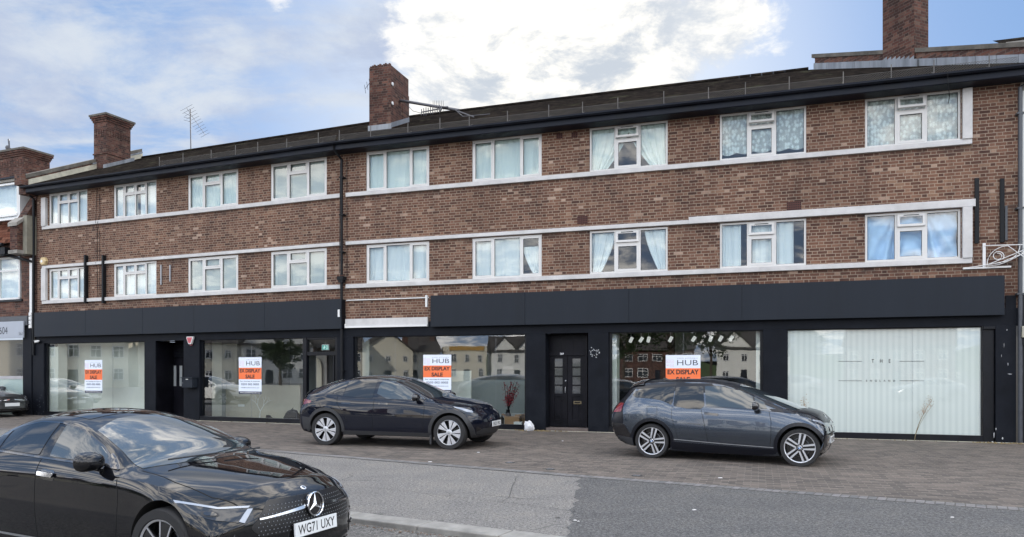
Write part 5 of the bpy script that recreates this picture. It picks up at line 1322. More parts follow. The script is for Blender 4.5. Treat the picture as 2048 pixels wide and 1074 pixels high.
class Car:
    def __init__(c, S, name, label, paint, glass='car_glass', group=None):
        c.S = S; c.root = empty(name, (0, 0, 0), 0, label, 'car', group); c.paint = paint; c.glass = glass
        c.shell()
    def shell(c):
        S = c.S; g = {k: curve(S[k]) for k in ('zc', 'zb', 'zbelt', 'zr', 'yr', 'ybelt', 'W')}
        xr, xf = S['xr'], S['xf']; n = 96; K1, K2, K3 = 12, 7, 10
        rad = .05; xs = [xr + (xf - xr) * i / n for i in range(n + 1)]
        extra = [.002, .008, .018, .032, .05]; xs = sorted(set([x for x in xs if xr + .055 < x < xf - .055] + [xr] + [xf] + [xr + e for e in extra] + [xf - e for e in extra]))
        Wm = max(w for _, w in S['W']); rings = []
        def shift(x, y, z):
            ff = max(0, 1 - (xf - x) / S.get('lf', 1.0)) ; fr = max(0, 1 - (x - xr) / S.get('lr', .9)); q = abs(y) / Wm
            sx = -S.get('af', .26) * q ** S.get('pf', 2.6) * ff ** 1.3 + S.get('ar', .22) * q ** 3 * fr ** 1.3
            ff2 = max(0, 1 - (xf - x) / .28); fr2 = max(0, 1 - (x - xr) / .35)
            return sx - S['facef'](z) * ff2 ** 1.2 + S['facer'](z) * fr2 ** 1.2
        for x in xs:
            d = min(x - xr, xf - x); ins = rad - math.sqrt(max(0, rad * rad - (rad - d) ** 2)) if d < rad else 0
            zb, zl, zr_, zc = g['zb'](x), g['zbelt'](x), g['zr'](x), g['zc'](x); W, yl, yr = g['W'](x), g['ybelt'](x), g['yr'](x)
            tuck = S.get('tuck', .06)
            sp = curve([(0, W - tuck), (.10, W - tuck * .45), (.30, W - .008), (.5, W), (.74, W - .010), (.90, W - (W - yl) * .42), (1, yl)])
            P = [(0, zb), (W * .5, zb), (W - tuck - .03, zb)]
            for i in range(K1 + 1): tt = i / K1; P.append((sp(tt), zb + .01 + (zl - zb - .01) * tt))
            for i in range(1, K2 + 1): tt = i / K2; P.append((yl + (yr - yl) * tt + S.get('bulge', .02) * math.sin(math.pi * tt) * min(1, (zr_ - zl) / .3), zl + (zr_ - zl) * tt))
            for i in range(1, K3 + 1): tt = i / K3; P.append((yr * (1 - tt), zr_ + (zc - zr_) * (1 - (1 - tt) ** 2.4)))
            mid = (zb + zc) / 2; out = []
            for (y, z) in P:
                if ins: y = max(0, y - ins * min(1, y / .3)); z = z - ins * (z - mid) / (abs(zc - zb) / 2)
                out.append(Vector((x + shift(x, y, z), y, z)))
            rings.append(out)
        N = len(rings[0]); bm = bmesh.new(); V = {}
        for i, r_ in enumerate(rings):
            for j, p in enumerate(r_):
                V[i, j, 1] = bm.verts.new(p)
                if 0 < j < N - 1: V[i, j, -1] = bm.verts.new((p.x, -p.y, p.z))
                else: V[i, j, -1] = V[i, j, 1]
        def F(*v):
            u = []
            for q in v:
                if q not in u: u.append(q)
            if len(u) > 2:
                try: bm.faces.new(u)
                except ValueError: pass
        for i in range(len(rings) - 1):
            for j in range(N - 1):
                for s in (1, -1): 
                    q = [V[i, j, s], V[i + 1, j, s], V[i + 1, j + 1, s], V[i, j + 1, s]]; F(*(q if s > 0 else q[::-1]))
        for i in (0, len(rings) - 1):
            MC = 24; x = xs[i]; G = {}
            for j in range(N):
                yj, zj = rings[i][j].y, rings[i][j].z
                for k in range(MC + 1):
                    if k == 0 or k == MC: G[j, k] = V[i, j, 1 if k == 0 else -1]
                    elif yj < 1e-6: G[j, k] = V[i, j, 1]
                    else: yy = yj * (1 - 2 * k / MC); G[j, k] = bm.verts.new((x + shift(x, yy, zj), yy, zj))
            for j in range(N - 1):
                for k in range(MC): F(G[j, k], G[j + 1, k], G[j + 1, k + 1], G[j, k + 1])
        bmesh.ops.recalc_face_normals(bm, faces=bm.faces)
        c.bvh = BVHTree.FromBMesh(bm)
        me = bpy.data.meshes.new('body'); bm.to_mesh(me); bm.free(); me.materials.append(c.paint); me.materials.append(M['under'])
        o = bpy.data.objects.new('body', me); col.objects.link(o)
        cuts = []
        for x in (0, -S['wb']):
            m = MB(); ra = S['ra']; yin = Wm - .34
            for s in (1, -1):
                pr = [(0, s * yin), (ra, s * yin), (ra, s * (Wm + .3)), (0, s * (Wm + .3))]
                m.lathe(pr, 'y', 56, 0, (x, 0, S['rw'] + .005))
            k = m.build('cut', M['under'], None); cuts.append(k)
            b_ = o.modifiers.new('b', 'BOOLEAN'); b_.operation = 'DIFFERENCE'; b_.object = k; b_.solver = 'EXACT'
        dg = bpy.context.evaluated_depsgraph_get(); nf0 = len(me.polygons); me2 = bpy.data.meshes.new_from_object(o.evaluated_get(dg))
        if len(me2.polygons) < nf0 * .7:
            for b_ in o.modifiers: b_.solver = 'FAST'
            dg = bpy.context.evaluated_depsgraph_get(); me2 = bpy.data.meshes.new_from_object(o.evaluated_get(dg))
        o.modifiers.clear(); o.data = me2
        for k in cuts: bpy.data.objects.remove(k)
        print('CAR body faces', c.root.name, nf0, len(me2.polygons))
        me2.materials.clear(); me2.materials.append(c.paint); me2.materials.append(M['under'])
        for p in me2.polygons:
            ce = p.center; p.material_index = 0
            for x in (0, -S['wb']):
                if math.hypot(ce.x - x, ce.z - S['rw'] - .005) < S['ra'] + .002 and abs(ce.y) < Wm - .0 and abs(ce.y) > Wm - .36:
                    rr_ = math.hypot(ce.x - x, ce.z - S['rw'] - .005)
                    if rr_ < S['ra'] - .004 or abs(p.normal.y) < .3: p.material_index = 1
            if p.normal.z < -.8 and ce.z < .5: p.material_index = 1
        me2.polygons.foreach_set('use_smooth', [True] * len(me2.polygons)); me2.set_sharp_from_angle(angle=R(38))
        o.parent = c.root; c.body = o
    def patch(c, name, pts, d, mat_, off=.004, grid=.05, mirror=True, label=None, parent=None, rim=.012):
        """a panel cut to an outline and laid over the shell; pts are 3D outline points, d the direction it is pressed on"""
        d = Vector(d).normalized(); outs = []
        for s in ((1, -1) if mirror else (1,)):
            dd = Vector((d.x, d.y * s, d.z)); P = [Vector((p[0], p[1] * s, p[2])) for p in pts]
            up = Vector((0, 0, 1)) if abs(dd.z) < .8 else Vector((1, 0, 0)); a = dd.cross(up).normalized(); b_ = a.cross(dd)
            bm = bmesh.new(); vs_ = [bm.verts.new((p.dot(a), p.dot(b_), 0)) for p in P]; bm.faces.new(vs_)
            x0, x1 = min(v.co.x for v in vs_), max(v.co.x for v in vs_); y0, y1 = min(v.co.y for v in vs_), max(v.co.y for v in vs_)
            for ax, lo, hi in (((1, 0, 0), x0, x1), ((0, 1, 0), y0, y1)):
                n = int((hi - lo) / grid)
                for k in range(1, n + 1):
                    bmesh.ops.bisect_plane(bm, geom=bm.verts[:] + bm.edges[:] + bm.faces[:], dist=1e-6, plane_co=Vector(ax) * (lo + (hi - lo) * k / (n + 1)), plane_no=ax)
            last = None; bad = []
            for v in bm.verts:
                org = a * v.co.x + b_ * v.co.y; org = org - dd * 6
                h = c.bvh.ray_cast(org, dd)
                if h[0] is None: bad.append(v); continue
                nn = h[1] if h[1].dot(dd) < 0 else -h[1]; v.co = h[0] + nn * off
            for v in bad:
                org = a * v.co.x + b_ * v.co.y; nr_ = c.bvh.find_nearest(org + dd * 0)
                nr2 = min((c.bvh.find_nearest(org + dd * k * .1) for k in range(-20, 21)), key=lambda h: h[3]); v.co = nr2[0] + nr2[1] * off
            if rim:
                be = [e for e in bm.edges if len(e.link_faces) == 1]; cen = {v: v.co.copy() for e in be for v in e.verts}
                mp = {}
                for v in cen:
                    nn = v.normal if v.normal.length > .1 else -dd
                    mp[v] = bm.verts.new(v.co + dd * rim)
                for e in be:
                    v1, v2 = e.verts
                    try: bm.faces.new((v1, v2, mp[v2], mp[v1]))
                    except ValueError: pass
            bmesh.ops.recalc_face_normals(bm, faces=bm.faces)
            me = bpy.data.meshes.new(name); bm.to_mesh(me); bm.free(); me.materials.append(mat_)
            me.polygons.foreach_set('use_smooth', [True] * len(me.polygons)); me.set_sharp_from_angle(angle=R(40))
            o = bpy.data.objects.new(name, me); col.objects.link(o); o.parent = parent or c.root; outs.append(o)
            if label: o['label'] = label
        return outs
    def hit(c, x, z, s=-1):
        h = c.bvh.ray_cast(Vector((x, s * 4, z)), Vector((0, -s, 0))); return h[0], h[1]
    def side(c, name, poly, mat_, **k):
        return c.patch(name, [(x, 0, z) for x, z in poly], (0, 1, 0), mat_, **k)
    def line(c, name, pts, w=.007, mat_=None, off=.0015, d=(0, 1, 0), mirror=True):
        """thin seam following the shell"""
        d = Vector(d).normalized()
        for s in ((1, -1) if mirror else (1,)):
            m = MB()
            dd = Vector((d.x, d.y * s, d.z)); Q = []
            for p, q in zip(pts, pts[1:]):
                p = Vector((p[0], p[1] * s, p[2])); q = Vector((q[0], q[1] * s, q[2])); n = max(2, int((q - p).length / .03))
                for k in range(n + 1): Q.append(p.lerp(q, k / n))
            L = []
            for i, p in enumerate(Q):
                tn = (Q[min(i + 1, len(Q) - 1)] - Q[max(i - 1, 0)]).normalized(); sd_ = tn.cross(dd).normalized() * w / 2; row = []
                for e in (sd_, -sd_):
                    h = c.bvh.ray_cast(p + e - dd * 4, dd)
                    if h[0] is None: row = None; break
                    nn = h[1] if h[1].dot(dd) < 0 else -h[1]; row.append(h[0] + nn * off)
                L.append(row)
            for A, B in zip(L, L[1:]):
                if A and B and (A[0] - B[0]).length < .12: m.face([A[0], B[0], B[1], A[1]])
            if m.f: m.build(name, mat_ or M['gap'], c.root, weld=False)
    def sline(c, name, pts, **k): return c.line(name, [(x, 0, z) for x, z in pts], **k)
    def wheels(c, rim_fn, rim_r, tw=.22, arch=None):
        S = c.S; r = S['rw']; Wm = max(w for _, w in S['W']); first = None
        for x in (0, -S['wb']):
            for s in (-1, 1):
                if first is None:
                    w = bpy.data.objects.new('wheel', None); col.objects.link(w); w.parent = c.root; first = w
                    m = MB(); tp = [(rim_r - .004, -.0), (rim_r + .005, -.012), (r * .86 + rim_r * .14, -.014), (r - .022, -.005), (r - .006, .012), (r, .035), (r, tw - .035), (r - .02, tw), (rim_r, tw), (rim_r - .02, tw * .6)]
                    m.lathe(tp, 'y', 56)
                    for k in range(64):
                        pass
                    m.build('tyre', M['rubber'], w, smooth=40)
                    m = MB(); m.lathe([(0, .10), (rim_r - .02, .10), (rim_r - .015, .02), (rim_r, .0), (rim_r - .001, tw * .6)], 'y', 48); m.lathe([(.0, .06), (.15, .06), (.15, .09), (0, .09)], 'y', 28, 0)
                    m.build('rim_barrel', M['alloy_dark'], w, smooth=40)
                    rim_fn(w, rim_r)
                else:
                    w = copy_tree(first, c.root)
                w.location = (x, s * (Wm - S.get('inset', .022)), r); w.rotation_euler = (0, (x * 7 + s) % 1.2, 0 if s < 0 else math.pi)
    def arches(c, w=.06, mat_=None, off=.008, low=.20, name='arch_trim'):
        S = c.S
        for x in (0, -S['wb']):
            ro, ri = S['ra'] + w, S['ra'] - .004; zc_ = S['rw'] + .005; n = 26
            a0 = math.asin((low - zc_) / ro); 
            def arc(rr_, a0): return [(x + rr_ * math.cos(a0 + (math.pi - 2 * a0) * k / n), zc_ + rr_ * math.sin(a0 + (math.pi - 2 * a0) * k / n)) for k in range(n + 1)]
            a1 = math.asin(max(-.95, (low - zc_) / ri))
            c.side(name, arc(ro, a0) + arc(ri, a1)[::-1], mat_ or M['clad'], off=off, grid=.08, rim=.03)
    def mirror_pod(c, x, z, size=(.24, .13, .17), paint=None, far=0.0):
        for s in (-1, 1):
            h = c.hit(x + .02, z - .04, s)[0]; Y = abs(h.y) + .13 - (far if s > 0 else 0)
            bm = bmesh.new(); bmesh.ops.create_icosphere(bm, subdivisions=4, radius=1)
            for v in bm.verts:
                q = v.co; e = 2.6
                sg = lambda t_: math.copysign(abs(t_) ** (2 / e), t_)
                fx = sg(q.x); v.co = Vector((fx * size[1] * .62 * (1 if fx > 0 else .45) - .0, sg(q.y) * size[0] / 2 * (1 - .10 * fx), sg(q.z) * size[2] / 2 * (1 - .18 * fx)))
                v.co.z += .015 * q.y * s
            me = bpy.data.meshes.new('mirror_cap'); bm.to_mesh(me); bm.free(); me.materials.append(paint or c.paint); me.polygons.foreach_set('use_smooth', [True] * len(me.polygons))
            pod = bpy.data.objects.new('wing_mirror', me); col.objects.link(pod); pod.parent = c.root; pod.location = (x, s * Y, z)
            m = MB(); m.tube([(.02, -s * .14, -.07), (.0, -s * .05, -.05), (0, s * .0, -.03)], .026, 8); m.box(-.035, -.028, -size[0] * .40, size[0] * .40, -size[2] * .34, size[2] * .34, 1)
            m.build('mirror_stalk', [M['gloss_black'], M['chrome']], pod, smooth=40)
def plate(c, txt, x, z, w=.52, h=.111, tilt=0, fmat='plate_white', face=1):
    """number plate; face 1 looks forward"""
    rot = Matrix(((0, 0, face, 0), (face, 0, 0, 0), (0, 1, 0, 0), (0, 0, 0, 1)))
    xf = Matrix.Translation((x, 0, z)) @ rot @ Matrix.Rotation(tilt, 4, 'X')
    m = MB(xf); m.box(-w / 2, w / 2, -h / 2, h / 2, -.02, .0, 0); o = m.build('number_plate', M[fmat], c.root, bevel=.002)
    text_obj(txt, M['ink'], o, xf @ Matrix.Translation((0, 0, .0012)), w=w * .88, h=h * .68, bold=.01, name='plate_lettering')
def rim_from(polys, mt, m2=None, hub=.035, depth=.02):
    pass
def spoke_poly(m, pts, n, y0, y1, mt=0, ph=0.0):
    for k in range(n):
        a = 2 * math.pi * k / n + ph; ca, sa_ = math.cos(a), math.sin(a)
        m.prism([(x * ca - z * sa_, x * sa_ + z * ca) for x, z in pts], 'y', y0, y1, mt)
def rim_y(w, r):      # five broad silver fan blades with dark slots
    m = MB(); R_ = r - .004
    for k in range(5):
        a0 = 2 * math.pi * k / 5
        for (t0, t1, q0, q1) in ((-.42, -.05, -.15, -.03), (.05, .42, .03, .15)):
            pts = [(.055 * math.cos(a0 + q0 * 2), .055 * math.sin(a0 + q0 * 2))] + [(R_ * math.cos(a0 + t0 + (t1 - t0) * i / 5 + .12), R_ * math.sin(a0 + t0 + (t1 - t0) * i / 5 + .12)) for i in range(6)] + [(.055 * math.cos(a0 + q1 * 2), .055 * math.sin(a0 + q1 * 2))]
            m.prism(pts, 'y', .002, .02)
    m.lathe([(0, -.004), (.05, -.003), (.065, .004), (.065, .03)], 'y', 24); m.build('rim', M['alloy'], w, bevel=.003)
    m = MB(); m.lathe([(0, -.009), (.025, -.008), (.03, -.003)], 'y', 16)
    m.lathe([(r - .012, -.001), (r - .006, -.006), (r + .002, -.002), (r + .002, .02)], 'y', 48); m.build('hub_cap', M['satin'], w, smooth=40)
def rim_i(w, r):      # five double spokes, black with polished faces
    m = MB(); s = MB(); R_ = r - .008
    spoke_poly(m, [(.03, -.055), (R_, -.058), (R_, .058), (.03, .055)], 5, .012, .035, 0, .3)
    for off_ in (-1, 1):
        spoke_poly(s, [(.05, off_ * .016), (R_, off_ * .022), (R_, off_ * .056), (.05, off_ * .040)], 5, .002, .0118, 0, .3)
    for k in range(5): pass
    s.lathe([(R_ - .010, .006), (R_ - .002, .001), (r + .001, .0)], 'y', 48); s.lathe([(0, .0), (.03, .0), (.04, .01)], 'y', 20)
    m.build('rim', M['alloy_dark'], w, bevel=.003); s.build('rim_face', M['alloy'], w)
    q = MB(); q.lathe([(0, -.006), (.028, -.005), (.03, .0)], 'y', 20); h = q.build('hub_badge', M['gloss_black'], w)
    q = MB()
    for a in (0, math.pi): q.prism([(0, 0)] + [(.021 * math.cos(a + math.pi / 2 * k / 6), .021 * math.sin(a + math.pi / 2 * k / 6)) for k in range(7)], 'y', -.0068, -.0062, 0)
    for a in (math.pi / 2, -math.pi / 2): q.prism([(0, 0)] + [(.021 * math.cos(a + math.pi / 2 * k / 6), .021 * math.sin(a + math.pi / 2 * k / 6)) for k in range(7)], 'y', -.0068, -.0062, 1)
    q.build('hub_roundel', [flat_mat('roundel_blue', (.05, .20, .55), .3), M['plate_white']], w)
    d = MB(); d.lathe([(0, .07), (.15, .07), (.16, .08)], 'y', 28); d.build('brake_disc', M['steel'], w)
def rim_m(w, r):      # five split spokes, black with bright edges
    m = MB(); s = MB(); R_ = r - .006
    spoke_poly(m, [(.03, -.03), (R_, -.075), (R_, .075), (.03, .03)], 5, .014, .04, 0, .1)
    for off_ in (-1, 1):
        spoke_poly(s, [(.055, off_ * .022), (R_, off_ * .058), (R_, off_ * .072), (.055, off_ * .032)], 5, .008, .0135, 0, .1)
    s.lathe([(r - .018, .008), (r - .008, .0), (r + .002, -.002)], 'y', 56); s.lathe([(0, .004), (.035, .004), (.04, .012)], 'y', 20)
    m.build('rim', M['alloy_dark'], w, bevel=.004); s.build('rim_face', M['alloy'], w)
    d = MB(); d.lathe([(0, .075), (.155, .075), (.16, .085)], 'y', 32); d.build('brake_disc', M['steel'], w)
def arcpts(cx, cz, r, a0, a1, n=8): return [(cx + r * math.cos(R(a0 + (a1 - a0) * k / n)), cz + r * math.sin(R(a0 + (a1 - a0) * k / n))) for k in range(n + 1)]
def smooth_poly(P, it=2):
    for _ in range(it):
        Q = []
        for a, b_ in zip(P, P[1:] + P[:1]):
            a, b_ = Vector(a), Vector(b_); Q += [tuple(a * .75 + b_ * .25), tuple(a * .25 + b_ * .75)]
        P = Q
    return P
def fillet(P, r=.03, n=4):
    out = []; N = len(P)
    for i in range(N):
        p, a, b_ = Vector(P[i]), Vector(P[i - 1]), Vector(P[(i + 1) % N]); da, db = (a - p), (b_ - p)
        k = min(r, da.length * .45, db.length * .45); q0, q1 = p + da.normalized() * k, p + db.normalized() * k
        for j in range(n + 1): t_ = j / n; out.append(tuple(q0 * (1 - t_) ** 2 + p * 2 * t_ * (1 - t_) + q1 * t_ ** 2))
    return out

# ---------------------------------------------------------------- black electric crossover
SY = dict(xr=-3.80, xf=.70, wb=2.89, rw=.35, ra=.405, tuck=.05, lf=1.05, lr=1.0, af=.38, ar=.30, pf=2.4,
    zc=[(.86, .70), (.80, .775), (.6, .86), (.3, .95), (0, 1.015), (-.3, 1.055), (-.45, 1.085), (-.75, 1.215), (-1.05, 1.345), (-1.35, 1.445), (-1.65, 1.50), (-1.9, 1.515), (-2.2, 1.51), (-2.6, 1.475), (-3.0, 1.40), (-3.35, 1.295), (-3.6, 1.195), (-3.7, 1.165), (-3.84, 1.04)],
    zb=[(.86, .24), (.4, .22), (-.5, .24), (-2.4, .24), (-3.2, .25), (-3.84, .30)],
    zbelt=[(.86, .60), (.7, .70), (.4, .82), (.1, .90), (-.3, .945), (-.8, .965), (-1.8, 1.0), (-2.5, 1.05), (-3.0, 1.11), (-3.5, 1.09), (-3.84, .93)],
    zr=[(.86, .66), (.7, .76), (.4, .865), (.1, .94), (-.3, 1.0), (-.5, 1.035), (-.8, 1.15), (-1.1, 1.275), (-1.4, 1.375), (-1.7, 1.425), (-2.0, 1.43), (-2.4, 1.405), (-2.8, 1.35), (-3.2, 1.25), (-3.5, 1.155), (-3.84, .99)],
    yr=[(.86, .55), (.6, .66), (.2, .72), (-.3, .755), (-.6, .745), (-1.1, .67), (-1.6, .62), (-2.2, .61), (-2.9, .60), (-3.4, .60), (-3.84, .56)],
    ybelt=[(.86, .70), (.6, .81), (.2, .865), (-.3, .885), (-1.5, .90), (-2.6, .895), (-3.2, .86), (-3.6, .80), (-3.84, .72)],
    W=[(.86, .88), (.5, .935), (.1, .95), (-.5, .94), (-1.5, .945), (-2.7, .96), (-3.2, .955), (-3.6, .92), (-3.84, .87)],
    facef=curve([(.2, .16), (.35, .05), (.55, 0), (.68, .03), (.80, .16)]), facer=curve([(.25, .10), (.5, .0), (.75, .01), (.9, .08), (1.05, .10), (1.1, .04)]))
Y = Car(SY, 'electric_crossover', 'glossy black electric crossover with silver fan-blade wheels parked in front of the open door', M['car_navy'])
Y.side('door_window', smooth_poly([(-1.70, 1.43), (-1.70, 1.025), (-.66, 1.005), (-.80, 1.09), (-1.05, 1.235), (-1.30, 1.36), (-1.45, 1.41)], 1), M['car_glass_light'])
Y.side('door_window', fillet([(-1.78, 1.44), (-2.05, 1.44), (-2.36, 1.405), (-2.48, 1.385), (-2.48, 1.065), (-1.78, 1.03)], .02), M['car_glass'])
Y.side('quarter_window', fillet([(-2.50, 1.38), (-2.70, 1.34), (-2.99, 1.235), (-2.84, 1.15), (-2.50, 1.07)], .02), M['car_glass'])
Y.patch('windscreen', [(-.50, -.70, 0), (-1.22, -.60, 0), (-1.28, 0, 0), (-1.22, .60, 0), (-.50, .70, 0), (-.40, .4, 0), (-.37, 0, 0), (-.40, -.4, 0)], (0, 0, -1), M['car_glass_light'], mirror=False)
Y.patch('glass_roof', [(-1.34, -.55, 0), (-2.55, -.52, 0), (-2.55, .52, 0), (-1.34, .55, 0)], (0, 0, -1), M['car_glass'], mirror=False, off=.003)
Y.patch('rear_window', [(-2.70, -.50, 0), (-3.45, -.50, 0), (-3.45, .50, 0), (-2.70, .50, 0)], (0, 0, -1), M['car_glass'], mirror=False)
Y.patch('spoiler', fillet([(-3.50, -.72, 0), (-3.72, -.66, 0), (-3.74, 0, 0), (-3.72, .66, 0), (-3.50, .72, 0), (-3.52, 0, 0)], .02), (0, 0, -1), M['car_navy'], mirror=False, off=.022)
Y.arches(.065, off=.012, low=.24)
Y.side('sill_trim', [(-2.46, .255), (-.44, .255), (-.44, .33), (-2.46, .345)], M['clad'], off=.012, grid=.1)
Y.sline('door_seam', [(-1.73, 1.02), (-1.74, .7), (-1.76, .36)]); Y.sline('door_seam', [(-.60, 1.0), (-.56, .85), (-.58, .6), (-.60, .36)])
Y.sline('door_seam', [(-2.62, 1.06), (-2.60, .9), (-2.50, .78), (-2.38, .62), (-2.35, .5)]); Y.sline('door_seam', [(-.55, .99), (-.2, .97), (.25, .90), (.5, .84)], w=.006)
Y.sline('door_seam', [(-3.05, .92), (-3.0, .82), (-2.86, .76)], w=.006)
Y.sline('crease', [(-.62, .955), (-1.7, .975), (-2.6, 1.01)], w=.010, mat_=M['gloss_black'])
for x in (-1.62, -2.50): Y.side('door_handle', fillet([(x, .905), (x + .22, .90), (x + .22, .935), (x, .94)], .012), M['gloss_black'], off=.004, rim=.004)
Y.patch('headlight', fillet([(.60, -.80, .80), (.38, -.90, .865), (.10, -.95, .905), (.25, -.93, .80), (.45, -.9, .725), (.62, -.8, .70)], .03), (-.45, .85, -.25), M['lamp'], off=.006)
Y.patch('lamp_strip', fillet([(.50, -.84, .845), (.10, -.95, .90), (.16, -.94, .87), (.40, -.9, .80), (.52, -.84, .79)], .02), (-.45, .85, -.25), M['lamp_bright'], off=.009)
Y.patch('lower_grille', [(0, -.62, .26), (0, .62, .26), (0, .66, .36), (0, .5, .42), (0, -.5, .42), (0, -.66, .36)], (-1, 0, 0), M['clad'], mirror=False)
Y.patch('fog_lamp', fillet([(.6, -.80, .38), (.7, -.70, .37), (.7, -.70, .43), (.6, -.80, .47)], .02), (-.7, .7, 0), M['gloss_black'], off=.004)
Y.patch('tail_lamp', fillet([(-3.5, -.88, 1.0), (-3.30, -.95, .965), (-3.30, -.95, .92), (-3.5, -.9, .88), (-3.7, -.8, .89), (-3.7, -.8, .99)], .02), (.75, .65, 0), M['tail_red'])
Y.patch('badge', fillet([(0, -.035, .705), (0, .035, .705), (0, .01, .64), (0, -.01, .64)], .004), (-1, 0, 0), M['chrome'], mirror=False, off=.006, grid=.02)
Y.patch('rear_bumper', [(-3.5, -.9, .34), (-3.30, -.96, .34), (-3.30, -.96, .60), (-3.5, -.9, .62)], (.6, .8, 0), M['clad'], off=.006)
Y.mirror_pod(-.74, 1.06, (.24, .15, .15), M['gloss_black'])
Y.side('mirror_base', [(-.72, 1.03), (-.56, 1.01), (-.74, 1.12)], M['gloss_black'], off=.006)
m = MB(); 
for s_ in (-1, 1): m.box(.46 - .9, .50 - .9, s_ * .90 - .03 * s_ - .05, s_ * .90 - .03 * s_ + .05, .10, .30)
m.build('mud_flap', M['clad'], Y.root)
Y.wheels(rim_y, .260, .235)
h = Y.bvh.ray_cast(Vector((4, 0, .50)), Vector((-1, 0, 0)))[0]; plate(Y, 'EA21 FKL', h.x + .02, .50)
def place_by_wheels(c, f_px, r_px, zg=0.0, s=1.0):
    """stand the car so that its near front and rear tyres touch the ground at two surveyed points"""
    a, b_ = gpt(*f_px, zg), gpt(*r_px, zg); d = (a - b_).normalized(); th = math.atan2(d.y, d.x); mid = (a + b_) / 2; S = c.S; Wm = max(w for _, w in S['W']) - .06
    n = Vector((-d.y, d.x, 0)); org = mid + d * S['wb'] / 2 + n * Wm
    c.root.location = (org.x, org.y, zg); c.root.rotation_euler = (0, 0, th)
    print('CAR', c.root.name, 'wheelbase seen', round((a - b_).length, 2), 'heading', round(math.degrees(th), 1))
place_by_wheels(Y, (897, 899), (655, 890.5))

# ---------------------------------------------------------------- grey and black electric hatchback
SI = dict(xr=-3.48, xf=.42, wb=2.57, rw=.318, ra=.365, tuck=.045, lf=.8, lr=.8, af=.07, ar=.14, pf=4, bulge=.015,
    zc=[(.42, .74), (.38, .81), (.30, .86), (.15, .905), (-.05, .955), (-.4, 1.08), (-.75, 1.215), (-1.05, 1.325), (-1.35, 1.41), (-1.7, 1.452), (-2.1, 1.458), (-2.5, 1.445), (-2.85, 1.425), (-3.02, 1.395), (-3.16, 1.28), (-3.34, 1.04), (-3.48, .92)],
    zb=[(.42, .20), (.2, .17), (-.5, .15), (-2.2, .16), (-2.9, .20), (-3.48, .30)],
    zbelt=[(.42, .68), (.36, .735), (.25, .785), (0, .845), (-.5, .905), (-.8, .925), (-1.6, .935), (-2.1, .96), (-2.4, 1.06), (-2.85, 1.10), (-3.15, 1.06), (-3.48, .86)],
    zr=[(.42, .715), (.36, .78), (.25, .835), (0, .90), (-.2, .955), (-.5, 1.075), (-.8, 1.19), (-1.1, 1.285), (-1.4, 1.365), (-1.8, 1.405), (-2.3, 1.40), (-2.75, 1.375), (-3.0, 1.33), (-3.18, 1.17), (-3.48, .90)],
    yr=[(.42, .56), (.3, .63), (0, .68), (-.3, .70), (-.8, .64), (-1.4, .60), (-2.0, .59), (-2.6, .57), (-3.0, .56), (-3.29, .52)],
    ybelt=[(.42, .73), (.3, .78), (0, .81), (-.5, .825), (-1.6, .83), (-2.3, .815), (-2.8, .79), (-3.29, .68)],
    W=[(.42, .85), (.3, .88), (0, .8875), (-.6, .875), (-1.8, .875), (-2.6, .885), (-3.0, .86), (-3.29, .80)],
    facef=curve([(.2, .08), (.35, .02), (.55, 0), (.68, .03), (.80, .10)]), facer=curve([(.3, .14), (.5, .03), (.7, .0), (.9, .02), (1.2, .06)]))
I = Car(SI, 'electric_hatchback', 'metallic grey electric hatchback with black roof and bonnet parked before the dark shop window', M['car_grey'])
GB = M['gloss_black']; M['roof_black'] = flat_mat('satin_black_roof', (.005, .006, .010), .28, spec=.35)
I.patch('black_roof', [(-.30, -.78, 0), (-.9, -.70, 0), (-1.5, -.70, 0), (-2.6, -.68, 0), (-2.93, -.64, 0), (-2.97, 0, 0), (-2.93, .64, 0), (-2.6, .68, 0), (-1.5, .70, 0), (-.9, .70, 0), (-.30, .78, 0), (-.1, 0, 0)], (0, 0, -1), M['roof_black'], off=.004, mirror=False, rim=.006)
I.side('roof_rail', [(-2.98, 1.275), (-2.4, 1.31), (-1.4, 1.335), (-1.0, 1.26), (-.75, 1.165), (-.45, 1.02), (-.28, .935), (-.10, .90), (-.2, .98), (-.7, 1.19), (-1.0, 1.29), (-1.35, 1.385), (-1.8, 1.43), (-2.4, 1.43), (-2.99, 1.39)], M['roof_black'], off=.004, rim=.004)
I.side('quarter_window', smooth_poly([(-3.02, 1.12), (-2.90, 1.265), (-2.5, 1.295), (-2.20, 1.315), (-2.19, 1.32), (-2.19, .975), (-2.30, 1.03), (-2.42, 1.075), (-2.60, 1.10)], 1), M['car_glass'], off=.005)
I.side('door_window', fillet([(-2.175, 1.315), (-1.675, 1.335), (-1.61, .985), (-1.675, .925), (-1.93, .93), (-2.175, .975)], .025), M['car_glass'], off=.005)
I.side('door_window', fillet([(-1.645, 1.335), (-1.36, 1.33), (-1.03, 1.255), (-.80, 1.165), (-.74, .95), (-1.58, .985)], .02), M['car_glass_light'], off=.005)
I.side('front_quarter_window', fillet([(-.775, 1.155), (-.60, 1.065), (-.535, .955), (-.72, .955)], .015), M['car_glass_light'], off=.006)
I.patch('windscreen', [(-.10, -.66, 0), (-1.05, -.57, 0), (-1.15, 0, 0), (-1.05, .57, 0), (-.10, .66, 0), (.0, 0, 0)], (0, 0, -1), M['car_glass_light'], mirror=False, off=.008)
I.patch('bonnet', [(-.06, -.68, 0), (.24, -.62, 0), (.34, -.54, 0), (.375, 0, 0), (.34, .54, 0), (.24, .62, 0), (-.06, .68, 0), (.03, 0, 0)], (0, 0, -1), M['roof_black'], off=.012, mirror=False)
I.side('scuttle_trim', [(-.5, .955), (-.16, .955), (.06, .90), (-.1, .885), (-.45, .92)], M['roof_black'], off=.005)
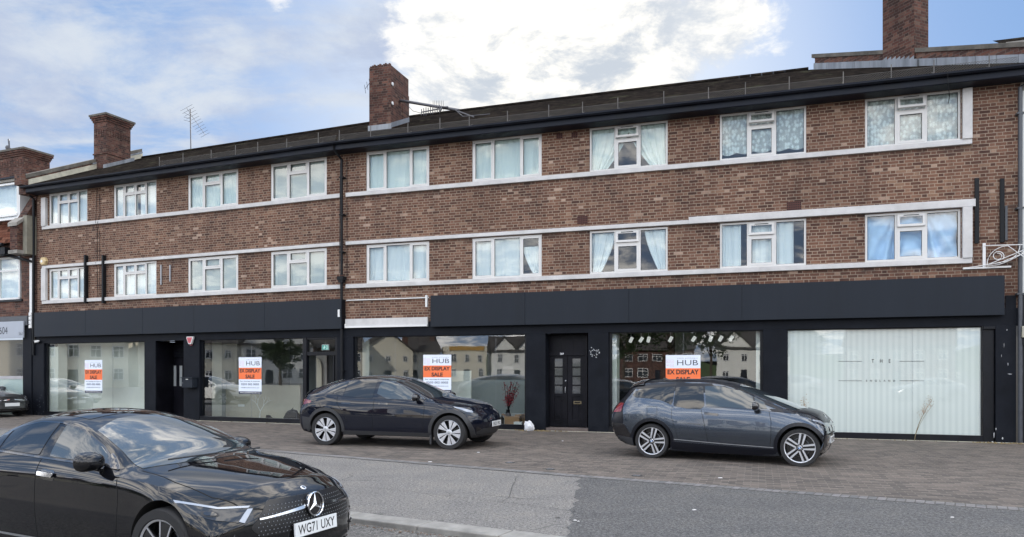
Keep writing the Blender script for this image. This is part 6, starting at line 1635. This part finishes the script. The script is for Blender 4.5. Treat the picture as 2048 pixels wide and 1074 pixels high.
I.patch('tailgate', [(-4, -.70, .50), (-4, -.72, .9), (-4, -.66, 1.10), (-4, -.56, 1.34), (-4, .56, 1.34), (-4, .66, 1.10), (-4, .72, .9), (-4, .70, .50)], (1, 0, 0), M['roof_black'], off=.006, mirror=False)
I.side('rear_corner', [(-3.60, .58), (-3.14, .60), (-3.16, .95), (-3.10, 1.12), (-3.0, 1.22), (-2.90, 1.36), (-3.4, 1.36)], M['roof_black'], off=.005)
I.patch('tail_lamp', fillet([(-3.34, -.74, 1.0), (-3.2, -.82, 1.0), (-3.2, -.82, .84), (-3.34, -.74, .82)], .02), (.55, .83, 0), M['tail_red'], off=.012)
I.side('rear_bumper', fillet([(-3.55, .38), (-3.02, .33), (-2.97, .42), (-3.12, .62), (-3.55, .64)], .03), GB, off=.008)
I.side('rear_diffuser', [(-3.5, .30), (-2.92, .22), (-2.95, .36), (-3.5, .42)], M['clad'], off=.012)
I.patch('spoiler', fillet([(-2.80, -.60, 0), (-3.08, -.56, 0), (-3.10, 0, 0), (-3.08, .56, 0), (-2.80, .60, 0)], .02), (0, 0, -1), GB, mirror=False, off=.03)
I.arches(.055, mat_=M['roof_black'], off=.008, low=.22)
I.side('front_corner', [(.345, .20), (.60, .20), (.60, .64), (.39, .60), (.36, .42)], M['roof_black'], off=.010)
I.side('sill_trim', [(-2.19, .165), (-.38, .155), (-.38, .28), (-1.0, .29), (-2.19, .33)], M['roof_black'], off=.012, grid=.1)
I.sline('silver_crease', [(-.42, .30), (-1.2, .325), (-2.16, .37)], w=.012, mat_=M['satin'], off=.004)
I.sline('door_seam', [(-1.665, .92), (-1.63, .8), (-1.56, .50), (-1.53, .31)]); I.sline('door_seam', [(-.50, .91), (-.46, .75), (-.46, .50), (-.48, .30)]); I.sline('door_seam', [(-2.19, .97), (-2.20, .78), (-2.12, .55), (-2.08, .38)], w=.005)
I.sline('door_seam', [(-1.6, .968), (-1.2, .958), (-.74, .935), (-.2, .90)], w=.006)
I.side('door_handle', fillet([(-1.60, .835), (-1.36, .815), (-1.35, .855), (-1.60, .875)], .015), GB, off=.022)
I.sline('fuel_flap', [(-2.66, .955), (-2.47, .95), (-2.465, .80), (-2.65, .80), (-2.66, .955)], w=.005)
I.patch('headlight', fillet([(.40, -.62, .79), (.26, -.80, .81), (.15, -.85, .80), (.26, -.83, .74), (.40, -.70, .68), (.44, -.6, .68)], .02), (-.6, .75, -.2), GB, off=.008)
I.patch('lamp_strip', fillet([(.36, -.70, .78), (.23, -.81, .795), (.21, -.83, .78), (.34, -.78, .735), (.40, -.69, .71)], .01), (-.6, .75, -.2), M['lamp_bright'], off=.012)
for s_ in (-1, 1):
    I.patch('kidney_grille', fillet([(1, s_ * .06, .66), (1, s_ * .34, .65), (1, s_ * .32, .56), (1, s_ * .06, .57)], .03), (-1, 0, 0), GB, mirror=False, off=.01)
I.patch('front_bumper', [(1, -.84, .24), (1, .84, .24), (1, .80, .42), (1, .5, .50), (1, -.5, .50), (1, -.80, .42)], (-1, 0, 0), GB, mirror=False, off=.006)
I.patch('bonnet_badge', [(.30 + .035 * math.cos(a * .5236), .035 * math.sin(a * .5236), 0) for a in range(12)], (0, 0, -1), M['chrome'], mirror=False, off=.018, grid=.03)
I.mirror_pod(-.72, 1.005, (.22, .13, .14), GB)
m = MB(); m.prism([(-2.62, 1.40), (-2.42, 1.41), (-2.56, 1.475), (-2.62, 1.47)], 'y', -.02, .02); m.build('roof_fin', GB, I.root, bevel=.006)
m = MB(); m.tube([(-2.75, -.1, 1.38), (-2.82, -.1, 1.50)], .004, 5); m.build('roof_antenna', M['pipe'], I.root)
I.wheels(rim_i, .256, .16)
h = I.bvh.ray_cast(Vector((4, 0, .44)), Vector((-1, 0, 0)))[0]; plate(I, 'LB17 OVC', h.x + .02, .42)
place_by_wheels(I, (1598.4, 933), (1305.7, 916))

# ---------------------------------------------------------------- black saloon in the foreground
SM = dict(xr=-3.70, xf=.86, wb=2.73, rw=.325, ra=.375, tuck=.05, lf=1.1, lr=.9, af=.36, ar=.26, pf=2.5,
    zc=[(.86, .675), (.82, .735), (.7, .77), (.4, .825), (0, .875), (-.35, .915), (-.55, .945), (-.85, 1.07), (-1.15, 1.18), (-1.45, 1.265), (-1.7, 1.30), (-2.0, 1.315), (-2.3, 1.295), (-2.6, 1.235), (-2.9, 1.13), (-3.1, 1.04), (-3.3, 1.00), (-3.6, .97), (-3.70, .90)],
    zb=[(.86, .19), (.4, .17), (-.5, .18), (-2.3, .18), (-3.1, .20), (-3.70, .26)],
    zbelt=[(.86, .56), (.7, .65), (.5, .70), (.2, .765), (-.2, .815), (-.6, .845), (-1.5, .875), (-2.3, .90), (-2.9, .92), (-3.4, .91), (-3.70, .82)],
    zr=[(.86, .62), (.7, .71), (.5, .745), (.2, .80), (-.2, .855), (-.6, .895), (-.85, 1.0), (-1.15, 1.11), (-1.45, 1.19), (-1.8, 1.235), (-2.2, 1.225), (-2.6, 1.15), (-2.9, 1.045), (-3.1, .98), (-3.4, .955), (-3.70, .87)],
    yr=[(.86, .52), (.6, .62), (.2, .69), (-.3, .74), (-.6, .735), (-1.15, .64), (-1.6, .59), (-2.2, .57), (-2.8, .58), (-3.2, .66), (-3.70, .62)],
    ybelt=[(.86, .68), (.6, .77), (.2, .825), (-.3, .845), (-1.5, .85), (-2.5, .845), (-3.2, .80), (-3.70, .72)],
    W=[(.86, .84), (.5, .885), (.1, .90), (-.5, .885), (-1.5, .89), (-2.6, .90), (-3.2, .885), (-3.70, .82)],
    facef=curve([(.17, .06), (.28, .0), (.45, .0), (.58, .015), (.68, .05), (.76, .16)]), facer=curve([(.2, .10), (.45, 0), (.7, .02), (.9, .08), (1.0, .05)]))
B = Car(SM, 'black_saloon', 'black saloon with star badge and plate WG71 UXY, nearest the camera at the kerb', M['car_black'])
B.side('door_window', fillet([(-.78, .925), (-1.62, .955), (-1.68, 1.205), (-1.45, 1.175), (-1.15, 1.09), (-.92, .995)], .02), M['car_glass_light'])
B.side('door_window', fillet([(-1.78, .96), (-2.42, .985), (-2.50, 1.14), (-2.25, 1.20), (-1.98, 1.218), (-1.80, 1.21)], .02), M['car_glass'])
B.side('quarter_window', fillet([(-2.47, .99), (-2.78, 1.0), (-2.66, 1.085), (-2.53, 1.13)], .012), M['car_glass'])
B.sline('window_trim', [(-.72, .905), (-1.6, .937), (-2.45, .967), (-2.85, .985)], w=.014, mat_=GB, off=.006)
B.sline('window_trim', [(-.72, .915), (-1.0, 1.04), (-1.4, 1.165), (-1.75, 1.217), (-2.1, 1.218), (-2.45, 1.165), (-2.85, 1.0)], w=.012, mat_=GB, off=.005)
B.patch('windscreen', [(-.50, -.675, 0), (-1.28, -.575, 0), (-1.41, -.3, 0), (-1.43, 0, 0), (-1.41, .3, 0), (-1.28, .585, 0), (-.50, .71, 0), (-.40, .4, 0), (-.36, 0, 0), (-.40, -.4, 0)], (0, 0, -1), M['car_glass_light'], mirror=False)
B.patch('sunroof', fillet([(-1.56, -.47, 0), (-2.35, -.45, 0), (-2.35, .45, 0), (-1.56, .47, 0)], .04), (0, 0, -1), M['car_glass'], mirror=False, off=.003)
B.patch('rear_window', [(-2.50, -.50, 0), (-3.05, -.54, 0), (-3.05, .54, 0), (-2.50, .50, 0)], (0, 0, -1), M['car_glass'], mirror=False)
B.line('bonnet_seam', [(-.46, -.71, 0), (.0, -.735, 0), (.4, -.70, 0), (.66, -.60, 0)], d=(0, 0, -1), w=.008)
B.line('bonnet_seam', [(.66, -.60, 0), (.77, -.45, 0), (.80, 0, 0)], d=(0, 0, -1), w=.007)
B.sline('door_seam', [(-1.72, .94), (-1.72, .7), (-1.70, .45), (-1.68, .24)], w=.007); B.sline('door_seam', [(-.60, .86), (-.55, .72), (-.55, .5), (-.60, .24)], w=.007); B.sline('door_seam', [(-2.62, .98), (-2.56, .8), (-2.40, .62), (-2.28, .45), (-2.26, .24)], w=.006)
B.sline('sill_crease', [(-.50, .27), (-1.4, .275), (-2.3, .29)], w=.02, mat_=M['satin'], off=.004)
for x in (-1.66, -2.60):
    B.side('door_handle', fillet([(x, .805), (x + .22, .795), (x + .22, .823), (x, .833)], .012), M['chrome'], off=.03)
    B.side('handle_recess', fillet([(x + .01, .775), (x + .22, .765), (x + .22, .85), (x + .01, .86)], .04), GB, off=.002, rim=0)
d_h = (-.62, .75, -.22)
B.patch('headlight', fillet([(.66, -.52, .655), (.52, -.74, .668), (.25, -.87, .715), (.13, -.89, .725), (.30, -.88, .635), (.52, -.78, .575), (.70, -.60, .535), (.72, -.55, .56)], .02), d_h, M['lamp'], off=.006, grid=.03)
B.patch('lamp_strip', fillet([(.66, -.535, .650), (.52, -.745, .664), (.16, -.885, .718), (.19, -.885, .700), (.52, -.745, .650), (.66, -.555, .638)], .006), d_h, M['lamp_bright'], off=.011, grid=.03, rim=.004)
B.patch('lamp_blade', fillet([(.69, -.535, .632), (.67, -.575, .634), (.665, -.66, .555), (.70, -.635, .545)], .006), d_h, M['lamp_bright'], off=.012, grid=.02, rim=.004)
B.patch('lamp_projector', smooth_poly([(.40, -.815, .640), (.52, -.75, .636), (.55, -.735, .592), (.42, -.81, .600)], 2), d_h, M['clad'], off=.010, grid=.02, rim=.003)
B.patch('lamp_projector', smooth_poly([(.42, -.80, .634), (.50, -.76, .631), (.53, -.74, .598), (.44, -.80, .605)], 2), d_h, GB, off=.014, grid=.02, rim=.003)
G = (1, 0, 0)
B.patch('grille', fillet([(1, -.42, .685), (1, .42, .685), (1, .60, .50), (1, .52, .43), (1, -.52, .43), (1, -.60, .50)], .03), (-1, 0, 0), var_mat('grille_mesh', (.006, .006, .007), .35, .5, 40), mirror=False, off=.005, grid=.04)
for s_ in (-1, 1):
    B.patch('grille_bar', fillet([(1, s_ * .09, .592), (1, s_ * .13, .582), (1, s_ * .53, .555), (1, s_ * .53, .566), (1, s_ * .13, .606), (1, s_ * .09, .612)], .004), (-1, 0, 0), M['chrome'], mirror=False, off=.022, grid=.04)
# studs of the diamond grille
m = MB(); hx = B.bvh
for i in range(-16, 17):
    for j in range(8):
        y, z = i * .034 + (j % 2) * .017, .445 + j * .029
        if abs(y) > .58 - max(0, (z - .50)) * .9 or abs(y) < .0: continue
        h = hx.ray_cast(Vector((3, y, z)), Vector((-1, 0, 0)))
        if h[0] is None: continue
        p = h[0] + Vector((.007, 0, 0)); m.face([p + Vector((.002, -.006, 0)), p + Vector((.003, 0, -.005)), p + Vector((.002, .006, 0)), p + Vector((.003, 0, .005))])
tag(m.build('grille_studs', M['satin'], B.root, weld=False), kind='stuff')
# star badge
h = hx.ray_cast(Vector((3, 0, .60)), Vector((-1, 0, 0)))[0]
xfb = Matrix.Translation((h.x + .03, 0, .605)) @ Matrix.Rotation(R(-6), 4, 'Y')
def star(m, xf, r, d):
    n = 40
    m.xf = xf; m.lathe([(r * .90, 0), (r * .90, d), (r * .95, d * 1.5), (r, d), (r, 0)], 'x', n)
    for k in range(3):
        a = math.pi / 2 + 2 * math.pi * k / 3; u_ = Vector((0, math.cos(a), math.sin(a))); w_ = Vector((0, -math.sin(a), math.cos(a)))
        tip = u_ * r * .93; a1, a2 = w_ * r * .15 + u_ * r * .09, -w_ * r * .15 + u_ * r * .09; c_ = Vector((d * 1.6, 0, 0))
        m.face([c_, a1, tip + Vector((d * .4, 0, 0))]); m.face([c_, tip + Vector((d * .4, 0, 0)), a2])
m = MB(); star(m, xfb, .098, .012); m.build('star_badge', M['chrome'], B.root)
m = MB(xfb); m.lathe([(0, -.003), (.092, -.003), (.094, -.03)], 'x', 36); m.build('badge_backing', GB, B.root)
hb = hx.ray_cast(Vector((.735, 0, 3)), Vector((0, 0, -1)))
m = MB(Matrix.Translation(hb[0]) @ hb[1].to_track_quat('X', 'Z').to_matrix().to_4x4()); m.lathe([(0, .004), (.024, .004), (.028, .001)], 'x', 24); bo = m.build('bonnet_badge', M['chrome'], B.root)
m = MB(Matrix.Translation(hb[0]) @ hb[1].to_track_quat('X', 'Z').to_matrix().to_4x4()); m.lathe([(0, .0045), (.016, .0045)], 'x', 20); m.build('badge_centre', GB, bo)
B.patch('lower_intake', fillet([(1, -.56, .30), (1, .56, .30), (1, .66, .20), (1, -.66, .20)], .02), (-1, 0, 0), M['under'], mirror=False, off=.004)
B.patch('side_intake', fillet([(.66, -.62, .44), (.52, -.80, .42), (.50, -.82, .29), (.68, -.66, .25)], .03), (-.7, .7, 0), GB, off=.006)
B.patch('intake_blade', fillet([(.66, -.64, .345), (.50, -.82, .335), (.50, -.82, .32), (.66, -.64, .325)], .004), (-.7, .7, 0), M['car_black'], off=.02)
B.patch('splitter', fillet([(1, -.80, .175), (1, .80, .175), (1, .78, .205), (1, -.78, .205)], .005), (-1, 0, 0), GB, mirror=False, off=.02)
m = MB(); 
for s_ in (-1, 1):
    h = hx.ray_cast(Vector((3, s_ * .70, .46)), Vector((-1, 0, 0)))[0]; m.lathe([(0, .004), (.011, .004), (.012, 0)], 'x', 14, 0, tuple(h))
m.build('parking_sensor', GB, B.root)
B.mirror_pod(-.86, .955, (.25, .17, .15), far=.22)
B.side('mirror_base', fillet([(-.86, .905), (-.66, .885), (-.80, .97), (-.87, 1.0)], .01), GB, off=.007)
m = MB(); m.tube([(-.40, -.50, .952), (-.385, .02, .958)], .007, 5); m.tube([(-.37, .1, .955), (-.40, .56, .955)], .007, 5)
m.build('wiper', M['clad'], B.root)
m = MB(); h = hx.ray_cast(Vector((-.50, -.70, 3)), Vector((0, 0, -1)))[0]
B.wheels(rim_m, .245, .225)
h = hx.ray_cast(Vector((4, 0, .44)), Vector((-1, 0, 0)))[0]; plate(B, 'WG71 UXY', h.x + .035, .435, tilt=R(-4))
B.root.location = (-2.32, 6.42, ROADZ); B.root.rotation_euler = (0, 0, R(-25.5)); B.root.scale = (.89, .97, 1.03)
for o in B.root.children:
    if o.name.startswith('wheel'): o.rotation_euler.y = 0; o.scale = (1 / .89, 1, 1 / 1.02)
# ---------------------------------------------------------------- grey saloon at the far left edge, and cars across the road
def repaint(src, paint, label, loc, rz, group=None, plate_txt=None):
    c = copy_tree(src.root); c['label'] = label; c.location = loc; c.rotation_euler = (0, 0, rz)
    if group: c['group'] = group
    for o in list(c.children):
        if o.name.startswith(('body', 'wing_mirror')):
            o.data = o.data.copy(); o.data.materials[0] = paint
        if plate_txt and o.name.startswith('number_plate'):
            for q in list(o.children): bpy.data.objects.remove(q)
            if plate_txt.strip(): text_obj(plate_txt, M['ink'], o, Matrix.Translation((.885, 0, .445)) @ Matrix(((0, 0, 1, 0), (1, 0, 0, 0), (0, 1, 0, 0), (0, 0, 0, 1))), w=.45, h=.076, bold=.01, name='plate_lettering')
        if plate_txt and o.name.startswith(('star_badge', 'badge_backing', 'bonnet_badge')):
            for q in list(o.children): bpy.data.objects.remove(q)
            bpy.data.objects.remove(o)
    return c
repaint(B, paint_mat('gunmetal_car_paint', (.06, .062, .065), metal=.5, rough=.4), 'dark grey saloon cut off by the left edge before the frosted shop window', (-18.15, 26.1, 0), R(-22), None, 'P50 LYN')
for i, (loc, rz, src, pn, lb) in enumerate((((-23.5, 17.0, ROADZ), -30, Y, 'car_white', 'white crossover at the kerb left of the frame, seen only in the shop glass'), ((-11.8, 10.2, ROADZ), -30, I, 'car_silver', 'silver hatchback at the kerb left of the frame, seen only in the shop glass'),
                                ((4.5, -12.0, ROADZ), 156, B, 'car_silver', 'silver saloon across the road, seen only in the shop glass'), ((-29.5, 22.5, ROADZ), -30, B, 'car_white', 'white saloon furthest left outside the frame, seen only in the shop glass'), ((-3.0, -9.0, ROADZ), 156, Y, 'car_silver', 'silver crossover across the road, seen only in the shop glass'))):
    repaint(src, M[pn], lb, loc, R(rz), 'cars parked outside the view', ' ')
# ================================================================== THE OTHER SIDE OF THE JUNCTION (seen in the shop glass and car paint)
M['cream'] = var_mat('cream_render', (.62, .58, .47), .85, .08, .4, bump=.02)
M['white_r'] = var_mat('white_render', (.70, .70, .66), .85, .08, .4, bump=.02)
M['slate'] = tile_mat('grey_slate', [(0, (.05, .045, .045)), (1, (.10, .09, .085))], .3, .22, .3)
M['win_dark'] = flat_mat('far_window_glass', (.03, .035, .04), .06, coat=1)
M['gold'] = flat_mat('gold_sign_board', (.45, .26, .06), .5)
M['leaf'] = var_mat('tree_leaf', (.045, .075, .022), .7, .4, .8, bump=0)
M['bark'] = var_mat('tree_bark', (.07, .05, .035), .9, .3, 2)
def house(az, dist, w, wall, roof, label, kind, he=5.6, hr=8.6, dep=9, turn=0):
    a = R(az); loc = Vector((-math.sin(a) * dist, -math.cos(a) * dist, -.3)); o = empty('house', loc, -a + math.pi + R(turn), label, 'house', 'houses across the junction')
    # local: x along the front, front face looks to -y after the turn (towards the parade)
    X = w / 2
    m = MB(); m.box(-X, X, 0, dep, 0, he)
    if kind == 'gable': m.prism([(-X, he), (X, he), (0, hr)], 'y', 0, dep)
    if kind == 'twin':
        m.prism([(-X, he), (0, he), (-X / 2, hr - .4)], 'y', -.0, .3); m.prism([(0, he), (X, he), (X / 2, hr - .4)], 'y', -.0, .3)
    if kind == 'flat': m.box(-X - .1, X + .1, -.1, dep, he, he + .9)
    m.build('wall', wall, o, weld=False)
    m = MB()
    if kind == 'gable': m.prism([(-X - .4, he - .3), (0, hr + .1), (0, hr + .35), (-X - .4, he)], 'y', -.4, dep + .3); m.prism([(X + .4, he - .3), (X + .4, he), (0, hr + .35), (0, hr + .1)], 'y', -.4, dep + .3)
    elif kind != 'flat': m.prism([(-.5, he - .1), (dep / 2, hr), (dep + .5, he - .1)], 'x', -X - .2, X + .2)
    if kind == 'twin':
        for s in (-1, 1): m.prism([(s * X / 2 - X / 2 - .2, he - .1), (s * X / 2, hr - .2), (s * X / 2, hr), (s * X / 2 - X / 2 - .2, he + .15)], 'y', -.3, 3); m.prism([(s * X / 2 + X / 2 + .2, he - .1), (s * X / 2 + X / 2 + .2, he + .15), (s * X / 2, hr), (s * X / 2, hr - .2)], 'y', -.3, 3)
    if kind != 'flat':
        rf = m.build('roof', roof, o, weld=False); m = MB(); m.box(-X + .3, -X + 1.2, 3, 4, he, hr + 1.2); m.build('chimney', M['brick_red'], rf)
    if kind == 'flat':
        m = MB(); m.box(-X + .4, X - .4, -.16, -.11, he + .1, he + .8); m.build('sign_board', M['gold'], o)
    hr_ = random.Random(int(az * 10)); n = max(2, int(w / 2.4)); WW, HH = hr_.choice((.45, .62, .8)), hr_.choice((1.15, 1.35, 1.5))
    for fl, z in ((0, .9), (1, 3.5)):
        for k in range(n):
            x = -X + w * (k + .5) / n
            if fl == 0 and k == n // 2:
                m = MB(); m.box(x - .5, x + .5, -.06, .02, 0, 2.1); m.build('door', M['soffit'], o); continue
            m = MB(); ww, hh = WW, HH
            for q in ((x - ww, x + ww, z, z + .09), (x - ww, x + ww, z + hh - .09, z + hh), (x - ww, x - ww + .09, z, z + hh), (x + ww - .09, x + ww, z, z + hh), (x - .04, x + .04, z, z + hh), (x - ww, x + ww, z + .85, z + .93)): m.box(q[0], q[1], -.07, .0, q[2], q[3])
            wi = m.build('window', M['white_paint'], o); m = MB(); m.box(x - ww, x + ww, -.03, -.01, z, z + hh); m.build('pane', M['win_dark'], wi)
    return o
HS = [(5, 80, 14, 'brick_red', 'tile_red', 'row', 'red brick terrace across the junction, facing the frosted window'), (19, 84, 11, 'white_r', 'slate', 'twin', 'white twin-gabled house across the junction, behind the young trees'), (29, 86, 12, 'brick_dark', 'slate', 'row', 'dark brick terrace across the junction behind the tallest tree'),
      (43.5, 98, 9, 'white_r', 'slate', 'twin', 'white twin-gabled house beside the flat-roofed building with the gold board'), (48.8, 98, 7.2, 'cream', 'slate', 'flat', 'flat-roofed cream building across the junction with a gold sign board'),
      (52.8, 104, 6, 'white_r', 'slate', 'row', 'narrow white house across the junction between cream neighbours'), (57, 98, 9, 'cream', 'slate', 'gable', 'large cream gabled house across the junction'), (62.5, 94, 9, 'cream', 'slate', 'row', 'cream house across the junction with a long slate roof'),
      (70, 90, 13, 'brick_red', 'slate', 'row', 'long red brick terrace across the junction'), (79, 84, 10, 'white_r', 'slate', 'twin', 'white twin-gabled pair at the far side of the junction'), (88, 80, 12, 'cream', 'slate', 'row', 'long cream terrace at the far side of the junction'), (98, 78, 12, 'cream', 'tile_red', 'gable', 'cream gabled house with red roof at the end of the junction'),
      (-8, 76, 14, 'brick_dark', 'slate', 'row', 'dark brick terrace straight across the road'), (-20, 74, 16, 'white_r', 'slate', 'row', 'white terrace across the road to the right'), (-33, 72, 16, 'brick_red', 'slate', 'row', 'red brick terrace across the road far to the right'), (-46, 70, 16, 'cream', 'slate', 'row', 'cream terrace across the road far to the right')]
for az, d, w, wa, ro, k, lb in HS: house(az, d, w, M[wa], M[ro], lb, k)
def tree(az, d, h, r, label, seed):
    a = R(az); o = empty('street_tree', (-math.sin(a) * d, -math.cos(a) * d, -.3), 0, label, 'tree', 'trees across the road'); rr = random.Random(seed)
    m = MB(); m.tube([(0, 0, 0), (.1, .05, h * .3), (.05, 0, h * .55)], .22, 8, r1=.12); tips = []
    for k in range(9):
        an = rr.uniform(0, 6.28); e = Vector((math.cos(an) * r * .7, math.sin(an) * r * .7, h * rr.uniform(.55, .92))); m.tube([(.05, 0, h * rr.uniform(.3, .5)), e * .5 + Vector((0, 0, h * .3)), e], .08, 5, r1=.02); tips.append(e)
    m.build('trunk', M['bark'], o); m = MB(); cl = []
    for k in range(46):
        v = Vector((rr.gauss(0, 1), rr.gauss(0, 1), rr.gauss(0, 1))).normalized() * rr.uniform(.35, 1) ; cl.append((Vector((v.x * r, v.y * r, h * .66 + v.z * h * .32)), rr.uniform(.25, .5) * r * .6))
    for c_, cr in cl:
        for _ in range(55):
            p = c_ + Vector((rr.gauss(0, .5), rr.gauss(0, .5), rr.gauss(0, .5))) * cr; d_ = Vector((rr.gauss(0, 1), rr.gauss(0, 1), rr.gauss(0, .6))).normalized() * rr.uniform(.10, .2); e_ = d_.orthogonal() * .7
            m.face([p - d_, p - e_, p + d_, p + e_])
    m.build('crown', M['leaf'], o, weld=False)
for i, (az, d, h, r_) in enumerate(((24, 60, 11, 3.6), (29, 58, 12, 4.4), (13, 62, 8, 2.6), (34, 66, 10, 3.4), (66, 84, 8, 2.4), (83.5, 66, 6, 2.0), (-13, 58, 10, 3.5), (-24, 52, 11, 4))):
    tree(az, d, h, r_, ['tall tree across the road near the twin-gabled house', 'broadest tree across the road', 'small tree across the road in front of the red terrace', 'low tree across the road left of the twin gables', 'small tree before the cream house with the long roof', 'tree at the end of the junction', 'tree straight across the road', 'tree across the road far to the right'][i], 30 + i)
# a long low garden wall and hedge mass that close the view between the houses
m = MB()
for k in range(60):
    a0, a1 = R(-70 + k * 2.75), R(-70 + (k + 1) * 2.75); d = 170; hh = 5 + 2.2 * math.sin(k * 1.3) + 1.2 * math.sin(k * 3.1)
    m.face([(-math.sin(a0) * d, -math.cos(a0) * d, -.3), (-math.sin(a1) * d, -math.cos(a1) * d, -.3), (-math.sin(a1) * d, -math.cos(a1) * d, hh), (-math.sin(a0) * d, -math.cos(a0) * d, 5 + 2.2 * math.sin((k - 1) * 1.3) + 1.2 * math.sin((k - 1) * 3.1))])
    m.face([(-math.sin(a0) * d, -math.cos(a0) * d, hh), (-math.sin(a1) * d, -math.cos(a1) * d, hh), (-math.sin(a1) * (d + 8), -math.cos(a1) * (d + 8), hh - 2), (-math.sin(a0) * (d + 8), -math.cos(a0) * (d + 8), hh - 2)])
tag(m.build('distant_wood', M['leaf'], None, weld=False), kind='stuff')
# ================================================================== LIGHT, SKY, CAMERA
SUN_EL, SUN_AZ = R(26), R(4)        # sun behind the parade, a touch right of the line of sight
sd = Vector((math.sin(SUN_AZ) * math.cos(SUN_EL), math.cos(SUN_AZ) * math.cos(SUN_EL), math.sin(SUN_EL)))
sl_ = bpy.data.lights.new('sun', 'SUN'); sl_.energy = 4.6; sl_.angle = R(.5); sl_.color = (1, .94, .85)
so_ = bpy.data.objects.new('sun', sl_); col.objects.link(so_); so_.rotation_euler = (-sd).to_track_quat('-Z', 'Y').to_euler()
t = NT('World', world=True); scene.world = t.t
dirn = t.vm('NORMALIZE', t.add('ShaderNodeTexCoord').outputs['Generated'])
sky = t.add('ShaderNodeTexSky', {}, sky_type='NISHITA', sun_disc=False, sun_elevation=SUN_EL, sun_rotation=SUN_AZ, air_density=1.0, dust_density=1.2, ozone_density=1.4)
def FR(c): return tuple(x / 2 ** EXPO for x in c)
CL_GREY, CL_WHITE, BLUE_TINT = FR(CL_GREY), FR(CL_WHITE), FR(BLUE_TINT)
base = t.scl(sky.outputs[0], SKY_S)
s = t.sep(dirn); zz = t.math('ADD', t.math('MAXIMUM', s[2], 0.0), .22)
flat = t.comb(t.math('DIVIDE', s[0], zz), t.math('DIVIDE', s[1], zz), 0.0)
def near(px, py, r0, r1, a=1.0, bb=0.0):
    d = Vector(((px - CX) / F_PX, 1, (HZ - py) / F_PX)).normalized()
    return t.mapr(t.math('ARCCOSINE', t.math('MINIMUM', t.vm('DOT_PRODUCT', dirn, tuple(d), out=1), .99999)), R(r0), R(r1), a, bb)
back = t.mapr(s[1], -.25, .45, 1.0, 0.0)
n1 = t.noise(t.vm('MULTIPLY', flat, (1, 1, 1)), 2.3, 9, .62, dist=.25)
n2 = t.noise(t.vm('ADD', flat, (5.2, 1.7, 3.0)), 5.5, 8, .66, dist=.3)
wisp = t.noise(t.vm('MULTIPLY', t.vm('ADD', flat, (2.0, 7.0, 0)), (.7, 1.6, 1)), 1.6, 7, .6, dist=.6)
# the big bright cumulus in front of the sun
core = t.math('MAXIMUM', near(1110, 95, 4, 20), t.math('MULTIPLY', near(1420, 30, 1, 9), .8))
dens = t.math('ADD', t.math('MULTIPLY', n2, .62), t.math('ADD', t.math('MULTIPLY', n1, .38), t.math('MULTIPLY', t.math('SUBTRACT', core, .5), .62)))
small = near(562, 10, .2, 3.4)
dens = t.math('ADD', dens, t.math('MULTIPLY', small, .36))
m1 = t.mapr(dens, .485, .625)
# general broken cloud elsewhere (over and behind the camera)
nb_ = t.math('ADD', t.math('MULTIPLY', n1, .6), t.math('MULTIPLY', n2, .4))
m2 = t.mapr(nb_, .455, .56)
wz = t.math('ADD', t.math('MULTIPLY', wisp, .72), t.math('MULTIPLY', n2, .28))
m3 = t.math('MULTIPLY', t.math('MULTIPLY', t.mapr(wz, .37, .56), .95), near(330, 230, 14, 44))
low = near(1100, 240, 4, 26)
bright = t.mapr(t.math('ADD', t.math('MULTIPLY', n2, .8), t.math('MULTIPLY', n1, .4)), .50, .68)
lit = t.mix(bright, CL_GREY, CL_WHITE)
blue = t.mix(.68, base, BLUE_TINT, 'MIX')
blue = t.mix(t.math('MULTIPLY', low, .75), blue, FR((.80, .88, .95)))
c = t.mix(m3, blue, t.mix(t.mapr(n1, .40, .62), FR((.50, .58, .76)), FR((.72, .78, .86))))
c = t.mix(m1, c, t.mix(core, FR((.95, .97, 1.0)), lit))
top = t.mapr(s[2], .50, .75)
c = t.mix(t.math('MAXIMUM', back, t.math('MULTIPLY', top, .85)), c, t.mix(m2, BACK_BLUE, t.mix(bright, BACK_GREY, BACK_WHITE)))
horizon = t.mapr(s[2], .0, .10, 1, 0)
c = t.mix(t.math('MULTIPLY', horizon, .6), c, FR((.62, .70, .78)))
bg = t.add('ShaderNodeBackground', {0: c, 1: 1.0})
t.out(bg, 'ShaderNodeOutputWorld')
cam = bpy.data.cameras.new('camera'); co = bpy.data.objects.new('camera', cam); col.objects.link(co)
co.location = (0, 0, EYE); co.rotation_euler = (R(90), 0, 0)
cam.sensor_width = 36; cam.sensor_fit = 'HORIZONTAL'; cam.lens = 36 * F_PX / 2048; cam.shift_y = (HZ - 537) / 2048
cam.clip_start = .1; cam.clip_end = 3000
scene.camera = co
vs = scene.view_settings; vs.view_transform = 'Standard'; vs.look = 'None'; vs.exposure = EXPO; vs.gamma = 1; vs.use_curve_mapping = False
scene.render.engine = 'CYCLES'
scene.cycles.use_denoising = True
scene.cycles.max_bounces = 8; scene.cycles.transparent_max_bounces = 16; scene.cycles.caustics_reflective = False; scene.cycles.caustics_refractive = False
